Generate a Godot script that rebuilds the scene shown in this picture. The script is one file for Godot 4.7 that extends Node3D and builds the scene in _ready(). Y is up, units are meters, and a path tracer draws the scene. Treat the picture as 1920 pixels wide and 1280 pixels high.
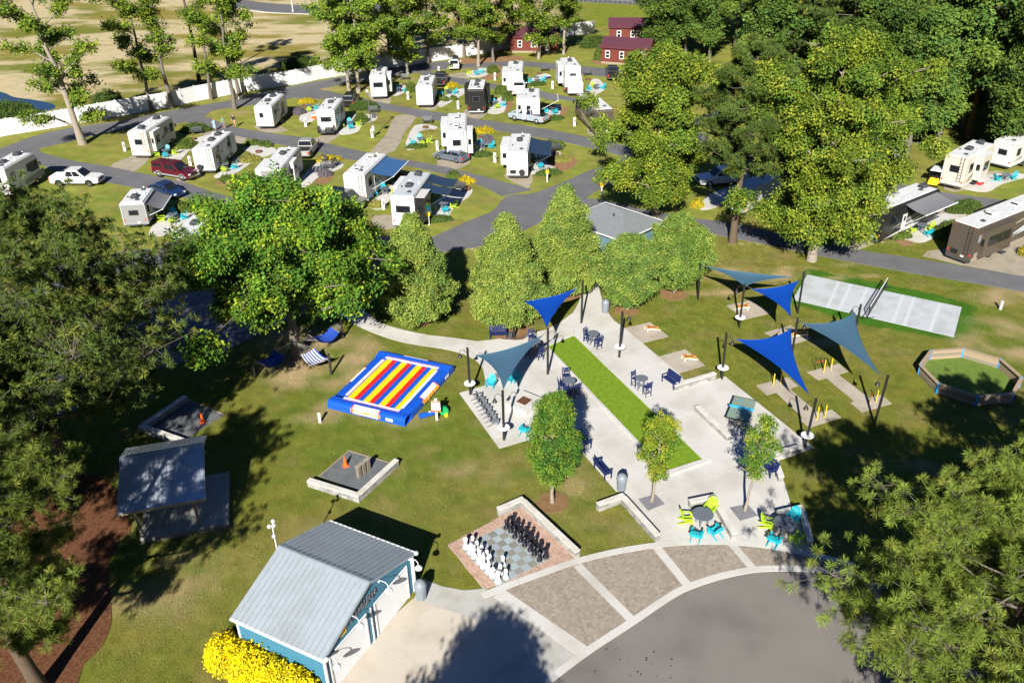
extends Node3D
# A campground seen from the air: an activity plaza in front, trailer sites behind. Units metres, y up, ground at y = 0.

var M := {}            # materials
var T := {}            # shared textures
var used := {}         # names already given
var rng := RandomNumberGenerator.new()
const AX := -0.408     # heading of the plaza's long axis (turn about y)

# ---------- mesh builder ----------
class MB:
	var v := PackedVector3Array()
	var n := PackedVector3Array()
	var c := PackedColorArray()
	var uv := PackedVector2Array()
	var t := Transform3D.IDENTITY
	var col := Color.WHITE
	func tri(a: Vector3, b: Vector3, d: Vector3, na := Vector3.ZERO, nb := Vector3.ZERO, nd := Vector3.ZERO) -> void:
		var f := (d - a).cross(b - a)
		if f.length_squared() < 1e-14: return
		f = f.normalized()
		v.append(t * a); v.append(t * b); v.append(t * d)
		var bs := t.basis
		n.append((bs * (na if na != Vector3.ZERO else f)).normalized()); n.append((bs * (nb if nb != Vector3.ZERO else f)).normalized()); n.append((bs * (nd if nd != Vector3.ZERO else f)).normalized())
		c.append(col); c.append(col); c.append(col)
	func quad(a: Vector3, b: Vector3, d: Vector3, e: Vector3) -> void:   # clockwise seen from outside
		tri(a, b, d); tri(a, d, e)
	func box(at: Vector3, s: Vector3, turn := 0.0) -> MB:
		var k := t
		t = t * Transform3D(Basis(Vector3.UP, turn), at)
		var h := s / 2
		quad(Vector3(-h.x, h.y, -h.z), Vector3(h.x, h.y, -h.z), Vector3(h.x, h.y, h.z), Vector3(-h.x, h.y, h.z))
		quad(Vector3(-h.x, -h.y, h.z), Vector3(h.x, -h.y, h.z), Vector3(h.x, -h.y, -h.z), Vector3(-h.x, -h.y, -h.z))
		quad(Vector3(-h.x, h.y, h.z), Vector3(h.x, h.y, h.z), Vector3(h.x, -h.y, h.z), Vector3(-h.x, -h.y, h.z))
		quad(Vector3(h.x, h.y, -h.z), Vector3(-h.x, h.y, -h.z), Vector3(-h.x, -h.y, -h.z), Vector3(h.x, -h.y, -h.z))
		quad(Vector3(h.x, h.y, h.z), Vector3(h.x, h.y, -h.z), Vector3(h.x, -h.y, -h.z), Vector3(h.x, -h.y, h.z))
		quad(Vector3(-h.x, h.y, -h.z), Vector3(-h.x, h.y, h.z), Vector3(-h.x, -h.y, h.z), Vector3(-h.x, -h.y, -h.z))
		t = k
		return self
	# a box with chamfered top and vertical edges
	func cbox(at: Vector3, s: Vector3, b: float, turn := 0.0) -> MB:
		var k := t
		t = t * Transform3D(Basis(Vector3.UP, turn), at)
		var h := s / 2
		var o := PackedVector2Array([Vector2(-h.x + b, -h.z), Vector2(h.x - b, -h.z), Vector2(h.x, -h.z + b), Vector2(h.x, h.z - b), Vector2(h.x - b, h.z), Vector2(-h.x + b, h.z), Vector2(-h.x, h.z - b), Vector2(-h.x, -h.z + b)])
		loft([o, o, shrink(o, b)], [-h.y, h.y - b, h.y])
		t = k
		return self
	func shrink(o: PackedVector2Array, b: float) -> PackedVector2Array:
		var q := PackedVector2Array()
		for p in o: q.append(Vector2(p.x - signf(p.x) * b, p.y - signf(p.y) * b))
		return q
	# rings of (x, z) outlines, clockwise seen from above with z down the page, at given heights
	func loft(rings: Array, ys: Array, caps := true) -> void:
		var m: int = rings[0].size()
		for i in rings.size() - 1:
			for j in m:
				var a: Vector2 = rings[i][j]; var b: Vector2 = rings[i][(j + 1) % m]
				var d: Vector2 = rings[i + 1][(j + 1) % m]; var e: Vector2 = rings[i + 1][j]
				quad(Vector3(b.x, ys[i], b.y), Vector3(d.x, ys[i + 1], d.y), Vector3(e.x, ys[i + 1], e.y), Vector3(a.x, ys[i], a.y))
		if caps:
			flat(rings[-1], ys[-1], true); flat(rings[0], ys[0], false)
	func flat(p: PackedVector2Array, y: float, up := true) -> void:
		var ix := Geometry2D.triangulate_polygon(p)
		for i in range(0, ix.size(), 3):
			var a := Vector3(p[ix[i]].x, y, p[ix[i]].y); var b := Vector3(p[ix[i + 1]].x, y, p[ix[i + 1]].y); var d := Vector3(p[ix[i + 2]].x, y, p[ix[i + 2]].y)
			if ((d - a).cross(b - a).y > 0) == up: tri(a, b, d)
			else: tri(a, d, b)
	# extruded outline (x, z) from y0 to y1
	func slab(p: PackedVector2Array, y0: float, y1: float) -> MB:
		var q := p
		if Geometry2D.is_polygon_clockwise(q): q.reverse()
		flat(q, y1, true)
		var m := q.size()
		for j in m:
			var a := q[j]; var b := q[(j + 1) % m]
			quad(Vector3(b.x, y1, b.y), Vector3(a.x, y1, a.y), Vector3(a.x, y0, a.y), Vector3(b.x, y0, b.y))
		return self
	# extruded outline in (z, y), between x0 and x1
	func side(p: PackedVector2Array, x0: float, x1: float) -> MB:
		var k := t
		t = t * Transform3D(Basis(Vector3(0, 0, 1), Vector3(1, 0, 0), Vector3(0, 1, 0)), Vector3.ZERO)
		slab(p, x0, x1)
		t = k
		return self
	func tube(ps: Array, rs: Array, seg := 6, caps := true) -> MB:
		var rings := []
		var u := Vector3.ZERO
		for i in ps.size():
			var d: Vector3 = (ps[mini(i + 1, ps.size() - 1)] - ps[maxi(i - 1, 0)]).normalized()
			if u == Vector3.ZERO: u = d.cross(Vector3.RIGHT if absf(d.x) < 0.9 else Vector3.FORWARD).normalized()
			u = (u - d * u.dot(d)).normalized()
			var w := d.cross(u)
			var ring := []
			for j in seg:
				var an := TAU * j / seg
				ring.append(u * cos(an) + w * sin(an))
			rings.append(ring)
		for i in ps.size() - 1:
			for j in seg:
				var k := (j + 1) % seg
				var na: Vector3 = rings[i][j]; var nb: Vector3 = rings[i][k]; var nc: Vector3 = rings[i + 1][k]; var nd: Vector3 = rings[i + 1][j]
				var a: Vector3 = ps[i] + na * rs[i]; var b: Vector3 = ps[i] + nb * rs[i]; var d: Vector3 = ps[i + 1] + nc * rs[i + 1]; var e: Vector3 = ps[i + 1] + nd * rs[i + 1]
				tri(a, d, b, na, nc, nb); tri(a, e, d, na, nd, nc)
		if caps:
			for q in [[0, -1.0], [ps.size() - 1, 1.0]]:
				var i: int = q[0]
				if rs[i] < 0.002: continue
				for j in range(1, seg - 1):
					var a: Vector3 = ps[i] + rings[i][0] * rs[i]; var b: Vector3 = ps[i] + rings[i][j] * rs[i]; var d: Vector3 = ps[i] + rings[i][j + 1] * rs[i]
					if q[1] > 0: tri(a, d, b)
					else: tri(a, b, d)
		return self
	func tri2(a: Vector3, b: Vector3, d: Vector3, th: float) -> MB:   # a triangular slab, thickened along its normal
		var nn := (d - a).cross(b - a).normalized() * th
		tri(a, b, d); tri(a - nn, d - nn, b - nn)
		quad(a, a - nn, b - nn, b); quad(b, b - nn, d - nn, d); quad(d, d - nn, a - nn, a)
		return self
	func bar(a: Vector3, b: Vector3, r: float, seg := 6) -> MB:
		return tube([a, b], [r, r], seg)
	# turned about the y axis through at: profile of (radius, height)
	func lathe(at: Vector3, prof: Array, seg := 12) -> MB:
		for i in prof.size() - 1:
			var p: Vector2 = prof[i]; var q: Vector2 = prof[i + 1]
			var sl := Vector2(q.y - p.y, p.x - q.x).normalized()
			for j in seg:
				var a0 := TAU * j / seg; var a1 := TAU * (j + 1) / seg
				var d0 := Vector3(cos(a0), 0, sin(a0)); var d1 := Vector3(cos(a1), 0, sin(a1))
				var n0 := (d0 * sl.x + Vector3.UP * sl.y); var n1 := (d1 * sl.x + Vector3.UP * sl.y)
				var a := at + d0 * p.x + Vector3.UP * p.y; var b := at + d1 * p.x + Vector3.UP * p.y
				var d := at + d1 * q.x + Vector3.UP * q.y; var e := at + d0 * q.x + Vector3.UP * q.y
				tri(a, b, d, n0, n1, n1)
				tri(a, d, e, n0, n1, n0)
		return self
	func mesh(mat: Material = null) -> ArrayMesh:
		var m := ArrayMesh.new()
		if v.is_empty(): return m
		var a := []
		a.resize(Mesh.ARRAY_MAX)
		a[Mesh.ARRAY_VERTEX] = v; a[Mesh.ARRAY_NORMAL] = n; a[Mesh.ARRAY_COLOR] = c
		if uv.size() == v.size(): a[Mesh.ARRAY_TEX_UV] = uv
		m.add_surface_from_arrays(Mesh.PRIMITIVE_TRIANGLES, a)
		if mat: m.surface_set_material(0, mat)
		return m

# ---------- scene helpers ----------
func numbered(called: String) -> String:
	used[called] = used.get(called, 0) + 1
	return called if used[called] == 1 else "%s_%03d" % [called, used[called] - 1]

func tag(o: Node, label: String, category: String, group := "") -> Node:
	o.set_meta("label", label); o.set_meta("category", category)
	if group: o.set_meta("group", group)
	return o

func thing(called: String, label: String, category: String, at := Vector3.ZERO, turn := 0.0, group := "") -> Node3D:
	var o := Node3D.new()
	o.name = numbered(called)
	add_child(o)
	o.position = at; o.rotation.y = turn
	tag(o, label, category, group)
	return o

func obj(called: String, b: MB, m: Material, parent: Node = self, at := Vector3.ZERO, turn := 0.0) -> MeshInstance3D:
	return inst(called, b.mesh(m), parent, at, turn)

func inst(called: String, mesh: Mesh, parent: Node = self, at := Vector3.ZERO, turn := 0.0, m: Material = null) -> MeshInstance3D:
	var o := MeshInstance3D.new()
	o.mesh = mesh
	if m: o.material_override = m
	o.name = numbered(called) if parent == self else called
	parent.add_child(o, true)
	o.position = at; o.rotation.y = turn
	return o

func struct(called: String, b: MB, m: Material) -> MeshInstance3D:
	var o := obj(called, b, m)
	o.set_meta("kind", "structure")
	return o

func dup(root: Node3D, called: String, at: Vector3, turn: float, label: String, group := "") -> Node3D:
	var r: Node3D = root.duplicate()
	r.name = numbered(called)
	add_child(r)
	r.position = at; r.rotation.y = turn
	r.set_meta("label", label)
	if group: r.set_meta("group", group)
	return r

func pg(a: Array) -> PackedVector2Array:
	var p := PackedVector2Array()
	for i in range(0, a.size(), 2): p.append(Vector2(a[i], a[i + 1]))
	return p

func smooth(p: PackedVector2Array, closed := false, steps := 4) -> PackedVector2Array:   # Catmull-Rom
	var q := PackedVector2Array()
	var m := p.size()
	for i in (m if closed else m - 1):
		var a := p[(i - 1 + m) % m] if closed or i > 0 else p[0]
		var b := p[i]; var d := p[(i + 1) % m]
		var e := p[(i + 2) % m] if closed or i + 2 < m else p[m - 1]
		for s in steps: q.append(b.cubic_interpolate(d, a, e, s / float(steps)))
	if not closed: q.append(p[m - 1])
	return q

func v3(p: Vector2, y := 0.0) -> Vector3:
	return Vector3(p.x, y, p.y)

# ---------- textures and materials ----------
func noise_image(seed_: int, freq: float, size: int, oct := 4, kind := FastNoiseLite.TYPE_SIMPLEX_SMOOTH) -> PackedByteArray:
	var f := FastNoiseLite.new()
	f.seed = seed_; f.frequency = freq; f.noise_type = kind; f.fractal_octaves = oct; f.fractal_type = FastNoiseLite.FRACTAL_FBM
	var im := f.get_seamless_image(size, size, false, false, 0.1, true)
	im.convert(Image.FORMAT_L8)
	return im.get_data()

# ramp: sorted list of [position, colour]; the colours are linear factors
func ramp_tex(seed_: int, freq: float, size: int, ramp: Array, oct := 4, kind := FastNoiseLite.TYPE_SIMPLEX_SMOOTH) -> ImageTexture:
	var src := noise_image(seed_, freq, size, oct, kind)
	var lut := []
	for i in 256:
		var x := i / 255.0
		var k := 0
		while k < ramp.size() - 2 and x > ramp[k + 1][0]: k += 1
		var s := clampf((x - ramp[k][0]) / (ramp[k + 1][0] - ramp[k][0]), 0, 1)
		var cc: Color = ramp[k][1].lerp(ramp[k + 1][1], s).linear_to_srgb()
		lut.append([int(clampf(cc.r, 0, 1) * 255), int(clampf(cc.g, 0, 1) * 255), int(clampf(cc.b, 0, 1) * 255)])
	var out := PackedByteArray()
	out.resize(src.size() * 3)
	for i in src.size():
		var l = lut[src[i]]
		out[i * 3] = l[0]; out[i * 3 + 1] = l[1]; out[i * 3 + 2] = l[2]
	return ImageTexture.create_from_image(Image.create_from_data(size, size, false, Image.FORMAT_RGB8, out))

func g1(x: float) -> Color: return Color(x, x, x)

func mat(called: String, c: Color, rough := 0.8, metal := 0.0) -> StandardMaterial3D:
	var m := StandardMaterial3D.new()
	m.resource_name = called
	m.albedo_color = c.linear_to_srgb()
	m.roughness = rough; m.metallic = metal
	M[called] = m
	return m

func tex(m: StandardMaterial3D, fine: Texture2D, fs: float, coarse: Texture2D = null, cs := 0.05, bump: Texture2D = null, depth := 0.0) -> StandardMaterial3D:
	m.albedo_texture = fine
	m.uv1_triplanar = true; m.uv1_world_triplanar = true; m.uv1_scale = Vector3.ONE * fs
	if coarse:
		m.detail_enabled = true; m.detail_albedo = coarse; m.detail_blend_mode = BaseMaterial3D.BLEND_MODE_MUL; m.detail_uv_layer = BaseMaterial3D.DETAIL_UV_2
		m.uv2_triplanar = true; m.uv2_world_triplanar = true; m.uv2_scale = Vector3.ONE * cs
	if bump:
		m.heightmap_enabled = true; m.heightmap_texture = bump; m.heightmap_scale = depth
	return m

func vcol(m: StandardMaterial3D) -> StandardMaterial3D:
	m.vertex_color_use_as_albedo = true
	return m

func _ready() -> void:
	rng.seed = 20240611
	var cam := Camera3D.new()
	cam.name = "camera"
	add_child(cam)
	cam.transform = Transform3D(Basis(Vector3(0.999792, -0.017674, 0.010225), Vector3(0.020419, 0.865408, -0.500651), Vector3(-0.000000, 0.500756, 0.865589)), Vector3(0, 34.5, 0))
	cam.fov = 43.1142
	cam.near = 0.1; cam.far = 3000.0
	cam.current = true
	var env := Environment.new()
	env.background_mode = Environment.BG_SKY
	var sky := Sky.new()
	var sm := ProceduralSkyMaterial.new()
	sm.sky_top_color = Color(0.20, 0.37, 0.66); sm.sky_horizon_color = Color(0.60, 0.70, 0.82); sm.sky_curve = 0.12
	sm.ground_bottom_color = Color(0.25, 0.24, 0.18); sm.ground_horizon_color = Color(0.55, 0.6, 0.62)
	sm.sky_energy_multiplier = 0.58
	sky.sky_material = sm
	env.sky = sky
	env.tonemap_mode = Environment.TONE_MAPPER_LINEAR
	env.tonemap_exposure = 1.9
	env.sdfgi_enabled = true; env.ssao_enabled = true; env.ssil_enabled = true
	var we := WorldEnvironment.new()
	we.name = "environment"
	we.environment = env
	add_child(we)
	var sun := DirectionalLight3D.new()
	sun.name = "sun"
	add_child(sun)
	sun.look_at_from_position(Vector3.ZERO, Vector3(sin(deg_to_rad(10.0)) * cos(deg_to_rad(32.2)), -sin(deg_to_rad(32.2)), -cos(deg_to_rad(10.0)) * cos(deg_to_rad(32.2))))
	sun.light_energy = 1.6; sun.light_color = Color(1.0, 0.98, 0.94); sun.light_angular_distance = 0.5; sun.shadow_enabled = true
	make_materials()
	make_ground()
	make_roads()
	make_plaza()
	make_garage()
	make_hut()
	make_games()
	make_furniture()
	make_camp()
	make_trees()

# blotches, patched strips and fine wandering cracks
func crack_tex(seed_: int, freq: float, size: int) -> ImageTexture:
	var f := FastNoiseLite.new()
	f.seed = seed_; f.frequency = freq; f.noise_type = FastNoiseLite.TYPE_CELLULAR; f.fractal_type = FastNoiseLite.FRACTAL_NONE
	f.cellular_return_type = FastNoiseLite.RETURN_DISTANCE2_SUB; f.cellular_distance_function = FastNoiseLite.DISTANCE_EUCLIDEAN
	f.domain_warp_enabled = true; f.domain_warp_amplitude = 40.0; f.domain_warp_frequency = 0.02; f.domain_warp_fractal_octaves = 4
	var im := f.get_seamless_image(size, size, false, false, 0.1, true)
	im.convert(Image.FORMAT_L8)
	var a := im.get_data(); var b := noise_image(seed_ + 1, 0.006, size, 5); var d := noise_image(seed_ + 2, 0.03, size, 4)
	var out := PackedByteArray()
	out.resize(a.size())
	for i in a.size():
		var v := 0.80 + 0.20 * b[i] / 255.0
		if a[i] < 6 and d[i] > 125: v *= 0.84
		if d[i] > 190: v *= 0.93
		out[i] = int(clampf(pow(v, 1.0 / 2.2), 0, 1) * 255)
	return ImageTexture.create_from_image(Image.create_from_data(size, size, false, Image.FORMAT_L8, out))

func make_materials() -> void:
	T.fine = ramp_tex(1, 0.05, 512, [[0.0, g1(0.62)], [0.5, g1(0.86)], [1.0, g1(1.0)]], 5)
	T.conc = ramp_tex(21, 0.05, 512, [[0.0, g1(0.86)], [0.5, g1(0.95)], [1.0, g1(1.0)]], 5)
	T.grain = ramp_tex(2, 0.25, 512, [[0.0, g1(0.6)], [0.5, g1(0.88)], [1.0, g1(1.0)]], 3)
	T.cloud = ramp_tex(3, 0.012, 512, [[0.0, g1(0.70)], [0.45, g1(0.90)], [1.0, g1(1.0)]], 5)
	T.stain = ramp_tex(4, 0.009, 512, [[0.0, Color(0.80, 0.78, 0.74)], [0.4, Color(0.93, 0.92, 0.90)], [0.6, g1(1.0)], [1.0, g1(1.0)]], 6)
	T.grass = ramp_tex(5, 0.09, 512, [[0.0, Color(0.42, 0.46, 0.42)], [0.42, Color(0.82, 0.84, 0.78)], [0.6, g1(0.98)], [1.0, Color(1.0, 0.96, 0.9)]], 5)
	T.grass2 = ramp_tex(6, 0.014, 512, [[0.0, Color(0.72, 0.86, 0.7)], [0.45, Color(0.92, 0.95, 0.9)], [0.6, g1(1.0)], [1.0, Color(1.0, 0.93, 0.82)]], 5)
	T.gravel = ramp_tex(7, 0.3, 512, [[0.0, g1(0.3)], [0.4, g1(0.72)], [0.62, g1(0.95)], [1.0, g1(1.0)]], 2, FastNoiseLite.TYPE_CELLULAR)
	T.crack = crack_tex(31, 0.011, 1024)
	T.bark = ramp_tex(8, 0.06, 512, [[0.0, g1(0.35)], [0.5, g1(0.75)], [1.0, g1(1.0)]], 5)
	T.speck = ramp_tex(9, 0.2, 512, [[0.0, g1(0.5)], [0.3, g1(0.9)], [0.75, g1(0.97)], [1.0, g1(1.0)]], 3)
	tex(vcol(mat("lawn", g1(1.0), 0.95)), T.grass, 0.2, T.grass2, 0.06, T.grass, 5.0)
	tex(mat("asphalt", Color(0.165, 0.165, 0.174), 0.92), T.speck, 0.6, T.crack, 0.05)
	tex(mat("drive_asphalt", Color(0.225, 0.207, 0.188), 0.92), T.speck, 0.5, T.cloud, 0.035)
	tex(mat("concrete", Color(0.55, 0.535, 0.505), 0.85), T.conc, 0.35, T.stain, 0.055)
	tex(mat("concrete_warm", Color(0.53, 0.475, 0.40), 0.85), T.conc, 0.3, T.stain, 0.07)
	tex(mat("concrete_grey", Color(0.44, 0.43, 0.40), 0.85), T.conc, 0.3, T.stain, 0.09)
	tex(mat("concrete_pad", Color(0.42, 0.37, 0.31), 0.88), T.conc, 0.5, T.stain, 0.12)
	tex(mat("court_paint", Color(0.47, 0.50, 0.53), 0.7), T.conc, 0.25, T.stain, 0.12)
	tex(mat("gravel_tan", Color(0.46, 0.40, 0.31), 0.95), T.gravel, 0.5, T.cloud, 0.08)
	tex(mat("gravel_grey", Color(0.21, 0.225, 0.235), 0.95), T.gravel, 0.8, T.cloud, 0.2, T.gravel, 3.0)
	tex(mat("gravel_dark", Color(0.30, 0.30, 0.33), 0.95), T.gravel, 0.9, T.cloud, 0.2, T.gravel, 3.0)
	tex(mat("mulch", Color(0.25, 0.115, 0.062), 0.95), T.gravel, 0.35, T.bark, 0.12, T.gravel, 5.0)
	tex(mat("pine_straw", Color(0.40, 0.235, 0.125), 0.95), T.gravel, 0.9, T.cloud, 0.2, T.gravel, 5.0)
	tex(mat("turf_bocce", Color(0.200, 0.325, 0.030), 0.9), T.grain, 0.5, T.fine, 0.1)
	tex(mat("turf_pit", Color(0.17, 0.26, 0.055), 0.9), T.grain, 0.5, T.fine, 0.1)
	tex(vcol(mat("block", g1(1.0), 0.9)), T.fine, 0.9, T.speck, 0.5, T.fine, 1.5)
	tex(mat("cap_stone", Color(0.60, 0.58, 0.54), 0.85), T.conc, 0.7, T.stain, 0.2)
	tex(vcol(mat("paver", g1(1.0), 0.9)), T.grain, 0.8)
	mat("white_paint", g1(0.70), 0.45)
	mat("white_vinyl", g1(0.68), 0.4)
	mat("white_rough", g1(0.78), 0.7)
	mat("black_metal", g1(0.018), 0.4)
	mat("black_plastic", g1(0.015), 0.5)
	mat("black_gloss", g1(0.012), 0.22)
	mat("dark_glass", Color(0.012, 0.015, 0.02), 0.08)
	mat("tint_glass", Color(0.05, 0.06, 0.07), 0.06)
	mat("rubber", g1(0.02), 0.85)
	mat("chrome", g1(0.6), 0.25, 1.0)
	mat("steel", g1(0.38), 0.4, 0.9)
	mat("grey_plastic", Color(0.19, 0.22, 0.25), 0.45)
	mat("table_grey", Color(0.12, 0.14, 0.17), 0.5)
	mat("navy", Color(0.012, 0.022, 0.10), 0.45)
	mat("teal", Color(0.01, 0.42, 0.52), 0.45)
	mat("lime", Color(0.42, 0.60, 0.03), 0.45)
	mat("slate", Color(0.15, 0.16, 0.185), 0.5)
	mat("charcoal", Color(0.06, 0.065, 0.075), 0.5)
	mat("orange", Color(0.85, 0.12, 0.02), 0.5)
	mat("red", Color(0.65, 0.03, 0.02), 0.5)
	mat("yellow", Color(0.85, 0.52, 0.02), 0.5)
	mat("pvc_blue", Color(0.008, 0.085, 0.52), 0.32)
	mat("pvc_yellow", Color(0.95, 0.62, 0.01), 0.32)
	mat("pvc_red", Color(0.80, 0.02, 0.02), 0.32)
	mat("pvc_white", g1(0.80), 0.4)
	var sb := tex(mat("sail_blue", Color(0.006, 0.075, 0.46), 0.8), T.grain, 2.0)
	sb.backlight_enabled = true; sb.backlight = Color(0.1, 0.14, 0.35)
	var sg := tex(mat("sail_grey", Color(0.072, 0.155, 0.235), 0.8), T.grain, 2.0)
	sg.backlight_enabled = true; sg.backlight = Color(0.15, 0.18, 0.22)
	tex(mat("wood_grey", Color(0.34, 0.29, 0.22), 0.85), T.bark, 0.6, T.fine, 0.5)
	tex(mat("wood_tan", Color(0.52, 0.40, 0.27), 0.85), T.bark, 0.6, T.fine, 0.5)
	tex(mat("deck_grey", Color(0.44, 0.44, 0.41), 0.85), T.bark, 0.5, T.stain, 0.2)
	tex(mat("bark_brown", Color(0.20, 0.145, 0.105), 0.95), T.bark, 0.7, T.cloud, 0.4, T.bark, 6.0)
	tex(mat("bark_pale", Color(0.44, 0.38, 0.31), 0.9), T.bark, 0.5, T.cloud, 0.3, T.bark, 4.0)
	tex(mat("bark_grey", Color(0.26, 0.225, 0.19), 0.95), T.bark, 0.7, T.cloud, 0.4, T.bark, 5.0)
	M.roof_pale = tex(mat("roof_pale", Color(0.365, 0.415, 0.46), 0.45, 0.2), T.conc, 0.08, T.stain, 0.08)
	M.roof_blue = tex(mat("roof_blue", Color(0.58, 0.66, 0.78), 0.3, 0.6), T.conc, 0.1, T.stain, 0.15)
	tex(mat("siding_blue", Color(0.055, 0.21, 0.32), 0.6), T.fine, 0.5)
	for k in ["lawn", "mulch", "pine_straw", "turf_bocce", "turf_pit", "gravel_tan", "gravel_grey"]: M[k].specular_mode = BaseMaterial3D.SPECULAR_DISABLED
	for k in ["asphalt", "drive_asphalt", "concrete", "concrete_warm", "concrete_grey", "concrete_pad", "paver", "block", "cap_stone", "sail_blue", "sail_grey", "bark_brown", "bark_pale", "bark_grey"]: M[k].metallic_specular = 0.2
	tex(mat("door_white", g1(0.74), 0.5), T.conc, 0.5)

# ---------- ground ----------
func blob(p: Vector2, q: Array) -> float:   # how much of an uneven patch covers a point
	var d := Vector2((p.x - q[0]) / q[2], (p.y - q[1]) / q[3]).length()
	return clampf((1.15 - d) * 2.2, 0.0, 1.0)

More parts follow.
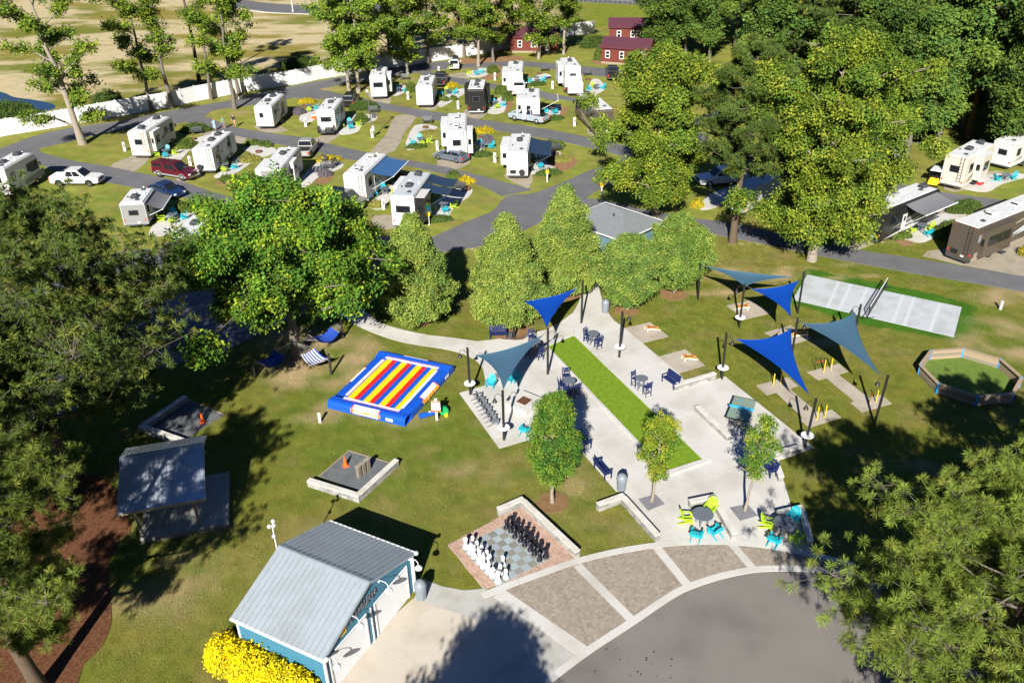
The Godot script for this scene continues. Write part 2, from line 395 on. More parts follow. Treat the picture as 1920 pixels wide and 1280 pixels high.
func make_ground() -> void:
	var na := FastNoiseLite.new(); na.seed = 11; na.frequency = 0.035; na.fractal_octaves = 5
	var nb := FastNoiseLite.new(); nb.seed = 12; nb.frequency = 0.22; nb.fractal_octaves = 4
	var nc := FastNoiseLite.new(); nc.seed = 13; nc.frequency = 0.012; nc.fractal_octaves = 5
	var fence := pg([-89.98, -104.47, -70.97, -119.56, -65.31, -123.57, -57.81, -129.44, -51.51, -134.06, -46.03, -139.41, -35.6, -146.58, -24.7, -156.09, -8.13, -165.41, 2.41, -174.02, 14.27, -187.42, 43.34, -210.09])
	# bare, sandy spots: x, z, half width, half depth, strength
	var bare := []
	for q in [[-14.68, -56.17, 5.0, 2.6, 0.8], [-17.81, -60.36, 4.0, 2.2, 0.6], [-13.07, -58.91, 3.4, 2.2, 0.5], [-11.25, -49.56, 4.6, 0.9, 0.8], [-13.19, -51.75, 1.2, 2.2, 0.7], [-6.54, -48.76, 2.2, 0.9, 0.4],
		[22.04, -71.19, 5.0, 1.6, 0.75], [17.81, -69.62, 1.8, 1.5, 0.6], [18.14, -67.79, 3.0, 0.8, 0.6], [41.38, -65.02, 3.4, 1.4, 0.7], [38.76, -58.05, 4.6, 2.6, 0.7], [38.35, -60.65, 2.0, 1.6, 0.5],
		[31.31, -69.86, 3.2, 0.5, 0.6], [32.73, -62.71, 2.0, 0.9, 0.3], [27.74, -72.29, 5.0, 0.6, 0.5], [-3.22, -43.51, 1.4, 1.0, 0.3], [-0.18, -42.09, 2.0, 1.2, 0.3], [4.1, -41.7, 1.6, 0.8, 0.35], [6.62, -38.25, 1.2, 0.7, 0.3],
		[-18.16, -33.16, 3.6, 2.2, 0.35], [-15.94, -35.45, 2.0, 1.6, 0.3], [-11.35, -37.88, 1.6, 1.2, 0.2], [-19.81, -36.39, 2.2, 0.8, 0.5], [24.78, -43.14, 2.2, 0.8, 0.4], [-53.72, -110.15, 1.2, 0.8, 0.8], [-40.04, -129.57, 2.6, 0.8, 0.7], [-27.13, -143.71, 5.0, 1.6, 0.8], [-6.83, -59.91, 1.5, 0.5, 0.3],
		[25.18, -58.61, 1.2, 0.6, 0.4], [21.91, -54.76, 1.0, 0.8, 0.4], [21.8, -57.1, 0.8, 0.5, 0.4], [-60.35, -124.56, 12.0, 1.6, 0.5], [-52.03, -129.59, 12.0, 1.2, 0.5], [-39.7, -137.92, 9.0, 1.2, 0.5], [-22.54, -148.81, 9.0, 2.0, 0.6]]: bare.append(q)
	var sod := pg([27.24, -71.96, 36.91, -66.22, 39.06, -63.95, 35.65, -58.1, 28.08, -61.44, 23.69, -65.41])
	var sod2 := pg([25.81, -103.31, 52.16, -81.28, 48.79, -74.85, 18.96, -83.05])
	var b := MB.new()
	var blocks := [[-48.0, 52.0, -76.0, -20.0, 0.4], [-48.0, 52.0, -20.0, 12.0, 2.0], [-130.0, -48.0, -76.0, 12.0, 2.0], [52.0, 130.0, -76.0, 12.0, 2.0], [-150.0, 130.0, -200.0, -76.0, 1.0], [-190.0, 170.0, -300.0, -200.0, 2.0]]
	for k in blocks:
		var st: float = k[4]
		var nx := int(round((k[1] - k[0]) / st)); var nz := int(round((k[3] - k[2]) / st))
		var cs := []
		for j in nz + 1:
			for i in nx + 1:
				var p := Vector2(k[0] + i * st, k[2] + j * st)
				var w := Vector2(na.get_noise_2d(p.x + 300, p.y), na.get_noise_2d(p.x, p.y + 300)) * 2.5
				var c := Color(0.172, 0.176, 0.036)
				var camp := smoothstep(-70.0, -80.0, p.y)
				if p.x > 20: camp = smoothstep(-76.0, -88.0, p.y)
				c = c.lerp(Color(0.295, 0.292, 0.070), camp * 0.85)
				c = c.lerp(Color(0.125, 0.175, 0.030).lerp(Color(0.19, 0.23, 0.045), camp), clampf(na.get_noise_2d(p.x, p.y) * 1.6, 0, 0.5))
				c = c.lerp(Color(0.225, 0.190, 0.060), clampf(-na.get_noise_2d(p.x * 1.3 + 70, p.y * 1.3) * 1.8 - 0.1, 0, 0.45))
				c = c.lerp(Color(0.25, 0.195, 0.085), clampf(nb.get_noise_2d(p.x, p.y) * 1.6 - 0.2, 0, 0.5))
				c *= 1.0 + 0.30 * nb.get_noise_2d(p.x * 4.0 + 90, p.y * 4.0)
				c = c.lerp(Color(c.r * 0.72, c.g * 0.92, c.b * 0.8), clampf(nb.get_noise_2d(p.x * 2.3 - 60, p.y * 2.3) * 2.0, 0, 1) * 0.6)
				if Geometry2D.is_point_in_polygon(p, sod): c = Color(0.060, 0.150, 0.020) * (1.0 + 0.25 * nb.get_noise_2d(p.x * 2, p.y * 2))
				for q in bare:
					var s := blob(p + w * 0.5, q)
					if s > 0: c = c.lerp(Color(0.40, 0.30, 0.175), clampf(s * q[4] * (0.75 + nb.get_noise_2d(p.x, p.y) * 1.6), 0, 1))
				# beyond the fence: rough field of dry grass and pale sand
				var fz := -400.0
				for f in fence.size() - 1:
					if p.x >= fence[f].x and p.x < fence[f + 1].x: fz = lerpf(fence[f].y, fence[f + 1].y, (p.x - fence[f].x) / (fence[f + 1].x - fence[f].x))
				if p.x < fence[0].x: fz = fence[0].y
				if p.y < fz - 0.5:
					var f := Color(0.275, 0.225, 0.062).lerp(Color(0.19, 0.20, 0.045), clampf(nc.get_noise_2d(p.x * 1.5, p.y * 3) * 2.2 + 0.2, 0, 1))
					var s := nc.get_noise_2d(p.x * 1.6 + 500, p.y * 4.5) + nb.get_noise_2d(p.x * 0.4, p.y * 0.9) * 0.45
					var away := smoothstep(6.0, 26.0, fz - p.y)
					if p.x > 0: away *= smoothstep(25.0, 0.0, p.x)
					f = f.lerp(Color(0.56, 0.45, 0.29), clampf((s + 0.22) * 3.2, 0, 1) * away)
					if p.x > 5: f = f.lerp(Color(0.20, 0.245, 0.035), smoothstep(5.0, 25.0, p.x) * 0.75)
					c = f
				cs.append(c)
		for j in nz:
			for i in nx:
				var x0: float = k[0] + i * st; var z0: float = k[2] + j * st
				var o := j * (nx + 1) + i
				var a := Vector3(x0, 0, z0); var bb := Vector3(x0 + st, 0, z0); var d := Vector3(x0 + st, 0, z0 + st); var e := Vector3(x0, 0, z0 + st)
				for q in [a, bb, d, a, d, e]: b.v.append(q)
				for q in 6: b.n.append(Vector3.UP)
				for q in [cs[o], cs[o + 1], cs[o + nx + 2], cs[o], cs[o + nx + 2], cs[o + nx + 1]]: b.c.append(q)
	b.col = Color(0.14, 0.16, 0.04)
	for r in [[-900.0, -130.0, -76.0, 40.0], [130.0, 900.0, -76.0, 40.0], [-130.0, 130.0, 12.0, 40.0], [-900.0, -150.0, -200.0, -76.0], [130.0, 900.0, -200.0, -76.0], [-900.0, -190.0, -300.0, -200.0], [170.0, 900.0, -300.0, -200.0], [-900.0, 900.0, -1500.0, -300.0]]:
		b.quad(Vector3(r[0], 0, r[2]), Vector3(r[1], 0, r[2]), Vector3(r[1], 0, r[3]), Vector3(r[0], 0, r[3]))
	struct("ground", b, M.lawn)
	make_grass(b)

# short tufts over the near lawn, in the lawn's own colours
func make_grass(b: MB) -> void:
	var r := RandomNumberGenerator.new(); r.seed = 77
	var keep_off: Array[PackedVector2Array] = [pg([15.81, -54.24, 19.8, -44.97, 16.6, -43.41, 16.79, -41.71, 16.48, -38.97, 17.15, -39.09, 16.68, -35.6, 19.52, -34.45, 28.27, -31.91, 23.53, -23.46, -4.6, -24.09, -10.19, -26.12, -9.53, -27.87, -5.47, -32.9, -4.89, -34.18, -3.12, -33.51, -1.84, -33.48, -4.02, -36.7, -1.16, -39.41, 0.45, -40.32, 3.61, -35.51, 7.91, -36.53, 8.01, -36.78, 6.7, -41.36, 6.21, -41.38, 4.37, -45.49, 3.48, -47.54, 0.83, -46.78, -0.99, -45.9, -4.13, -52.32, -2.22, -53.6, -2.46, -55.55, -3.11, -56.97, -5.03, -58.17, -6.87, -58.82, -8.84, -59.57, -10.54, -60.58, -12.63, -62.26, -14.34, -64.17, -16.04, -66.17, -17.03, -69.07, -15.52, -68.58, -14.16, -67.39, -12.8, -66.03, -11.4, -64.05, -10.06, -62.87, -7.38, -61.5, -5.17, -60.88, -2.78, -60.09, 0.23, -60.66, 2.86, -61.79, 4.12, -63.1, 5.12, -64.67, 5.69, -66.21, 6.2, -71.04, 8.08, -70.95, 8.08, -68.04, 8.11, -66.1, 8.36, -64.14, 8.73, -62.63, 9.27, -61.7, 12.66, -54.36, 14.97, -53.68]), pg([-13.13, -50.54, -7.43, -48.16, -4.23, -55.31, -10.31, -59.04]), pg([-15.13, -31.98, -13.74, -37.5, -11.11, -39.71, -5.51, -36.4, -5.34, -32.67, -9.36, -26.97]), pg([-12.9, -42.03, -9.49, -40.43, -7.35, -44.08, -10.91, -45.89]), pg([-21.52, -36.78, -16.61, -38.12, -18.2, -43.46, -23.42, -43.09]), pg([26.84, -70.96, 38.05, -63.9, 34.81, -58.55, 23.93, -65.6]), pg([-22.7, -38.89, -22.87, -36.27, -20.94, -31.36, -21.32, -28.87, -21.78, -27.26, -29.18, -26.57, -34.19, -32.49, -33.35, -38.53, -25.81, -43.17]), pg([-25.31, -48.16, -21.9, -46.37, -20.14, -50.13, -23.69, -52.48]), pg([9.14, -61.35, 11.42, -62.33, 12.55, -59.89, 10.19, -58.88]), pg([11.04, -56.73, 13.54, -57.84, 14.54, -55.42, 12.25, -54.3]), pg([18.79, -51.68, 19.88, -52.13, 21.05, -48.8, 19.92, -48.08]), pg([22.93, -53.6, 23.97, -54, 25.23, -50.35, 24.12, -49.86]), pg([-7.32, -81.61, -33.17, -62.31, -38.77, -50.99, -35.93, -45.69, -28.63, -54.3, -22.78, -58.96, -14.91, -67.73, -6.47, -77.22])]
	var blade := MB.new()
	for k in 9:
		var a := r.randf() * TAU
		var p := Vector3(r.randfn(), 0, r.randfn()) * 0.07; var h := r.randf_range(0.035, 0.075)
		var w := Vector3(cos(a), 0, sin(a)) * 0.009
		var l := Vector3(r.randfn(), 0, r.randfn()) * 0.03
		blade.tri(p - w, p + l + Vector3(0, h, 0), p + w)
	var xs := []; var cs := []
	for k in 90000:
		var p := Vector2(r.randf_range(-34.0, 40.0), -24.0 - 54.0 * pow(r.randf(), 1.15))
		if absf(p.x) > -p.y * 0.66 + 2.0: continue
		var off := false
		for q in keep_off:
			if Geometry2D.is_point_in_polygon(p, q): off = true; break
		if off: continue
		xs.append(Transform3D(Basis(Vector3.UP, r.randf() * TAU).scaled(Vector3(1, 1, 1) * r.randf_range(0.7, 1.5)), Vector3(p.x, -0.005, p.y)))
		var ix := (int((p.y + 76.0) / 0.4) * 250 + int((p.x + 48.0) / 0.4)) * 6
		var c: Color = b.c[ix] * r.randf_range(0.85, 1.5)
		c.a = 1.0
		cs.append(c)
	mat("blade", g1(1.0), 0.8); vcol(M.blade); M.blade.metallic_specular = 0.1; M.blade.backlight_enabled = true; M.blade.backlight = Color(0.4, 0.45, 0.2)
	var o := crown_node(self, "grass", blade.mesh(), M.blade, xs, cs)
	o.set_meta("label", "short mown grass of the near lawn")

func sheet(called: String, m: Material, p: PackedVector2Array, y: float, label := "") -> MeshInstance3D:
	var o := struct(called, MB.new().slab(p, -0.05, y), m)
	if label: o.set_meta("label", label)
	return o

# a strip of given width along a centre line
func strip(line: PackedVector2Array, w0: float, w1: float) -> PackedVector2Array:
	var l := PackedVector2Array(); var r := PackedVector2Array()
	for i in line.size():
		var d := (line[mini(i + 1, line.size() - 1)] - line[maxi(i - 1, 0)]).normalized()
		var s := lerpf(w0, w1, i / float(line.size() - 1)) / 2
		l.append(line[i] + Vector2(d.y, -d.x) * s); r.append(line[i] - Vector2(d.y, -d.x) * s)
	r.reverse()
	l.append_array(r)
	return l

func ring(upper: Array, lower: Array) -> PackedVector2Array:   # two edges of a road, both given left to right
	var a := smooth(pg(upper)); var b := smooth(pg(lower))
	b.reverse()
	a.append_array(b)
	return a

func make_roads() -> void:
	var y := 0.02
	sheet("loop_road", M.asphalt, ring([-68.62, -106.81, -68.19, -114.04, -65.8, -120.47, -61.71, -124.12, -56.85, -126.52, -50.89, -132.18, -46.5, -135.24, -43.23, -137.55, -40.54, -141.33, -35.45, -145.84, -27.6, -152.33, -16.77, -160, -8.51, -162.74, -0.9, -162.03, 3.64, -160.72, 8.64, -158.53, 16.35, -154.46, 21.11, -151.61], [-65.02, -100.08, -64.42, -106.55, -62.25, -112.05, -62.76, -113.92, -60.25, -116.36, -58.53, -118.7, -54.18, -122.51, -47.97, -124.49, -45.15, -128.21, -44.56, -131.4, -41.01, -133.25, -34.73, -137.2, -31.19, -142.99, -23.45, -148.89, -14.84, -153.99, -8.24, -156.26, 2.88, -156.51, 10.17, -152.58, 13.6, -149.52, 19.94, -145.92]), y)
	sheet("site_road", M.asphalt, ring([-67.8, -116.14, -63.87, -113.99, -61.27, -111.76, -56.52, -108.58, -49.99, -105.44, -46.36, -103.39, -39.36, -99.48, -34.99, -96.12, -28.14, -90.97, -19.96, -85.12, -13.93, -81.96, -8.34, -80.04], [-67.17, -109.27, -60.26, -107.33, -56.71, -104.43, -53.37, -102.83, -48.17, -99.64, -45.25, -98.17, -37.28, -93.99, -33.71, -91.78, -27.74, -87.03, -21.64, -82.36, -14.56, -78.65, -8.12, -77.05]), y + 0.004)
	sheet("site_road", M.asphalt, ring([-49.46, -130.28, -45.23, -128.5, -39.8, -122.82, -32.74, -118.67, -26.63, -115.76, -24.26, -113.45, -18.88, -109.65, -13.35, -106.24, -8.1, -103.01, -3.42, -99.39, 2.79, -94.09], [-51.32, -127.52, -45.6, -124.32, -41.43, -120.56, -36.65, -117.19, -30.04, -113.13, -25.63, -110.54, -20.13, -106.47, -12.4, -103.28, -6.93, -99.41, -3.03, -95.49, -0.87, -92.24]), y + 0.008)
	sheet("site_road", M.asphalt, ring([-34.25, -144.3, -31.26, -143.35, -26.51, -139.86, -21.7, -135.85, -15.4, -130.98, -11.18, -128.28, -5.51, -124.42, 0.25, -121.01, 5.75, -117.75, 11.24, -113.41, 15.72, -109.38], [-35.63, -138.58, -32.91, -137.71, -27.55, -135.99, -21.11, -131.42, -15.06, -127.4, -11.68, -124.32, -6.15, -120.94, 0.58, -116.34, 5.88, -113.06, 10.84, -109.02, 15.13, -104.83]), y + 0.012)
	sheet("site_road", M.asphalt, ring([-17.13, -158.75, -14, -155.13, -10.96, -151.27, -6.27, -147.8, -2.21, -144.5, 1.01, -141.39, 7.24, -136.8, 13.77, -132.41], [-17.85, -156.3, -13.69, -151.12, -10.04, -146.26, -6.13, -143.39, -2.61, -141.34, 1.22, -137.95, 8.15, -133.81, 13.51, -129.66]), y + 0.016)
	sheet("main_road", M.asphalt, smooth(pg([42.99, -137.91, 26.24, -120.99, 13.71, -104.09, 10.09, -100.68, 6.62, -96.72, 4.01, -94.02, 2.15, -92.75, 0.34, -92.51, -0.75, -91.23, -1.33, -88.99, -2.29, -87.17, -3.85, -85.59, -7.32, -81.61, -11.23, -77.08, -16.8, -73.25, -22.3, -71.25, -26.92, -70.37, -30.14, -68.41, -33.17, -62.31, -33.8, -59.49, -35.27, -55.82, -38.77, -50.99, -35.93, -45.69, -32.53, -49.8, -28.63, -54.3, -26.89, -56.64, -24.91, -57.67, -22.78, -58.96, -19.49, -63.09, -14.91, -67.73, -10.73, -72.39, -6.47, -77.22, -2.86, -78.45, 1.71, -82.54, 6.06, -87.95, 8.1, -90.4, 10.74, -94.32, 15.66, -98.98, 26.65, -112.11, 43.14, -129.8]), true, 3), y + 0.020)
	sheet("side_road", M.asphalt, ring([7.74, -91.08, 10.34, -90.43, 14.07, -87.5, 18.74, -84.81, 22.37, -83.3, 26.49, -80.41, 30.1, -77.56, 33.36, -75.74, 38.32, -73.42, 44.95, -69.88, 48.49, -67.98], [7, -89, 10.02, -87.26, 13.65, -84.5, 18.34, -81.52, 21.72, -79.43, 24.78, -77.57, 29.31, -74.58, 35.46, -71, 42.03, -67.64, 46.81, -64.98]), y + 0.024)
	sheet("upper_road", M.asphalt, ring([29.88, -105.15, 35.35, -101.08, 40.55, -97.45, 44.63, -93.55, 48.01, -90.76, 53.99, -87.63, 58.24, -85.36], [28.44, -101.92, 33.71, -97.68, 38.63, -93.73, 42.78, -90.4, 47.15, -87.38, 52.31, -84.78, 56.77, -82.75]), y + 0.004)
	sheet("side_road", M.asphalt, ring([-45.05, -74.01, -40.66, -78.03, -34.94, -79.67, -28.83, -80.68], [-42.68, -68.97, -38.16, -73.11, -32.89, -75.19, -27.39, -77.37]), y)
	sheet("country_road", M.asphalt, ring([-83.17, -254.81, -64.05, -236.8, -51.74, -230.23, -40.69, -228.04, -27.79, -231.34], [-79.13, -241.34, -60.56, -222.61, -49.14, -217.49, -38.68, -215.52, -26.74, -221.58]), y)
	sheet("country_road", M.asphalt, ring([13.05, -241.81, 23.76, -236.74, 41.67, -229.15], [12.41, -229.56, 22.55, -224.14, 39.52, -216.51]), y)
	# kerb of the country road and its guard rail
	var k := MB.new()
	var line := smooth(pg([-78.86, -240.42, -60.36, -221.82, -48.99, -216.74, -38.56, -214.77, -26.66, -220.8]))
	k.slab(strip(line, 0.5, 0.5), 0.0, 0.12)
	var o := struct("road_kerb", k, M.concrete); o.set_meta("label", "pale kerb along the far country road")
	# gravel and concrete pull-through pads of the trailer sites
	var pads := [[-49.62, -108.14, -48.21, -110.68, -46.38, -109.45, -46.36, -103.39, -50.08, -105.65], [-40.32, -101.45, -38.78, -104.94, -36.64, -103.99, -39.05, -98.53], [-37.62, -102.85, -36.36, -112.86, -34.68, -117.55, -38.13, -120.85, -39.15, -107.47], [-42.21, -123.26, -39.03, -122.23, -41.96, -118.56, -43.42, -120.19], [-36.23, -122.3, -33.84, -123.47, -30.76, -119.81, -33.61, -119.24], [-25.75, -116.93, -24.64, -121.2, -22.65, -120.54, -24.09, -113.67, -26.53, -115.27],
		[-16.36, -126.36, -13.32, -125.56, -14.31, -117.38, -14.72, -109.6, -18, -108.27, -16.75, -116.31], [-22.38, -140.88, -19, -139.93, -18.09, -133.34, -21.07, -135.47], [-14.07, -134.29, -11.17, -134.06, -10.62, -129.42, -12.92, -130.19], [-6.61, -128.81, -3.1, -128.55, -3.58, -124.56, -5.12, -124.12], [-8.44, -108.74, -5.34, -108.54, -4.85, -104.03, -6.72, -101.73, -8.76, -103.05], [-0.23, -99.96, 2.84, -99.77, 2.32, -94.82, 1.3, -95.77, -0.36, -98.44],
		[-14.59, -87.07, -12.18, -86.94, -11.65, -83.52, -14.21, -84.09], [-18.91, -92.6, -15.21, -91.89, -15.48, -89.46, -18.56, -90.44], [31.47, -77.62, 37.31, -82.07, 41.67, -84.76, 47.39, -86.27, 45.93, -83.05, 41.29, -81.15, 35.57, -77.41, 33.45, -75.86], [38.86, -74.11, 42.13, -75.8, 45.83, -74.99, 50.42, -77.96, 50.77, -74.75, 47.69, -69.1, 44.87, -70.11], [49.36, -93.27, 52.34, -95.8, 57.44, -97.36, 57.88, -94.55, 49.4, -90.68], [11.11, -120.22, 13.53, -121.92, 14.31, -115.38, 11.26, -113.64], [-13.46, -148.04, -7.38, -153.33, -6.26, -147.42, -10.54, -144.12]]
	for a in pads:
		sheet("gravel_pad", M.gravel_tan, smooth(pg(a), true, 2), 0.014)

# ---------- the plaza ----------
func cut_slabs(parent: Node, called: String, area: PackedVector2Array, holes: Array, origin: Vector2, turn: float, step: Vector2, gap: float, y0: float, y1: float, m: Material) -> void:
	var u := Vector2(sin(turn), -cos(turn)); var w := Vector2(cos(turn), sin(turn))
	var lo := Vector2(1e9, 1e9); var hi := -lo
	for p in area:
		var q := Vector2((p - origin).dot(w), (p - origin).dot(u))
		lo = lo.min(q); hi = hi.max(q)
	for i in range(floori(lo.x / step.x), ceili(hi.x / step.x)):
		for j in range(floori(lo.y / step.y), ceili(hi.y / step.y)):
			var a := Vector2(i * step.x + gap, j * step.y + gap); var d := Vector2((i + 1) * step.x - gap, (j + 1) * step.y - gap)
			var cell := PackedVector2Array()
			for q in [a, Vector2(d.x, a.y), d, Vector2(a.x, d.y)]: cell.append(origin + w * q.x + u * q.y)
			var bits: Array = Geometry2D.intersect_polygons(cell, area)
			for h in holes:
				var rest := []
				for b in bits: rest.append_array(Geometry2D.clip_polygons(b, h))
				bits = rest
			for b in bits:
				if b.size() < 3 or Geometry2D.is_polygon_clockwise(b): continue
				obj(called, MB.new().slab(b, y0, y1), m, parent)

func block_wall(line: Array, h: float, label: String, w := 0.3) -> void:
	var p := pg(line)
	var t := thing("block_wall", label, "wall", v3(p[0]), 0.0, "low concrete block walls")
	for k in 3:
		var key := "block%d" % k
		if not T.has(key):
			var b := MB.new()
			b.col = [Color(0.38, 0.375, 0.36), Color(0.30, 0.295, 0.285), Color(0.46, 0.45, 0.43)][k]
			b.cbox(Vector3.ZERO, Vector3(1, 1, 1), 0.035)
			T[key] = b.mesh(M.block)
	if not T.has("cap"): T.cap = MB.new().cbox(Vector3.ZERO, Vector3(1, 1, 1), 0.03).mesh(M.cap_stone)
	for s in p.size() - 1:
		var a := p[s] - p[0]; var b := p[s + 1] - p[0]
		var d := (b - a).normalized()
		var turn := atan2(-d.y, d.x)
		if s > 0: a += d * w * 0.5
		else: a -= d * 0.0
		if s + 2 < p.size(): b += d * w * 0.5
		var len := (b - a).length()
		var rows := 2
		var ch := (h - 0.07) / rows
		for r in rows:
			var n := maxi(2, roundi(len / 0.42))
			var x := 0.0
			var cuts := [0.0]
			for i in range(1, n): cuts.append((i + (0.5 if r % 2 == 1 else 0.0) + rng.randf_range(-0.1, 0.1)) * len / n)
			cuts.append(len)
			for i in cuts.size() - 1:
				var l: float = cuts[i + 1] - cuts[i]
				if l < 0.05: continue
				var c = a + d * (cuts[i] + l / 2)
				var o := inst("block", T["block%d" % rng.randi_range(0, 2)], t, Vector3(c.x, ch * (r + 0.5), c.y), turn)
				o.scale = Vector3(l - 0.008, ch - 0.006, w + rng.randf_range(-0.008, 0.012))
		var m := maxi(2, roundi(len / 0.6))
		for i in m:
			var c := a + d * (i + 0.5) * len / m
			var o := inst("cap_stone", T.cap, t, Vector3(c.x, h - 0.035, c.y), turn)
			o.scale = Vector3(len / m - 0.006, 0.07, w + 0.07)

func make_plaza() -> void:
	var bocce := pg([4.99, -61.07, 12.58, -43.81, 9.54, -42.3, 2.48, -58.86])
	var pad := pg([15.71, -53.8, 19.53, -44.98, 16.59, -43.62, 16.51, -43.85, 16.58, -42.87, 16.63, -41.71, 16.36, -38.78, 16.88, -38.95, 16.53, -35.6, 14.37, -36.17, 12.06, -36.58, 10.05, -36.64, 7.81, -36.44, 8.01, -36.78, 6.56, -41.02, 6.17, -41.08, 4.34, -45.2, 3.46, -47.17, 0.82, -46.42, -0.98, -45.61, -3.9, -52.31, -1.94, -53.3, -2.26, -55.69, -2.9, -56.96, -3.76, -57.8, -2.77, -59.75, 0.22, -60.31, 2.85, -61.43, 4.1, -62.73, 5.22, -64.28, 5.87, -66.2, 6.22, -68.33, 6.34, -71.03, 7.84, -70.96, 7.85, -68.05, 7.89, -66.11, 8.14, -64.15, 8.51, -62.64, 9.06, -61.71, 12.43, -54.22, 12.75, -52.75, 14.91, -53.39])
	var t := Node3D.new(); t.name = "plaza"; add_child(t); t.set_meta("kind", "structure"); t.set_meta("label", "pale concrete plaza of large slabs around the bocce lawn")
	obj("bed", MB.new().slab(pad, -0.05, 0.006), M.concrete_pad, t)
	cut_slabs(t, "slab", pad, [bocce], Vector2(9.06, -61.71), AX, Vector2(3.2, 3.2), 0.015, -0.04, 0.03, M.concrete)
	var walk := ring([-16.96, -68.65, -15.45, -68.17, -14.1, -66.98, -12.75, -65.64, -11.36, -63.67, -10.02, -62.51, -7.35, -61.15, -5.15, -60.53, -2.77, -59.75], [-17.69, -66.34, -16.11, -66.57, -14.4, -64.55, -12.68, -62.62, -10.58, -60.93, -8.88, -59.91, -6.9, -59.16, -5.04, -58.5, -3.8, -57.8])
	t = Node3D.new(); t.name = "walkway"; add_child(t); t.set_meta("kind", "structure"); t.set_meta("label", "curved concrete footpath from the road to the plaza")
	obj("bed", MB.new().slab(walk, -0.05, 0.010), M.concrete_grey, t)
	cut_slabs(t, "slab", walk, [], Vector2(-5.15, -60.53), 0.25, Vector2(1.9, 9.0), 0.016, -0.04, 0.026, M.concrete)
	# bocce lawn inside its kerb
	t = thing("bocce_court", "long green artificial turf bocce lane inside a pale concrete kerb", "bocce court", Vector3.ZERO)
	var turf := pg([4.98, -60.29, 12.06, -43.94, 9.56, -42.83, 2.8, -58.6])
	obj("turf", MB.new().slab(turf, -0.02, 0.055), M.turf_bocce, t)
	for i in 4:
		var a := bocce[i]; var b := bocce[(i + 1) % 4]; var c := turf[(i + 1) % 4]; var d := turf[i]
		var q := PackedVector2Array([a.lerp(b, 0.002), b.lerp(a, 0.002), c, d])
		var n := maxi(2, roundi(a.distance_to(b) / 3.0))
		for k in n:
			var f := (k + 0.003) / n; var g := (k + 0.997) / n
			obj("kerb_stone", MB.new().slab(PackedVector2Array([q[0].lerp(q[1], f), q[0].lerp(q[1], g), q[3].lerp(q[2], g), q[3].lerp(q[2], f)]), -0.02, 0.13), M.concrete, t)
	# low walls
	block_wall([11.6, -52.16, 14.93, -53.68], 0.46, "straight block wall beside the navy bench on the plaza edge")
	block_wall([12.74, -49.48, 14.17, -45.97], 0.46, "straight block wall between the bocce lane and the table tennis table")
	block_wall([18.46, -44.67, 16.51, -43.96, 16.4, -41.62], 0.46, "angled block wall on the shaded corner of the plaza")
	block_wall([4.87, -39.37, 6.42, -40.13, 8.02, -36.65], 0.5, "bent block wall enclosing a lawn corner near the domed bin")
	block_wall([10.34, -39.48, 11.82, -39.87, 12.35, -36.66], 0.5, "bent block wall behind the sunlit lime and teal chairs")
	block_wall([15.27, -38.35, 16.74, -38.77, 16.43, -35.94], 0.5, "bent block wall behind the shaded teal and lime chairs")
	block_wall([-1.03, -39.12, 0.38, -39.98, 3.4, -35.48], 0.52, "long bent block wall along the giant chess board")
	block_wall([-12.84, -42.24, -9.53, -40.68, -7.52, -44.08], 0.5, "bent block wall around the sunlit horseshoe pit")
	block_wall([-21.98, -46.61, -25.4, -48.41, -23.53, -51.99], 0.5, "bent block wall around the shaded horseshoe pit")
	# square planting cut-outs with dark stone
	for q in [[1222, [7.43, -40.3, 8.53, -40.71, 8.97, -39.81, 7.86, -39.23], "square bed of dark gravel under the sunlit young tree"], [1397, [12.73, -39.36, 13.88, -39.66, 14.22, -38.61, 13.08, -38.19], "square bed of dark gravel under the shaded young tree"]]:
		tag(obj("tree_pit", MB.new().slab(pg(q[1]), -0.02, 0.036), M.gravel_dark), q[2], "gravel bed", "gravel beds in the plaza")
	make_chess()
	make_forecourt()

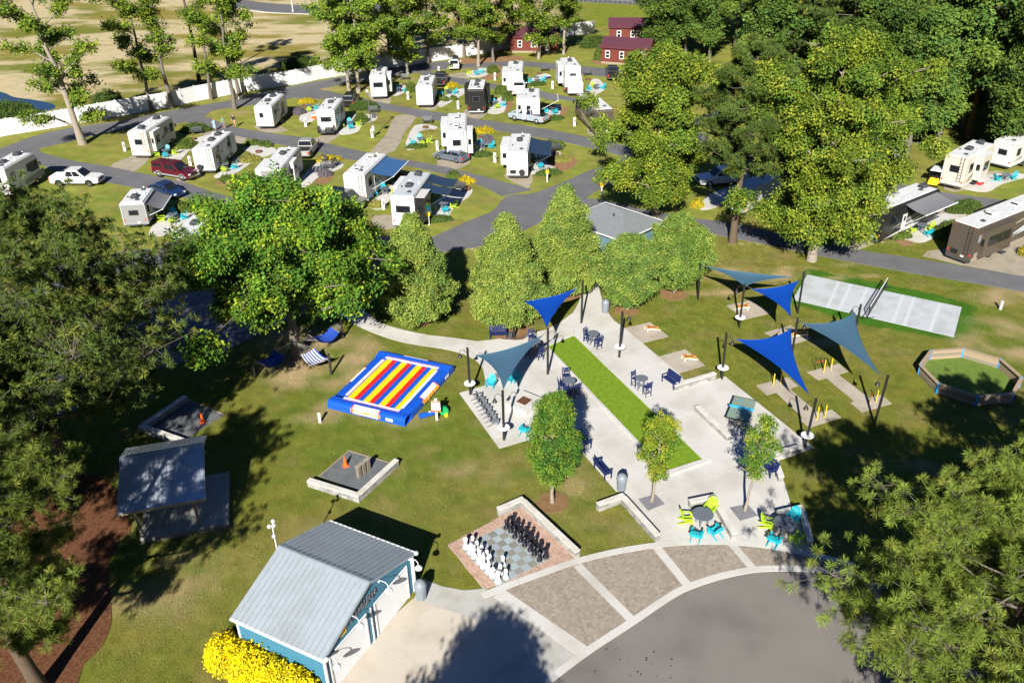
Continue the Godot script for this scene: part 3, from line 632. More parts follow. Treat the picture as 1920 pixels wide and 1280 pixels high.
func make_chess() -> void:
	var o := Vector2(-0.6, -36.02); var e1 := Vector2(0.567, 0.823).normalized(); var e2 := Vector2(e1.y, -e1.x)
	var s := 0.46
	var t := thing("chess_board", "giant chess board of grey and blue paving with a pink brick border", "chess board")
	var edge := pg([-3.87, -36.7, -1.78, -33.28, 3.47, -35.31, 0.31, -39.89])
	obj("bed", MB.new().slab(edge, -0.05, 0.008), M.concrete_grey, t)
	for k in 6: T["tile%d" % k] = null
	for i in 8:
		for j in 8:
			var c := o + e1 * (i - 3.5) * s + e2 * (j - 3.5) * s
			var k := (i + j) % 2 * 3 + rng.randi_range(0, 2)
			if T["tile%d" % k] == null:
				var b := MB.new()
				b.col = [Color(0.255, 0.25, 0.215), Color(0.285, 0.28, 0.245), Color(0.235, 0.235, 0.205), Color(0.33, 0.39, 0.42), Color(0.36, 0.42, 0.45), Color(0.31, 0.365, 0.40)][k]
				b.cbox(Vector3.ZERO, Vector3(s - 0.01, 0.06, s - 0.01), 0.006)
				T["tile%d" % k] = b.mesh(M.paver)
			inst("tile", T["tile%d" % k], t, Vector3(c.x, 0.004, c.y), atan2(-e1.y, e1.x))
	var bricks := MB.new()
	for i in range(-40, 44):
		for j in range(-34, 40):
			var c := o + e1 * (i * 0.205 + (0.1 if j % 2 else 0.0)) + e2 * (j * 0.105)
			var q := Vector2((c - o).dot(e1), (c - o).dot(e2))
			if absf(q.x) < s * 4 + 0.06 and absf(q.y) < s * 4 + 0.03: continue
			if not Geometry2D.is_point_in_polygon(c, edge): continue
			bricks.col = Color(0.50, 0.34, 0.265) * rng.randf_range(0.82, 1.12)
			bricks.box(Vector3(c.x, 0.012 + rng.randf() * 0.004, c.y), Vector3(0.197, 0.04, 0.097), atan2(-e1.y, e1.x))
	obj("brick_border", bricks, M.paver, t).set_meta("kind", "stuff")
	# pieces
	mat("chess_white", g1(0.82), 0.35); mat("chess_black", Color(0.012, 0.012, 0.02), 0.3)
	var prof := {
		"pawn": [[0, 0], [0.16, 0], [0.165, 0.05], [0.135, 0.10], [0.13, 0.15], [0.075, 0.25], [0.06, 0.36], [0.10, 0.39], [0.10, 0.41], [0.065, 0.43], [0.10, 0.48], [0.115, 0.54], [0.10, 0.60], [0.06, 0.645], [0, 0.66]],
		"rook": [[0, 0], [0.18, 0], [0.185, 0.06], [0.15, 0.12], [0.145, 0.17], [0.095, 0.30], [0.09, 0.46], [0.125, 0.52], [0.135, 0.54], [0.135, 0.64], [0.09, 0.64], [0.09, 0.58], [0, 0.58]],
		"bishop": [[0, 0], [0.18, 0], [0.185, 0.06], [0.15, 0.12], [0.145, 0.17], [0.085, 0.32], [0.065, 0.50], [0.115, 0.54], [0.115, 0.56], [0.065, 0.585], [0.10, 0.65], [0.095, 0.70], [0.05, 0.77], [0.025, 0.79], [0.035, 0.815], [0, 0.835]],
		"queen": [[0, 0], [0.19, 0], [0.195, 0.07], [0.16, 0.13], [0.155, 0.18], [0.095, 0.35], [0.07, 0.56], [0.125, 0.60], [0.125, 0.62], [0.075, 0.65], [0.11, 0.78], [0.125, 0.81], [0.08, 0.80], [0.035, 0.84], [0.04, 0.87], [0, 0.89]],
		"king": [[0, 0], [0.19, 0], [0.195, 0.07], [0.16, 0.13], [0.155, 0.18], [0.095, 0.36], [0.075, 0.58], [0.13, 0.62], [0.13, 0.64], [0.08, 0.67], [0.115, 0.80], [0.06, 0.83], [0.02, 0.845], [0, 0.85]],
		"knight": [[0, 0], [0.18, 0], [0.185, 0.06], [0.15, 0.12], [0.145, 0.17], [0.10, 0.24], [0.09, 0.28], [0, 0.29]]}
	var meshes := {}
	for kind in prof:
		var b := MB.new()
		var pr := []
		for q in prof[kind]: pr.append(Vector2(q[0], q[1]))
		b.lathe(Vector3.ZERO, pr, 12)
		if kind == "king":
			b.box(Vector3(0, 0.90, 0), Vector3(0.035, 0.12, 0.03)); b.box(Vector3(0, 0.91, 0), Vector3(0.10, 0.032, 0.028))
		if kind == "rook":
			for k in 6: b.box(Vector3(cos(k * TAU / 6) * 0.112, 0.665, sin(k * TAU / 6) * 0.112), Vector3(0.045, 0.05, 0.06), -k * TAU / 6)
		if kind == "knight":
			b.side(PackedVector2Array([Vector2(-0.10, 0.27), Vector2(0.09, 0.27), Vector2(0.10, 0.42), Vector2(0.04, 0.47), Vector2(0.17, 0.50), Vector2(0.19, 0.56), Vector2(0.10, 0.63), Vector2(0.03, 0.72), Vector2(0.0, 0.66), Vector2(-0.08, 0.60), Vector2(-0.12, 0.46)]), -0.055, 0.055)
		meshes[kind] = b.mesh()
	var order := ["rook", "knight", "bishop", "queen", "king", "bishop", "knight", "rook"]
	var nth := ["first", "second", "third", "fourth", "fifth", "sixth", "seventh", "eighth"]
	for side in 2:
		for i in 8:
			for rank in 2:
				var j: int = (rank if side == 0 else 7 - rank)
				var kind: String = order[i] if rank == 0 else "pawn"
				if side == 0 and rank == 1 and i == 5: j = 2
				var c := o + e1 * ((i - 3.5) * s + rng.randf_range(-0.05, 0.05)) + e2 * ((j - 3.5) * s + rng.randf_range(-0.05, 0.05))
				var cname: String = "white" if side == 0 else "black"
				var lab: String = "%s plastic %s, %s in its row counting from the lawn end of the board" % [cname, kind, nth[i]]
				tag(inst("chess_" + kind, meshes[kind], self, Vector3(c.x, 0.034, c.y), rng.randf_range(-0.3, 0.3) + (0.97 if side == 0 else -2.17), M["chess_" + cname]), lab, "chess piece", cname + " giant chess pieces")

func make_forecourt() -> void:
	# asphalt turning drive
	sheet("driveway", M.drive_asphalt, pg([0.91, -26.72, 1.52, -27.36, 3.52, -28.89, 5.93, -30.66, 7.57, -31.99, 9.14, -32.91, 10.9, -33.63, 12.95, -34.12, 14.4, -34.16, 17.02, -33.93, 20.54, -32.68, 27.1, -29.83, 23.53, -23.46, 0.81, -23.97]), 0.018)
	# concrete in front of the shed
	var apron := pg([-5.46, -32.75, -5.15, -33.76, -4.88, -34.02, -3.98, -33.54, -2.83, -33.24, -1.78, -33.32, -0.98, -33.15, 3.35, -29.05, 1.44, -27.3, 0.15, -26.16, -4.76, -25.99, -2.1, -31.21])
	sheet("apron", M.concrete_grey, apron, 0.022)
	sheet("shed_slab", M.concrete_warm, pg([-5.49, -32.75, -2.1, -31.21, -4.34, -26.84, -4.76, -25.99, -10.19, -26.12, -9.32, -27.86]), 0.028)
	var slab2 := struct("shed_slab_joint", MB.new().slab(strip(pg([-7.42, -29.88, -4.38, -27.44]), 0.02, 0.02), 0.02, 0.031), M.concrete_grey)
	slab2.set_meta("label", "thin joint across the warm concrete slab in front of the shed")
	# paver fields
	var outer := smooth(pg([-1.83, -32.83, -1.04, -33.23, 0.98, -34.18, 3.29, -35.19, 5.52, -35.87, 7.79, -36.32, 10.02, -36.51, 12.03, -36.45, 14.33, -36.04, 16.57, -35.27, 18.36, -34.48]))
	var inner := smooth(pg([1.26, -27.3, 3.35, -29.05, 5.97, -30.97, 7.61, -32.21, 8.94, -33.07, 10.83, -33.82, 12.73, -34.28, 14.46, -34.35, 16.25, -34.22, 18.14, -33.86]))
	var field := smooth(pg([-0.92, -33.07, 0.98, -34.18, 3.29, -35.19, 5.52, -35.87, 7.79, -36.32, 10.02, -36.51, 12.03, -36.45, 14.33, -36.04, 16.57, -35.27, 18.36, -34.48]))
	var back := smooth(pg([3.28, -29.06, 5.97, -30.97, 7.61, -32.21, 8.94, -33.07, 10.83, -33.82, 12.73, -34.28, 14.46, -34.35, 16.25, -34.22, 18.14, -33.86])); back.reverse()
	field.append_array(back)
	var t := Node3D.new(); t.name = "paved_forecourt"; add_child(t); t.set_meta("kind", "structure"); t.set_meta("label", "curved band of tan herringbone pavers between concrete kerbs")
	obj("bed", MB.new().slab(field, -0.05, 0.006), M.concrete_grey, t)
	var pv := MB.new()
	var lo := Vector2(1e9, 1e9); var hi := -lo
	for p in field: lo = lo.min(p); hi = hi.max(p)
	hi.x = minf(hi.x, 18.0)
	var w := 0.24
	var u := Vector2(0.82, 0.57); var uq := Vector2(-0.57, 0.82)
	for i in range(-130, 130):
		for j in range(-65, 65):
			for k in 2:
				# herringbone of 2 x 1 stones
				var c2 := (Vector2(i - 2 * j, i + 2 * j) + (Vector2(1, 0.5) if k == 0 else Vector2(2.5, 0))) * w * 0.5
				var c := Vector2(5.0, -33.0) + u * c2.x + uq * c2.y
				if c.x < lo.x or c.y < lo.y or c.x > hi.x or c.y > hi.y or not Geometry2D.is_point_in_polygon(c, field): continue
				var tone := rng.randf()
				pv.col = Color(0.33, 0.275, 0.22).lerp(Color(0.40, 0.345, 0.285), tone) * rng.randf_range(0.85, 1.05)
				pv.box(Vector3(c.x, 0.012 + rng.randf() * 0.004, c.y), Vector3(w - 0.008, 0.03, w * 0.5 - 0.008) if k == 0 else Vector3(w * 0.5 - 0.008, 0.03, w - 0.008), atan2(-u.y, u.x))
	obj("pavers", pv, M.paver, t).set_meta("kind", "stuff")
	var bands := [[outer, 0.42], [inner, 0.42], [pg([-0.98, -33, 3.17, -29.09]), 0.75], [pg([3.35, -34.91, 5.83, -30.97]), 0.5], [pg([7.89, -36.19, 9.11, -33.25]), 0.5], [pg([12.15, -36.32, 12.87, -34.4]), 0.45]]
	for bi in bands.size():
		var line: PackedVector2Array = bands[bi][0]; var wd: float = bands[bi][1]
		var total := 0.0
		for i in line.size() - 1: total += line[i].distance_to(line[i + 1])
		var n := maxi(2, roundi(total / 2.2))
		var cur := Curve2D.new()
		for p in line: cur.add_point(p)
		for k in n:
			var seg := PackedVector2Array()
			for s in 6: seg.append(cur.sample_baked(clampf((k + 0.004 + 0.992 * s / 5.0) / n * total, 0, total), true))
			obj("kerb_stone", MB.new().slab(strip(seg, wd, wd), -0.03, (0.045 if bi < 2 else 0.039)), M.concrete, t)
	# oil drops on the drive
	var spots := MB.new()
	for k in 26:
		var c := Vector2(6.61, -28.09) + Vector2(rng.randfn(0, 1.6), rng.randfn(0, 1.0))
		var r := rng.randf_range(0.015, 0.06)
		var ring_ := PackedVector2Array()
		for j in 7: ring_.append(c + Vector2(cos(j * TAU / 7), sin(j * TAU / 7)) * r * rng.randf_range(0.8, 1.2))
		spots.slab(ring_, 0.017, 0.0215)
	var so := struct("oil_stains", spots, M.rubber); so.set_meta("label", "scatter of small dark oil drops on the drive")
	# brown mulch bed at the lower left
	sheet("mulch_bed", M.mulch, smooth(pg([-22.7, -38.89, -22.9, -37.77, -22.87, -36.27, -22.34, -34.62, -21.69, -33.26, -20.94, -31.36, -20.86, -29.99, -21.32, -28.87, -21.78, -27.26, -29.18, -26.57, -34.19, -32.49, -33.35, -38.53, -29.23, -43.28, -25.81, -43.17]), true, 3), 0.03)
	sheet("mulch_bed", M.mulch, smooth(pg([-10.37, -26.99, -14.02, -29.39, -14.97, -30.41, -14.38, -30.74, -8.4, -27.24, -8.71, -26.08]), true, 2), 0.03)
	# straw rings round the plaza trees
	for q in [[2.27, -40.16, 0.95, "straw mulch ring around the young tree on the lawn"], [-7.66, -63.33, 1.15, "straw mulch ring under the leftmost pyramid tree"], [9.75, -64.46, 1.0, "straw mulch ring under the round tree by the footpath"], [14.2, -67.25, 1.2, "straw mulch ring under the round tree by the shade sails"], [0.02, -61.37, 1.6, "straw mulch ring under the pyramid tree behind the navy bench"], [4.7, -68.09, 1.6, "straw mulch ring under the tallest pyramid tree"]]:
		var p := PackedVector2Array()
		for k in 18: p.append(Vector2(q[0], q[1]) + Vector2(cos(k * TAU / 18), sin(k * TAU / 18)) * q[2] * rng.randf_range(0.9, 1.08))
		var b := MB.new().slab(p, -0.02, 0.03)
		tag(obj("mulch_ring", b, M.pine_straw), q[3], "mulch ring", "mulch rings around trees")
# ---------- garage, hut ----------
func make_garage() -> void:
	var W := 7.2; var D := 5.2; var E := 2.66; var R := 4.0
	var t := thing("equipment_shed", "blue clapboard shed with pale ribbed metal roof and two white roller doors", "shed", Vector3(-7.2, 0, -30.1), 1.085)
	# walls of lap boards; front is +z, the front wall stands at z = 0
	var bh := 0.19
	var walls := obj("wall", MB.new(), M.siding_blue, t)
	var core := MB.new()
	core.side(PackedVector2Array([Vector2(0, 0), Vector2(-D, 0), Vector2(-D, E), Vector2(0, E)]), -W / 2, W / 2)
	core.quad(Vector3(0, R - 0.12, 0), Vector3(W / 2, E, 0), Vector3(-W / 2, E, 0), Vector3(0, R - 0.12, 0))
	core.quad(Vector3(0, R - 0.12, -D), Vector3(-W / 2, E, -D), Vector3(W / 2, E, -D), Vector3(0, R - 0.12, -D))
	walls.mesh = core.mesh(M.siding_blue)
	var y := 0.05
	while y < R - 0.35:
		# half width of the gable at this height
		var hw := W / 2 if y + bh < E else W / 2 * (R - 0.16 - y - bh) / (R - 0.16 - E)
		hw = minf(hw, W / 2)
		if hw > 0.15:
			for z in [0.0, -D]:
				var f := MB.new()
				var s := 1.0 if z == 0.0 else -1.0
				var prof := PackedVector2Array([Vector2(z, y), Vector2(z + s * 0.03, y), Vector2(z + s * 0.012, y + bh), Vector2(z, y + bh)])
				if z == 0.0 and y < 2.1:   # leave the doors free
					for q in [[-W / 2, -3.3], [-0.45, 0.25], [3.15, W / 2]]:
						obj("siding_board", MB.new().side(prof, q[0], q[1]), M.siding_blue, t)
				else:
					obj("siding_board", f.side(prof, -hw, hw), M.siding_blue, t)
		if y + bh < E:
			for s in [-1.0, 1.0]:
				var f := MB.new()
				f.t = Transform3D(Basis(Vector3.UP, PI / 2), Vector3.ZERO)
				f.side(PackedVector2Array([Vector2(s * W / 2, y), Vector2(s * (W / 2 + 0.03), y), Vector2(s * (W / 2 + 0.012), y + bh), Vector2(s * W / 2, y + bh)]), 0.0, D)
				obj("siding_board", f, M.siding_blue, t)
		y += bh
	for q in [[-W / 2, 0.0], [W / 2, 0.0], [-W / 2, -D], [W / 2, -D]]:
		obj("corner_trim", MB.new().box(Vector3(q[0] + signf(q[0]) * 0.01, E / 2, q[1] + (0.01 if q[1] == 0.0 else -0.01)), Vector3(0.11, E, 0.11)), M.white_paint, t)
	# roller doors with slats
	var slat := MB.new().side(PackedVector2Array([Vector2(0, 0), Vector2(0.02, 0.012), Vector2(0.03, 0.05), Vector2(0.02, 0.088), Vector2(0, 0.1)]), -1.36, 1.36).mesh(M.door_white)
	for x in [-1.875, 1.70]:
		var d := obj("roller_door", MB.new().box(Vector3(0, 1.08, 0), Vector3(2.76, 2.16, 0.02)), M.door_white, t, Vector3(x, 0, 0.01))
		for k in 21: inst("slat", slat, d, Vector3(0, k * 0.1, 0.01))
		for s in [-1, 1]: obj("door_frame", MB.new().box(Vector3(x + s * 1.42, 1.1, 0.03), Vector3(0.09, 2.2, 0.09)), M.white_paint, t)
		obj("door_frame", MB.new().box(Vector3(x, 2.22, 0.03), Vector3(2.93, 0.07, 0.09)), M.white_paint, t)
	# roof: one sheet between each pair of ribs
	var ow := 3.8; var od := 0.18
	var sl := Vector2(ow, R - 2.62).length()
	var an := atan2(R - 2.62, ow)
	var n := 18
	var len := D + 2 * od
	var step := len / n
	var sheet_ := MB.new()
	sheet_.box(Vector3(sl / 2, 0.0, 0), Vector3(sl, 0.03, step - 0.004))
	sheet_.side(PackedVector2Array([Vector2(-step / 2, 0.015), Vector2(-step / 2 + 0.045, 0.015), Vector2(-step / 2 + 0.038, 0.07), Vector2(-step / 2 + 0.008, 0.07)]), 0.01, sl - 0.01)
	for k in 2: sheet_.side(PackedVector2Array([Vector2(-step / 6 + k * step / 3, 0.015), Vector2(-step / 6 + k * step / 3 + 0.03, 0.015), Vector2(-step / 6 + k * step / 3 + 0.015, 0.024)]), 0.01, sl - 0.01)
	var sm := sheet_.mesh(M.roof_pale)
	for s in [-1.0, 1.0]:
		for k in n:
			var o := inst("roof_panel", sm, t)
			var zz := od - step * (k + 0.5)
			if s > 0: o.transform = Transform3D(Basis(Vector3(0, 0, 1), -an), Vector3(0.02, R, zz))
			else: o.transform = Transform3D(Basis(Vector3.UP, PI) * Basis(Vector3(0, 0, 1), -an), Vector3(-0.02, R, zz))
	obj("ridge_cap", MB.new().side(PackedVector2Array([Vector2(od + 0.02, 0), Vector2(od + 0.02, 0.02), Vector2(-len + od - 0.02, 0.02), Vector2(-len + od - 0.02, 0)]), -0.05, 0.05), M.roof_pale, t, Vector3(0, R + 0.045, 0))
	for s in [-1.0, 1.0]:
		var cap := MB.new()
		cap.t = Transform3D(Basis(Vector3(0, 0, 1), -s * an), Vector3(0, R + 0.05, 0))
		cap.box(Vector3(s * 0.13, 0.0, od - len / 2), Vector3(0.26, 0.012, len + 0.04))
		obj("ridge_cap", cap, M.roof_pale, t)
		for z in [od, od - len]:
			var rk := MB.new()
			rk.t = Transform3D(Basis(Vector3(0, 0, 1), -s * an), Vector3(0, R, 0))
			rk.box(Vector3(s * sl / 2, -0.045, z), Vector3(sl, 0.13, 0.035))
			obj("rake_trim", rk, M.roof_pale, t)
		obj("gutter", MB.new().box(Vector3(s * (ow + 0.03), 2.6, od - len / 2), Vector3(0.1, 0.1, len)), M.white_paint, t)
	for q in [[W / 2 + 0.08, 0.1], [-0.1, 0.09], [-W / 2 - 0.06, 0.1]]:
		var top := 2.5 if absf(q[0]) > 1 else 2.35
		obj("downpipe", MB.new().box(Vector3(q[0], top / 2, q[1]), Vector3(0.07, top, 0.06)), M.white_paint, t)
	# gooseneck lamps
	for q in [[-1.55, 3.2], [0.85, 3.25], [-3.45, 2.45], [3.45, 2.45]]:
		var l := obj("gooseneck_lamp", MB.new().tube([Vector3(q[0], q[1], 0.0), Vector3(q[0], q[1] + 0.1, 0.18), Vector3(q[0], q[1] + 0.1, 0.42), Vector3(q[0], q[1] - 0.02, 0.56), Vector3(q[0], q[1] - 0.2, 0.58)], [0.02, 0.02, 0.02, 0.02, 0.02], 6), M.white_paint, t)
		obj("lamp_shade", MB.new().lathe(Vector3(q[0], q[1] - 0.42, 0.58), [Vector2(0.2, 0), Vector2(0.19, 0.06), Vector2(0.12, 0.14), Vector2(0.05, 0.2), Vector2(0, 0.24)], 12), M.white_paint, l)
		obj("wall_plate", MB.new().lathe(Vector3(q[0], q[1] - 0.05, 0.02), [Vector2(0, 0), Vector2(0.07, 0.0), Vector2(0.07, 0.1), Vector2(0, 0.1)], 8), M.white_paint, l)
	for q in [[-3.75, 2.62], [3.75, 2.62]]:
		obj("flood_light", MB.new().lathe(Vector3(q[0], q[1], 0.3), [Vector2(0, 0), Vector2(0.1, 0.02), Vector2(0.12, 0.1), Vector2(0.08, 0.18), Vector2(0, 0.2)], 8), M.white_paint, t)
	# raised letters over the doors and a yellow panel
	mat("letter_metal", Color(0.22, 0.21, 0.24), 0.45, 0.4)
	for k in 11:
		var g := MB.new()
		g.t = Transform3D(Basis.IDENTITY, Vector3(-1.78 + k * 0.22, 2.95 + 0.02 * (k % 3), 0.08))
		for s in 3 + k % 2:
			var a := Vector3(rng.randf_range(-0.08, 0.08), rng.randf_range(-0.2, 0.0), 0); var e := Vector3(rng.randf_range(-0.1, 0.1), rng.randf_range(0.08, 0.3), 0)
			g.tube([a, e], [0.028, 0.022], 4)
		obj("raised_letter", g, M.letter_metal if k % 3 else M.steel, t)
	var ys := obj("notice_panel", MB.new().box(Vector3(-2.15, 2.8, 0.05), Vector3(0.46, 0.46, 0.02)), M.yellow, t)
	mat("print_red", Color(0.6, 0.12, 0.02), 0.6)
	for k in 3: obj("printed_mark", MB.new().box(Vector3(-2.15 + (k - 1) * 0.09, 2.8 + (k % 2) * 0.06, 0.064), Vector3(0.06, 0.22, 0.006)), M.print_red, ys)
	# post with cameras behind the shed
	var c := thing("camera_post", "slim white post with camera heads behind the shed roof", "post", Vector3(-12.3, 0, -33.2))
	obj("pole", MB.new().bar(Vector3.ZERO, Vector3(0, 4.9, 0), 0.035), M.white_paint, c)
	for q in [[0.12, 4.95, 0.1], [-0.14, 4.85, 0.06], [0.02, 4.25, 0.12], [0.05, 5.05, -0.1]]:
		obj("camera_head", MB.new().lathe(Vector3(q[0], q[1] - 0.1, q[2]), [Vector2(0, 0), Vector2(0.08, 0.02), Vector2(0.11, 0.1), Vector2(0.07, 0.18), Vector2(0, 0.2)], 8), M.white_paint, c)
	bin(-5.07, -32.77, "grey domed litter bin beside the shed's roller door")
	bin(7.91, -64.16, "grey domed litter bin beside the footpath near the trees")
	bin(6.51, -41.17, "grey domed litter bin at the corner of the block wall")

func bin(x: float, z: float, label: String) -> void:
	var t := thing("litter_bin", label, "litter bin", Vector3(x, 0.03, z), -0.4, "domed litter bins")
	obj("drum", MB.new().lathe(Vector3.ZERO, [Vector2(0, 0), Vector2(0.26, 0), Vector2(0.31, 0.80), Vector2(0.30, 0.85), Vector2(0, 0.85)], 18), M.grey_plastic, t)
	for k in 9: obj("rib", MB.new().bar(Vector3(cos(k * TAU / 9) * 0.265, 0.03, sin(k * TAU / 9) * 0.265), Vector3(cos(k * TAU / 9) * 0.31, 0.78, sin(k * TAU / 9) * 0.31), 0.014, 4), M.grey_plastic, t)
	var l := obj("dome_lid", MB.new().lathe(Vector3(0, 0.84, 0), [Vector2(0.34, 0), Vector2(0.34, 0.07), Vector2(0.31, 0.18), Vector2(0.24, 0.30), Vector2(0.13, 0.385), Vector2(0, 0.41)], 18), M.grey_plastic, t)
	obj("flap", MB.new().box(Vector3(0.0, 1.0, -0.3), Vector3(0.34, 0.24, 0.06)), M.black_plastic, l)

func make_hut() -> void:
	# open pavilion on a plank deck; local +z faces the camera
	var t := thing("pavilion", "small open pavilion with blue metal roof on a grey plank deck", "pavilion", Vector3(-19.8, 0, -40.3), 0.262)
	var n := 22
	for k in n:
		obj("deck_board", MB.new().box(Vector3(-2.45 + (k + 0.5) * 4.9 / n, 0.32, 0), Vector3(4.9 / n - 0.012, 0.05, 5.0)), M.deck_grey, t)
	for s in [-1, 1]: obj("deck_fascia", MB.new().box(Vector3(0, 0.15, s * 2.46), Vector3(4.94, 0.28, 0.06)), M.wood_grey, t)
	for s in [-1, 1]: obj("deck_fascia", MB.new().box(Vector3(s * 2.44, 0.15, 0), Vector3(0.06, 0.28, 4.85)), M.wood_grey, t)
	for q in [[-2.3, 2.3], [0.85, 2.3], [-2.3, -1.9], [0.85, -1.9]]:
		obj("post", MB.new().box(Vector3(q[0], 1.45, q[1]), Vector3(0.14, 2.3, 0.14)), M.wood_grey, t)
	obj("beam", MB.new().box(Vector3(-0.75, 2.52, 2.3), Vector3(4.5, 0.2, 0.12)), M.wood_grey, t)
	obj("beam", MB.new().box(Vector3(-0.75, 2.52, -1.9), Vector3(4.5, 0.2, 0.12)), M.wood_grey, t)
	# roof: ridge across, long slope to the front
	var rz := -1.0; var ry := 3.75; var fz := 2.75; var fy := 2.62; var bz := -3.0; var by := 3.0
	for k in 20:
		var x0 := -3.05 + k * 0.23
		for s in 2:
			var a := Vector3(x0, ry, rz); var e := Vector3(x0, fy if s == 0 else by, fz if s == 0 else bz)
			var d := (e - a); var l := d.length()
			var b := MB.new()
			var up := Vector3(0, absf(d.z), -d.y * signf(d.z)).normalized() * 0.03
			for q in [[0.0, 0.226, 0.0, 1.0], [0.0, 0.02, 1.0, 2.2]]:
				var p0 = a + Vector3(q[0], 0, 0) + up * q[2]; var p1 = a + Vector3(q[1], 0, 0) + up * q[2]
				var p2 = p1 + d; var p3 = p0 + d
				var h: Vector3 = up * (q[3] - q[2])
				if s == 1:
					var sw = p0; p0 = p3; p3 = sw; sw = p1; p1 = p2; p2 = sw
				b.quad(p0 + h, p1 + h, p2 + h, p3 + h); b.quad(p3, p2, p1, p0)
				b.quad(p3 + h, p2 + h, p2, p3); b.quad(p1 + h, p0 + h, p0, p1)
				b.quad(p2 + h, p1 + h, p1, p2); b.quad(p0 + h, p3 + h, p3, p0)
			obj("roof_panel", b, M.roof_blue, t)
	obj("ridge_cap", MB.new().box(Vector3(-0.75, ry + 0.06, rz), Vector3(4.66, 0.03, 0.2)), M.roof_blue, t)
	for x in [-3.08, 1.58]:
		obj("gable_trim", MB.new().side(PackedVector2Array([Vector2(rz, ry - 0.16), Vector2(rz, ry + 0.05), Vector2(fz, fy + 0.05), Vector2(fz, fy - 0.12)]), x - 0.02, x + 0.02), M.roof_blue, t)
		obj("gable_trim", MB.new().side(PackedVector2Array([Vector2(rz, ry - 0.16), Vector2(rz, ry + 0.05), Vector2(bz, by + 0.05), Vector2(bz, by - 0.12)]), x - 0.02, x + 0.02), M.roof_blue, t)
	obj("eave_board", MB.new().box(Vector3(-0.75, fy - 0.07, fz), Vector3(4.6, 0.14, 0.03)), M.wood_tan, t)

# ---------- games on the lawn ----------
func letters(text: String, size: float, m: Material, parent: Node, xf: Transform3D, called := "lettering", weight := 800, depth := 0.012) -> void:
	var tm := TextMesh.new()
	tm.text = text
	var f := SystemFont.new(); f.font_names = PackedStringArray(["Droid Sans"]); f.font_weight = weight
	tm.font = f; tm.font_size = 32; tm.pixel_size = size / 32.0; tm.depth = depth
	var o := inst(called, tm, parent, Vector3.ZERO, 0.0, m)
	o.transform = xf

func roll(p0: Vector3, p1: Vector3, r: float) -> MB:   # a fat inflated tube with rounded ends
	var ps := []; var rs := []
	for k in 13:
		var f := k / 12.0
		ps.append(p0.lerp(p1, f)); rs.append(r * (1.0 - 0.02 * absf(sin(f * 18.0))))
	return MB.new().tube(ps, rs, 14)

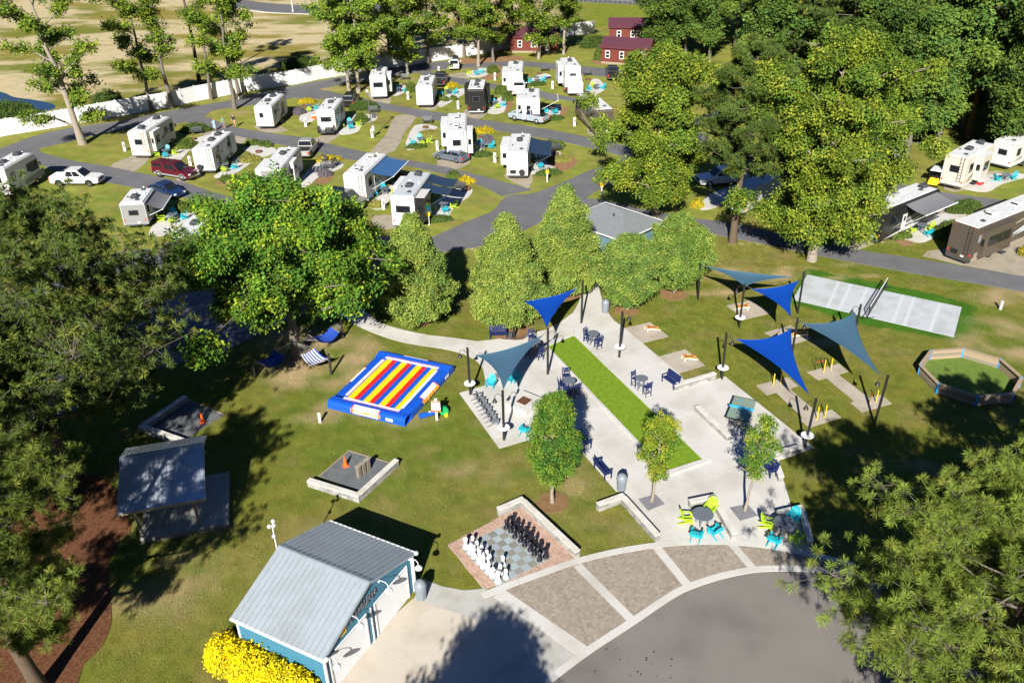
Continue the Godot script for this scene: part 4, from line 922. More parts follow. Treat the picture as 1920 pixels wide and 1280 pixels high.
func make_games() -> void:
	make_jump_pad()
	# horseshoe pits
	for q in [[[-10.87, -45.65, -8.09, -44.32, -9.62, -41.52, -12.34, -43.11], "sunlit bed of grey gravel in the horseshoe pit", [-10.84, -44.08], "orange cone beside the wooden stake boxes in the sunlit horseshoe pit"], [[-23.5, -52.13, -20.33, -50.14, -22.28, -47.21, -25.39, -49.1], "shaded bed of grey gravel in the horseshoe pit", [-21.57, -49.28], "red orange cone in the shaded horseshoe pit"]]:
		var p := pg(q[0])
		var t := thing("horseshoe_pit", q[1], "gravel bed", Vector3.ZERO, 0.0, "horseshoe pits")
		obj("gravel", MB.new().slab(p, -0.02, 0.05), M.gravel_grey, t)
		for k in 2: obj("timber_edge", MB.new().slab(strip(PackedVector2Array([p[k * 3], p[(k * 3 + 1) % 4]]), 0.07, 0.07), -0.02, 0.08), M.wood_tan, t)
		var c := thing("traffic_cone", q[3], "traffic cone", Vector3(q[2][0], 0.05, q[2][1]), 0.4, "orange traffic cones")
		obj("base", MB.new().cbox(Vector3(0, 0.02, 0), Vector3(0.4, 0.04, 0.4), 0.03), M.orange, c)
		obj("cone", MB.new().lathe(Vector3(0, 0.04, 0), [Vector2(0.15, 0), Vector2(0.03, 0.70), Vector2(0, 0.71)], 14), M.orange, c)
	var st := thing("stake_boxes", "row of three upright wooden box posts in the sunlit horseshoe pit", "wooden posts", Vector3(-9.55, 0.05, -43.25), 0.98)
	for k in 3:
		var b := obj("box_post", MB.new().box(Vector3((k - 1) * 0.42, 0.42, 0), Vector3(0.26, 0.84, 0.22)), M.wood_grey, st)
		obj("post_cap", MB.new().cbox(Vector3((k - 1) * 0.42, 0.87, 0), Vector3(0.36, 0.07, 0.3), 0.02), M.bark_pale, b)
	obj("rail", MB.new().box(Vector3(0, 0.86, 0.0), Vector3(1.3, 0.05, 0.16)), M.wood_grey, st)
	# shuffle lanes with yellow pegs
	for q in [[[[17.66, -52.5, 20.25, -53.55, 20.67, -52.31, 18.1, -51.22], [19.5, -48.28, 22.09, -49.28, 22.43, -48.3, 19.9, -47.21], [18.79, -51.68, 19.88, -52.13, 21.05, -48.8, 19.92, -48.08]], [18.89, -52.45, 19.48, -52.64, 20.69, -48.11, 21.31, -48.34], "shuffle lane in tree shade with four yellow pegs near the plaza corner"], [[[21.85, -54.16, 24.6, -55.26, 24.92, -54.11, 22.36, -53.04], [23.67, -50.07, 26.19, -50.99, 26.5, -49.84, 24.06, -48.88], [22.93, -53.6, 23.97, -54, 25.23, -50.35, 24.12, -49.86]], [23.1, -54.11, 23.71, -54.38, 24.95, -49.9, 25.44, -50.01], "shuffle lane with four yellow pegs beside the tall lamp post"]]:
		var t := thing("peg_lane", q[2], "game lane", Vector3.ZERO, 0.0, "peg game lanes")
		for k in 3: obj("pad", MB.new().slab(pg(q[0][k]), -0.03, 0.03 + (0.004 if k == 2 else 0.0)), M.concrete_pad, t)
		for k in range(0, 8, 2): obj("peg", MB.new().bar(Vector3(q[1][k], 0, q[1][k + 1]), Vector3(q[1][k], 1.05, q[1][k + 1]), 0.04, 8), M.yellow, t)
	var rk := thing("ring_rack", "small dark ring rack behind the yellow pegs", "rack", Vector3(22.9, 0, -54.6), 0.2)
	for s in [-1, 1]: obj("leg", MB.new().bar(Vector3(s * 0.35, 0, 0.1), Vector3(s * 0.35, 0.95, -0.05), 0.02), M.black_metal, rk)
	for y in [0.35, 0.65, 0.93]: obj("rung", MB.new().bar(Vector3(-0.35, y, 0.0), Vector3(0.35, y, 0.0), 0.018), M.red if y == 0.65 else M.black_metal, rk)
	# bean-bag boards
	var pads := [[[9.14, -61.35, 11.42, -62.33, 12.55, -59.89, 10.19, -58.88], 11.4, -61.07, 0.25, "cornhole board on the pad beside the upper footpath"], [[11.04, -56.73, 13.54, -57.84, 14.54, -55.42, 12.25, -54.3], 13.55, -56.39, 0.25, "cornhole board on the pad behind the navy bench"], [[18.3, -64.96, 20.56, -65.85, 21.75, -63.47, 19.28, -62.46], 19.49, -64.42, 2.9, "cornhole board on the pad under the upper shade sails"], [[20.26, -60.18, 22.73, -61.31, 23.74, -59.09, 21.67, -58.09], 22.97, -59.63, 2.9, "cornhole board mostly hidden behind the large blue shade sail"]]
	mat("board_yellow", Color(0.70, 0.50, 0.16), 0.6); mat("board_red", Color(0.45, 0.05, 0.02), 0.6)
	for i in 4:
		var q: Array = pads[i]
		var o := tag(obj("cornhole_pad", MB.new().slab(pg(q[0]), -0.03, 0.026), M.concrete_pad), ["tan concrete pad beside the upper footpath", "tan concrete pad behind the navy bench", "tan concrete pad under the upper shade sails", "tan concrete pad half hidden by the large blue shade sail"][i], "concrete pad", "cornhole pads")
		var t := thing("cornhole_board", q[4], "cornhole board", Vector3(q[1], 0.026, q[2]), q[3], "cornhole boards")
		var b := MB.new()
		var xf := Transform3D(Basis(Vector3(0, 0, 1), -0.24), Vector3(0, 0.2, 0))
		b.t = xf
		b.box(Vector3.ZERO, Vector3(1.2, 0.05, 0.62))
		obj("deck", b, M.board_yellow, t)
		var s := MB.new()
		s.t = xf
		for k in 2:
			s.box(Vector3(0, 0.029, 0), Vector3(1.25, 0.008, 0.13), 0.42 * (1 if k == 0 else -1))
		obj("painted_cross", s, M.board_red, t)
		var hb := MB.new(); hb.t = xf
		hb.lathe(Vector3(-0.36, 0.026, 0), [Vector2(0, 0.014), Vector2(0.075, 0.014), Vector2(0.075, 0)], 10)
		obj("hole", hb, M.black_plastic, t)
		for k in [-1, 1]: obj("leg", MB.new().box(Vector3(-0.5, 0.15, k * 0.27), Vector3(0.05, 0.3, 0.04)), M.white_rough, t)
		for k in [-1, 1]:
			var fr := MB.new(); fr.t = xf
			fr.box(Vector3(0, -0.05, k * 0.295), Vector3(1.2, 0.07, 0.03))
			obj("side_rail", fr, M.white_rough, t)
	# table tennis
	var tt := thing("table_tennis_table", "grey green table tennis table with blue net half in tree shade", "table", Vector3(15.56, 0.03, -48.5), -0.43)
	mat("table_green", Color(0.20, 0.27, 0.21), 0.4); mat("net_blue", Color(0.01, 0.30, 0.62), 0.6)
	for s in [-1, 1]:
		obj("table_half", MB.new().cbox(Vector3(0, 0.74, s * 0.69), Vector3(1.52, 0.05, 1.35), 0.01), M.table_green, tt)
		for k in [-1, 1]: obj("leg", MB.new().tube([Vector3(k * 0.55, 0.0, s * 1.1), Vector3(k * 0.55, 0.5, s * 0.95), Vector3(k * 0.55, 0.72, s * 0.6)], [0.03, 0.03, 0.03], 6), M.black_metal, tt)
		obj("edge_rail", MB.new().box(Vector3(0, 0.74, s * 1.385), Vector3(1.56, 0.07, 0.05)), M.black_metal, tt)
	obj("net", MB.new().box(Vector3(0, 0.84, 0), Vector3(1.66, 0.15, 0.04)), M.net_blue, tt)
	obj("paddle", MB.new().lathe(Vector3(-0.25, 0.766, -0.95), [Vector2(0.09, 0), Vector2(0.09, 0.012), Vector2(0, 0.012)], 10), M.net_blue, tt)
	# octagonal ball pit
	var cx := Vector2(33.1, -52.6); var oct := PackedVector2Array()
	for k in 8: oct.append(cx + Vector2(cos(k * TAU / 8 + 0.30), sin(k * TAU / 8 + 0.30)) * 3.35)
	var pt := thing("ball_pit", "octagonal wooden walled ball pit with green floor and blue corner brackets", "ball pit")
	obj("floor", MB.new().slab(oct, -0.02, 0.03), M.turf_pit, pt)
	mat("bracket_blue", Color(0.01, 0.30, 0.75), 0.5)
	for k in 8:
		var a := oct[k]; var b := oct[(k + 1) % 8]
		var d := (b - a).normalized(); var mid := (a + b) / 2
		for r in 3:
			obj("plank", MB.new().box(Vector3(mid.x, 0.15 + r * 0.25, mid.y), Vector3(a.distance_to(b) - 0.1, 0.235, 0.06), atan2(-d.y, d.x)), M.wood_tan if (k + r) % 3 else M.wood_grey, pt)
		obj("bench_cap", MB.new().box(Vector3(mid.x, 0.80, mid.y), Vector3(a.distance_to(b) - 0.06, 0.05, 0.26), atan2(-d.y, d.x)), M.wood_tan, pt)
		obj("corner_bracket", MB.new().box(Vector3(a.x, 0.42, a.y), Vector3(0.1, 0.86, 0.12), -(k * TAU / 8 + 0.30) + PI / 2), M.bracket_blue, pt)
	# net court
	var ct := thing("net_court", "pale grey painted concrete court with faint striped patches", "sports court")
	var cp := pg([26.93, -70.62, 37.83, -63.81, 34.92, -58.88, 24.21, -65.79])
	obj("surface", MB.new().slab(cp, -0.03, 0.03), M.court_paint, ct)
	mat("court_streak", Color(0.495, 0.525, 0.555), 0.7)
	for f in [0.22, 0.30, 0.41, 0.64, 0.71, 0.87]:
		var a := cp[0].lerp(cp[1], f); var b := cp[3].lerp(cp[2], f + rng.randf_range(-0.01, 0.01))
		obj("pale_band", MB.new().slab(strip(PackedVector2Array([a.lerp(b, 0.01), a.lerp(b, 0.99)]), 0.22, 0.3), 0.02, 0.033), M.court_streak, ct)
	var n0 := Vector3(29.32, -62.21, 0); var n1 := Vector3(32.86, -67.54, 0)
	n0 = Vector3(n0.x, 0, n0.y); n1 = Vector3(n1.x, 0, n1.y)
	var nt := thing("court_net", "long black net on a steel frame across the pale court", "net")
	for e in [n0, n1]:
		obj("post", MB.new().bar(e, e + Vector3(0, 1.1, 0), 0.04), M.black_metal, nt)
		obj("foot", MB.new().bar(e + Vector3(-0.6, 0.06, 0.1), e + Vector3(0.6, 0.06, -0.1), 0.035), M.black_metal, nt)
	obj("top_tape", MB.new().bar(n0 + Vector3(0, 1.06, 0), n1 + Vector3(0, 1.06, 0), 0.045), M.white_paint, nt)
	obj("bottom_rail", MB.new().bar(n0 + Vector3(-0.5, 0.1, 0.1), n1 + Vector3(-0.5, 0.1, 0.1), 0.03), M.black_metal, nt)
	var mesh := MB.new()
	var dn := n1 - n0
	for k in 60: mesh.bar(n0 + dn * (k / 60.0) + Vector3(0, 0.15, 0), n0 + dn * (k / 60.0) + Vector3(0, 1.03, 0), 0.006, 3)
	for k in 10: mesh.bar(n0 + Vector3(0, 0.15 + k * 0.095, 0), n1 + Vector3(0, 0.15 + k * 0.095, 0), 0.006, 3)
	var mo := obj("net_mesh", mesh, M.black_plastic, nt); mo.set_meta("kind", "stuff")
	for q in [[-13.38, -49, "short white post on the lawn by the inflatable jump pad"], [40.8, -63.3, "short white post on bare lawn right of the pale court"]]:
		var p := thing("marker_post", q[2], "post", Vector3(q[0], 0, q[1]), 0.2, "short white posts")
		obj("post", MB.new().box(Vector3(0, 0.36, 0), Vector3(0.17, 0.72, 0.13)), M.white_vinyl, p)
		obj("cap", MB.new().cbox(Vector3(0, 0.75, 0), Vector3(0.22, 0.06, 0.18), 0.02), M.white_vinyl, p)
	make_sails()
	make_hammocks()

# rows of small worn printed strokes, too small to read
func scribble(length: float, wide: float, y: float, at: Vector3, turn: float) -> MB:
	var b := MB.new()
	b.t = Transform3D(Basis(Vector3.UP, turn), at)
	var x := -length / 2
	while x < length / 2:
		var w := rng.randf_range(0.03, 0.09)
		if rng.randf() < 0.82:
			b.box(Vector3(x + w / 2, y, rng.randf_range(-0.25, 0.25) * wide), Vector3(w * 0.8, 0.006, rng.randf_range(0.15, 0.5) * wide), rng.randf_range(-0.5, 0.5))
		x += w + 0.03
	return b

func make_jump_pad() -> void:
	var l := Vector2(-13.16, -50.74); var b := Vector2(-7.45, -48.29); var r := Vector2(-4.39, -55.32)
	var c := (l + r) / 2
	var w := 6.25; var d := 7.7; var h := 0.60
	var dir := (b - l).normalized()
	var t := thing("jump_pad", "blue inflatable jump pad with yellow, red and blue stripes", "inflatable", v3(c), atan2(-dir.y, dir.x))
	# border rolls: square section with rounded top edges
	var rw := 0.98
	var prof := func(a: float) -> PackedVector2Array: return PackedVector2Array([Vector2(a, 0.02), Vector2(a + 0.02, 0.42), Vector2(a + 0.12, 0.56), Vector2(a + 0.32, 0.615), Vector2(a + 0.55, 0.60), Vector2(a + 0.62, 0.57), Vector2(a + 0.70, 0.58), Vector2(a + 0.88, 0.55), Vector2(a + rw, 0.47), Vector2(a + rw, 0.02)])
	for s in [-1, 1]:
		var f := MB.new()
		if s < 0: f.t = Transform3D(Basis(Vector3.UP, PI), Vector3.ZERO)
		var pr: PackedVector2Array = prof.call(-d / 2)
		f.side(pr, -w / 2 + 0.01, w / 2 - 0.01)
		obj("border_roll", f, M.pvc_blue, t)
		var g := MB.new()
		g.t = Transform3D(Basis(Vector3.UP, s * PI / 2), Vector3.ZERO)
		g.side(prof.call(-w / 2), -d / 2 + rw, d / 2 - rw)
		obj("border_roll", g, M.pvc_blue, t)
	# striped bouncing surface: yellow, red, blue x 3, yellow
	var inner := w - 2 * rw
	var widths := [1.3, 1.0, 1.05, 1.3, 1.0, 1.05, 1.3, 1.0, 1.05, 1.2]
	var cols := ["yellow", "red", "blue", "yellow", "red", "blue", "yellow", "red", "blue", "yellow"]
	var sum := 0.0
	for q in widths: sum += q
	var x := -inner / 2
	for k in widths.size():
		var ww: float = widths[k] / sum * inner
		var s := MB.new()
		var steps := 10
		for j in steps:
			var z0 := -d / 2 + rw + (d - 2 * rw) * j / steps; var z1 := -d / 2 + rw + (d - 2 * rw) * (j + 1) / steps
			for m in 4:
				var a0 := PI * m / 4.0; var a1 := PI * (m + 1) / 4.0
				var xa := x + ww * m / 4.0; var xb := x + ww * (m + 1) / 4.0
				var ya := 0.47 + sin(a0) * 0.07; var yb := 0.47 + sin(a1) * 0.07
				var e0 := 0.012 * sin(j * 1.9 + k); var e1 := 0.012 * sin((j + 1) * 1.9 + k)
				s.quad(Vector3(xa, ya + e0, z0), Vector3(xb, yb + e0, z0), Vector3(xb, yb + e1, z1), Vector3(xa, ya + e1, z1))
		obj("stripe", s, M["pvc_" + cols[k]], t)
		x += ww
	obj("seam", MB.new().box(Vector3(0, 0.45, 0), Vector3(inner + 0.1, 0.02, d - 2 * rw + 0.1)), M.pvc_blue, t)
	mat("print_orange", Color(0.9, 0.32, 0.02), 0.5); mat("print_grey", Color(0.42, 0.25, 0.27), 0.6)
	# printed safety strips along the inner edge of the border
	for s in [-1, 1]:
		var st := obj("printed_strip", MB.new().box(Vector3(0, 0.565, s * (d / 2 - rw + 0.12)), Vector3(inner + 0.2, 0.02, 0.24)), M.pvc_white, t)
		obj("red_edge", MB.new().box(Vector3(0, 0.566, s * (d / 2 - rw + 0.27)), Vector3(inner + 0.2, 0.02, 0.10)), M.pvc_red, st)
		obj("print", scribble(inner + 0.3, 0.2, 0, Vector3(0, 0.578, s * (d / 2 - rw + 0.11)), 0.0), M.print_grey, st)
		var sv := obj("printed_strip", MB.new().box(Vector3(s * (w / 2 - rw + 0.12), 0.56, 0), Vector3(0.24, 0.02, d - 2 * rw - 0.5)), M.pvc_white, t)
		obj("red_edge", MB.new().box(Vector3(s * (w / 2 - rw + 0.27), 0.561, 0), Vector3(0.10, 0.02, d - 2 * rw - 0.5)), M.pvc_red, sv)
		obj("print", scribble(d - 2 * rw - 0.2, 0.2, 0, Vector3(s * (w / 2 - rw + 0.11), 0.574, 0), PI / 2), M.print_grey, sv)
	# name panels wrapped over the outer edges
	for k in 4:
		var tn := k * PI / 2
		var half := d / 2 if k % 2 == 0 else w / 2
		var panel := MB.new()
		panel.t = Transform3D(Basis(Vector3.UP, tn), Vector3.ZERO)
		var pw := 1.05
		var pts := [Vector2(half + 0.012, 0.12), Vector2(half - 0.005, 0.42), Vector2(half - 0.11, 0.575), Vector2(half - 0.33, 0.635)]
		for j in 3:
			panel.quad(Vector3(-pw, pts[j + 1].y, pts[j + 1].x), Vector3(pw, pts[j + 1].y, pts[j + 1].x), Vector3(pw, pts[j].y, pts[j].x), Vector3(-pw, pts[j].y, pts[j].x))
		var po := obj("name_panel", panel, M.pvc_white, t)
		var edge := MB.new()
		edge.t = panel.t
		for s in [-1, 1]:
			for j in 3: edge.quad(Vector3(s * pw - 0.04, pts[j + 1].y + 0.006, pts[j + 1].x + 0.006), Vector3(s * pw + 0.04, pts[j + 1].y + 0.006, pts[j + 1].x + 0.006), Vector3(s * pw + 0.04, pts[j].y + 0.006, pts[j].x + 0.006), Vector3(s * pw - 0.04, pts[j].y + 0.006, pts[j].x + 0.006))
		obj("panel_edge", edge, M.pvc_red, po)
		letters("THE JUMP PAD", 0.36, M.print_orange, po, Transform3D(Basis(Vector3.UP, tn), Vector3.ZERO) * Transform3D(Basis(Vector3.RIGHT, -0.30), Vector3(0, 0.34, half + 0.03)), "lettering", 900, 0.04)
	for q in [[1.9, d / 2 + 0.012, 0.0], [w / 2 + 0.012, -2.6, PI / 2]]:
		obj("vent_panel", MB.new().box(Vector3(q[0], 0.28, q[1]), Vector3(0.55, 0.22, 0.02), q[2]), M.pvc_white, t)
	# blower with its tube, and the rules sign
	var bl := thing("blower", "green air blower with blue hose beside the jump pad", "blower", Vector3(-4.85, 0, -49.7), 0.3)
	mat("blower_green", Color(0.01, 0.35, 0.10), 0.4)
	var xb := MB.new()
	xb.t = Transform3D(Basis(Vector3.RIGHT, PI / 2), Vector3(0, 0.33, -0.15))
	xb.lathe(Vector3.ZERO, [Vector2(0, 0), Vector2(0.3, 0), Vector2(0.33, 0.06), Vector2(0.33, 0.28), Vector2(0.3, 0.34), Vector2(0, 0.34)], 16)
	obj("fan_housing", xb, M.blower_green, bl)
	obj("intake", MB.new().lathe(Vector3(0.1, 0.02, 0.3), [Vector2(0, 0), Vector2(0.14, 0), Vector2(0.14, 0.14), Vector2(0, 0.14)], 10), M.pvc_yellow, bl)
	obj("hose", MB.new().tube([Vector3(-0.2, 0.3, -0.05), Vector3(-0.6, 0.28, -0.05), Vector3(-1.1, 0.27, 0.02), Vector3(-1.75, 0.3, 0.1)], [0.14, 0.17, 0.17, 0.2], 12), M.pvc_blue, bl)
	obj("hose_patch", MB.new().box(Vector3(-1.0, 0.43, 0.0), Vector3(0.16, 0.04, 0.14)), M.pvc_white, bl)
	var sg := thing("rules_sign", "white rules sign with orange edges on a post beside the jump pad", "sign", Vector3(-5.3, 0, -48.95), -0.1)
	obj("post", MB.new().box(Vector3(0, 0.85, -0.06), Vector3(0.16, 1.7, 0.1)), M.white_vinyl, sg)
	obj("post_cap", MB.new().cbox(Vector3(0, 1.72, -0.06), Vector3(0.22, 0.07, 0.18), 0.02), M.white_vinyl, sg)
	var bd := obj("board", MB.new().box(Vector3(0, 1.18, 0.02), Vector3(0.62, 0.86, 0.03)), M.white_paint, sg)
	obj("top_band", MB.new().box(Vector3(0, 1.57, 0.04), Vector3(0.62, 0.07, 0.012)), M.orange, bd)
	obj("bottom_band", MB.new().box(Vector3(0, 0.81, 0.04), Vector3(0.62, 0.12, 0.012)), M.orange, bd)
	mat("ink", g1(0.08), 0.7)
	for k in 9: obj("text_line", MB.new().box(Vector3(-0.02 + 0.04 * (k % 3), 1.48 - k * 0.068, 0.037), Vector3(0.44 - 0.06 * (k % 3), 0.018, 0.006)), M.ink, bd)

# pole with a round ledge and a bell lamp on a curved arm
func sail_pole(x: float, z: float, h: float, lean: Vector2, ledge: float, lamp: float, label: String) -> Vector3:
	var t := thing("sail_pole", label, "pole", Vector3(x, 0, z), 0.0, "dark poles of the shade sails")
	var top := Vector3(lean.x, h, lean.y)
	obj("pole", MB.new().bar(Vector3.ZERO, top, 0.085, 12), M.black_metal, t)
	obj("pole_cap", MB.new().lathe(top, [Vector2(0.09, 0), Vector2(0.09, 0.03), Vector2(0, 0.06)], 10), M.black_metal, t)
	if ledge > 0: obj("round_ledge", MB.new().lathe(top * (ledge / h), [Vector2(0.08, -0.03), Vector2(0.40, -0.03), Vector2(0.42, 0.0), Vector2(0.40, 0.03), Vector2(0.08, 0.03)], 20), M.white_rough, t)
	if lamp != 0.0:
		var a := top * 0.93
		var d := Vector3(cos(lamp), 0, sin(lamp))
		var arm := obj("lamp_arm", MB.new().tube([a + Vector3(0, -0.35, 0), a + d * 0.12, a + d * 0.3 + Vector3(0, 0.16, 0), a + d * 0.5 + Vector3(0, 0.1, 0), a + d * 0.56 + Vector3(0, -0.1, 0)], [0.018, 0.018, 0.018, 0.018, 0.018], 6), M.black_metal, t)
		obj("bell_shade", MB.new().lathe(a + d * 0.56 + Vector3(0, -0.42, 0), [Vector2(0.17, 0), Vector2(0.16, 0.04), Vector2(0.09, 0.14), Vector2(0.07, 0.26), Vector2(0.03, 0.32), Vector2(0, 0.33)], 12), M.black_metal, arm)
	return Vector3(x, 0, z) + top

func sail(label: String, m: Material, corners: Array, tops: Array) -> void:
	var t := thing("shade_sail", label, "shade sail", Vector3.ZERO, 0.0, "triangular shade sails")
	var a: Vector3 = corners[0]; var b: Vector3 = corners[1]; var c: Vector3 = corners[2]
	var cen := (a + b + c) / 3
	var n := 18
	var f := func(u: float, v: float) -> Vector3:
		var w := 1.0 - u - v
		var p: Vector3 = a * w + b * u + c * v
		# edges curve inwards, the cloth is slightly slack
		var pull := Vector3.ZERO
		pull += (c - (a + b) / 2) * (4 * w * u) * 0.085 * (1.0 - v)
		pull += (a - (b + c) / 2) * (4 * u * v) * 0.085 * (1.0 - w)
		pull += (b - (a + c) / 2) * (4 * v * w) * 0.085 * (1.0 - u)
		return p + pull * (1.0 - 6.0 * w * u * v) + Vector3(0, -0.5 * w * u * v * 4.0, 0)
	var s := MB.new()
	for i in n:
		for j in n - i:
			var p0: Vector3 = f.call(i / float(n), j / float(n)); var p1: Vector3 = f.call((i + 1) / float(n), j / float(n)); var p2: Vector3 = f.call(i / float(n), (j + 1) / float(n))
			for k in 2:
				if k == 0:
					if (p2 - p0).cross(p1 - p0).y > 0: s.tri(p0, p1, p2)
					else: s.tri(p0, p2, p1)
				elif i + j < n - 1:
					var p3: Vector3 = f.call((i + 1) / float(n), (j + 1) / float(n))
					if (p3 - p1).cross(p2 - p1).y < 0: s.tri(p1, p3, p2)
					else: s.tri(p1, p2, p3)
	# smooth normals from neighbouring faces
	var acc := {}
	for i in s.v.size():
		var key := Vector3i(s.v[i] * 500)
		acc[key] = acc.get(key, Vector3.ZERO) + s.n[i]
	for i in s.v.size(): s.n[i] = acc[Vector3i(s.v[i] * 500)].normalized()
	obj("cloth", s, m, t)
	for e in 3:
		var ps := []; var rs := []
		for k in 13:
			var q := k / 12.0
			ps.append(f.call(q, 0.0) if e == 0 else f.call(1.0 - q, q) if e == 1 else f.call(0.0, 1.0 - q)); rs.append(0.025)
		obj("hem", MB.new().tube(ps, rs, 5), m, t)
		obj("strap", MB.new().bar(corners[e], tops[e], 0.015, 5), M.steel, t)

func make_sails() -> void:
	var p := {}
	p[1] = sail_pole(-3.08, -52.07, 3.9, Vector2(-0.05, 0), 1.0, PI, "dark sail pole with ledge at the lawn corner of the fire patio")
	p[2] = sail_pole(-0.67, -46.53, 3.9, Vector2(0, 0), 1.05, 2.8, "dark sail pole with ledge in front of the grey rocking chairs")
	p[3] = sail_pole(2.62, -54.6, 3.9, Vector2(0.0, 0), 0.0, 0.35, "dark sail pole between the fire patio and the bocce lane")
	p[4] = sail_pole(0.18, -60.14, 3.2, Vector2(0, 0), 0.0, 0.0, "dark sail pole beside the navy bench under the pyramid tree")
	p[5] = sail_pole(5.75, -62.39, 3.85, Vector2(0.05, -0.1), 0.0, 0.0, "dark sail pole where the footpath meets the plaza")
	p[6] = sail_pole(8.22, -56.84, 3.95, Vector2(0.08, 0), 0.95, -0.2, "dark lamp pole with ledge standing alone beside the bocce lane")
	p[7] = sail_pole(15.39, -53.45, 3.85, Vector2(-0.05, -0.1), 1.0, 0.8, "dark sail pole with ledge at the end of the straight block wall")
	p[8] = sail_pole(18.93, -45.06, 3.8, Vector2(0.15, 0), 1.0, 3.0, "dark sail pole with ledge at the shaded plaza corner")
	p[9] = sail_pole(24.36, -47.42, 3.9, Vector2(0.15, 0), 0.0, PI, "tall dark sail pole standing on shaded grass")
	p[10] = sail_pole(18.48, -61.13, 3.9, Vector2(0, 0), 0.95, PI, "dark sail pole with ledge beside the upper cornhole pad")
	p[11] = sail_pole(16.15, -66.24, 3.4, Vector2(-0.1, 0), 0.0, 0.0, "dark sail pole beside the round tree")
	p[12] = sail_pole(23.91, -63.37, 3.8, Vector2(0.0, -0.05), 0.0, 0.0, "dark sail pole at the corner of the pale court")
	p[13] = sail_pole(20.98, -55.4, 3.9, Vector2(0.0, 0), 0.0, 0.4, "dark sail pole in the middle shared by three sails")
	p[14] = sail_pole(26.25, -57.33, 3.9, Vector2(0.05, 0), 0.0, PI, "dark sail pole behind the grey sail near the court net")
	var at := func(x: float, z: float, y: float) -> Vector3: return Vector3(x, y, z)
	sail("blue shade sail over the path beside the pyramid trees", M.sail_blue, [at.call(0.95, -60.82, 3.0), at.call(5.22, -61.6, 3.6), at.call(2.55, -55.16, 3.7)], [p[4], p[5], p[3]])
	sail("grey shade sail over the teal chairs on the fire patio", M.sail_grey, [at.call(-2.51, -51.59, 3.6), at.call(2.2, -54.17, 3.6), at.call(-0.62, -47.02, 3.75)], [p[1], p[3], p[2]])
	sail("grey shade sail stretched above the upper cornhole pad", M.sail_grey, [at.call(16.45, -65.89, 3.3), at.call(22.81, -62.92, 3.6), at.call(18.67, -61.76, 3.4)], [p[11], p[12], p[10]])
	sail("smaller blue shade sail beside the pale court", M.sail_blue, [at.call(18.99, -60.67, 3.7), at.call(23.19, -62.42, 3.5), at.call(20.65, -56, 3.8)], [p[10], p[12], p[13]])
	sail("largest blue shade sail over the shaded peg lane", M.sail_blue, [at.call(15.94, -52.89, 3.7), at.call(20.39, -54.79, 3.4), at.call(18.8, -45.67, 3.8)], [p[7], p[13], p[8]])
	sail("largest grey shade sail between the court and the peg lanes", M.sail_grey, [at.call(21.12, -54.93, 3.75), at.call(25.77, -56.84, 3.5), at.call(24.09, -47.82, 3.8)], [p[13], p[14], p[9]])

func make_hammocks() -> void:
	mat("hammock_blue", Color(0.01, 0.05, 0.32), 0.8); mat("rope", Color(0.6, 0.58, 0.5), 0.9); mat("post_dark", Color(0.025, 0.02, 0.018), 0.7); mat("stripe_white", g1(0.7), 0.8)
	var tree := Vector3(-16.81, -57.99, 0); tree = Vector3(tree.x, 1.3, tree.y)
	var posts := [[-19.35, -54.99, "dark hammock post on the left in the tree's shade"], [-13.67, -55.22, "dark hammock post at the end of the striped hammock"], [-13.66, -60.71, "dark hammock post farthest from the camera"]]
	var labs := ["plain blue hammock hung to the left of the tree", "blue and white striped hammock hung toward the jump pad", "plain blue hammock hung behind the tree"]
	for k in 3:
		var pb := Vector3(posts[k][0], 0, posts[k][1])
		var po := thing("hammock_post", posts[k][2], "post", pb, 0.0, "dark hammock posts")
		obj("post", MB.new().box(Vector3(0, 0.9, 0), Vector3(0.16, 1.8, 0.16)), M.post_dark, po)
		obj("hook", MB.new().bar(Vector3(0, 1.35, 0), Vector3(0.0, 1.35, 0.14), 0.02), M.steel, po)
		var t := thing("hammock", labs[k], "hammock", Vector3.ZERO, 0.0, "hammocks around the tree")
		var a := pb + Vector3(0, 1.35, 0); var b := tree + (pb - tree).normalized() * 0.35
		b.y = 1.35
		var d := b - a; var side_ := Vector3(-d.z, 0, d.x).normalized()
		var n := 14
		var at := func(u: float, v: float) -> Vector3:   # u along, v across (-1..1)
			var q := lerpf(0.16, 0.68, u)
			var w := 0.72 * (1.0 - 0.1 * pow(2 * u - 1, 2))
			return a + d * q + side_ * v * w + Vector3(0, -0.75 * (1.0 - pow(2 * u - 1, 2) * 0.62) - 0.10 * (1.0 - v * v), 0)
		var strips := 12
		for s in strips:
			var c := MB.new()
			for i in n:
				var p0: Vector3 = at.call(i / float(n), s * 2.0 / strips - 1); var p1: Vector3 = at.call((i + 1) / float(n), s * 2.0 / strips - 1)
				var p2: Vector3 = at.call((i + 1) / float(n), (s + 1) * 2.0 / strips - 1); var p3: Vector3 = at.call(i / float(n), (s + 1) * 2.0 / strips - 1)
				c.quad(p0, p1, p2, p3); c.quad(p0 + Vector3(0, -0.015, 0), p3 + Vector3(0, -0.015, 0), p2 + Vector3(0, -0.015, 0), p1 + Vector3(0, -0.015, 0))
			obj("cloth_strip", c, M.stripe_white if k == 1 and s % 2 == 0 else M.hammock_blue, t)
		for e in 2:
			var hook := a if e == 0 else b
			obj("spreader_bar", MB.new().bar(at.call(float(e), -1.05), at.call(float(e), 1.05), 0.025), M.wood_tan, t)
			var r := MB.new()
			for s in 9: r.bar(at.call(float(e), s * 0.25 - 1.0), hook, 0.006, 3)
			obj("ropes", r, M.rope, t)
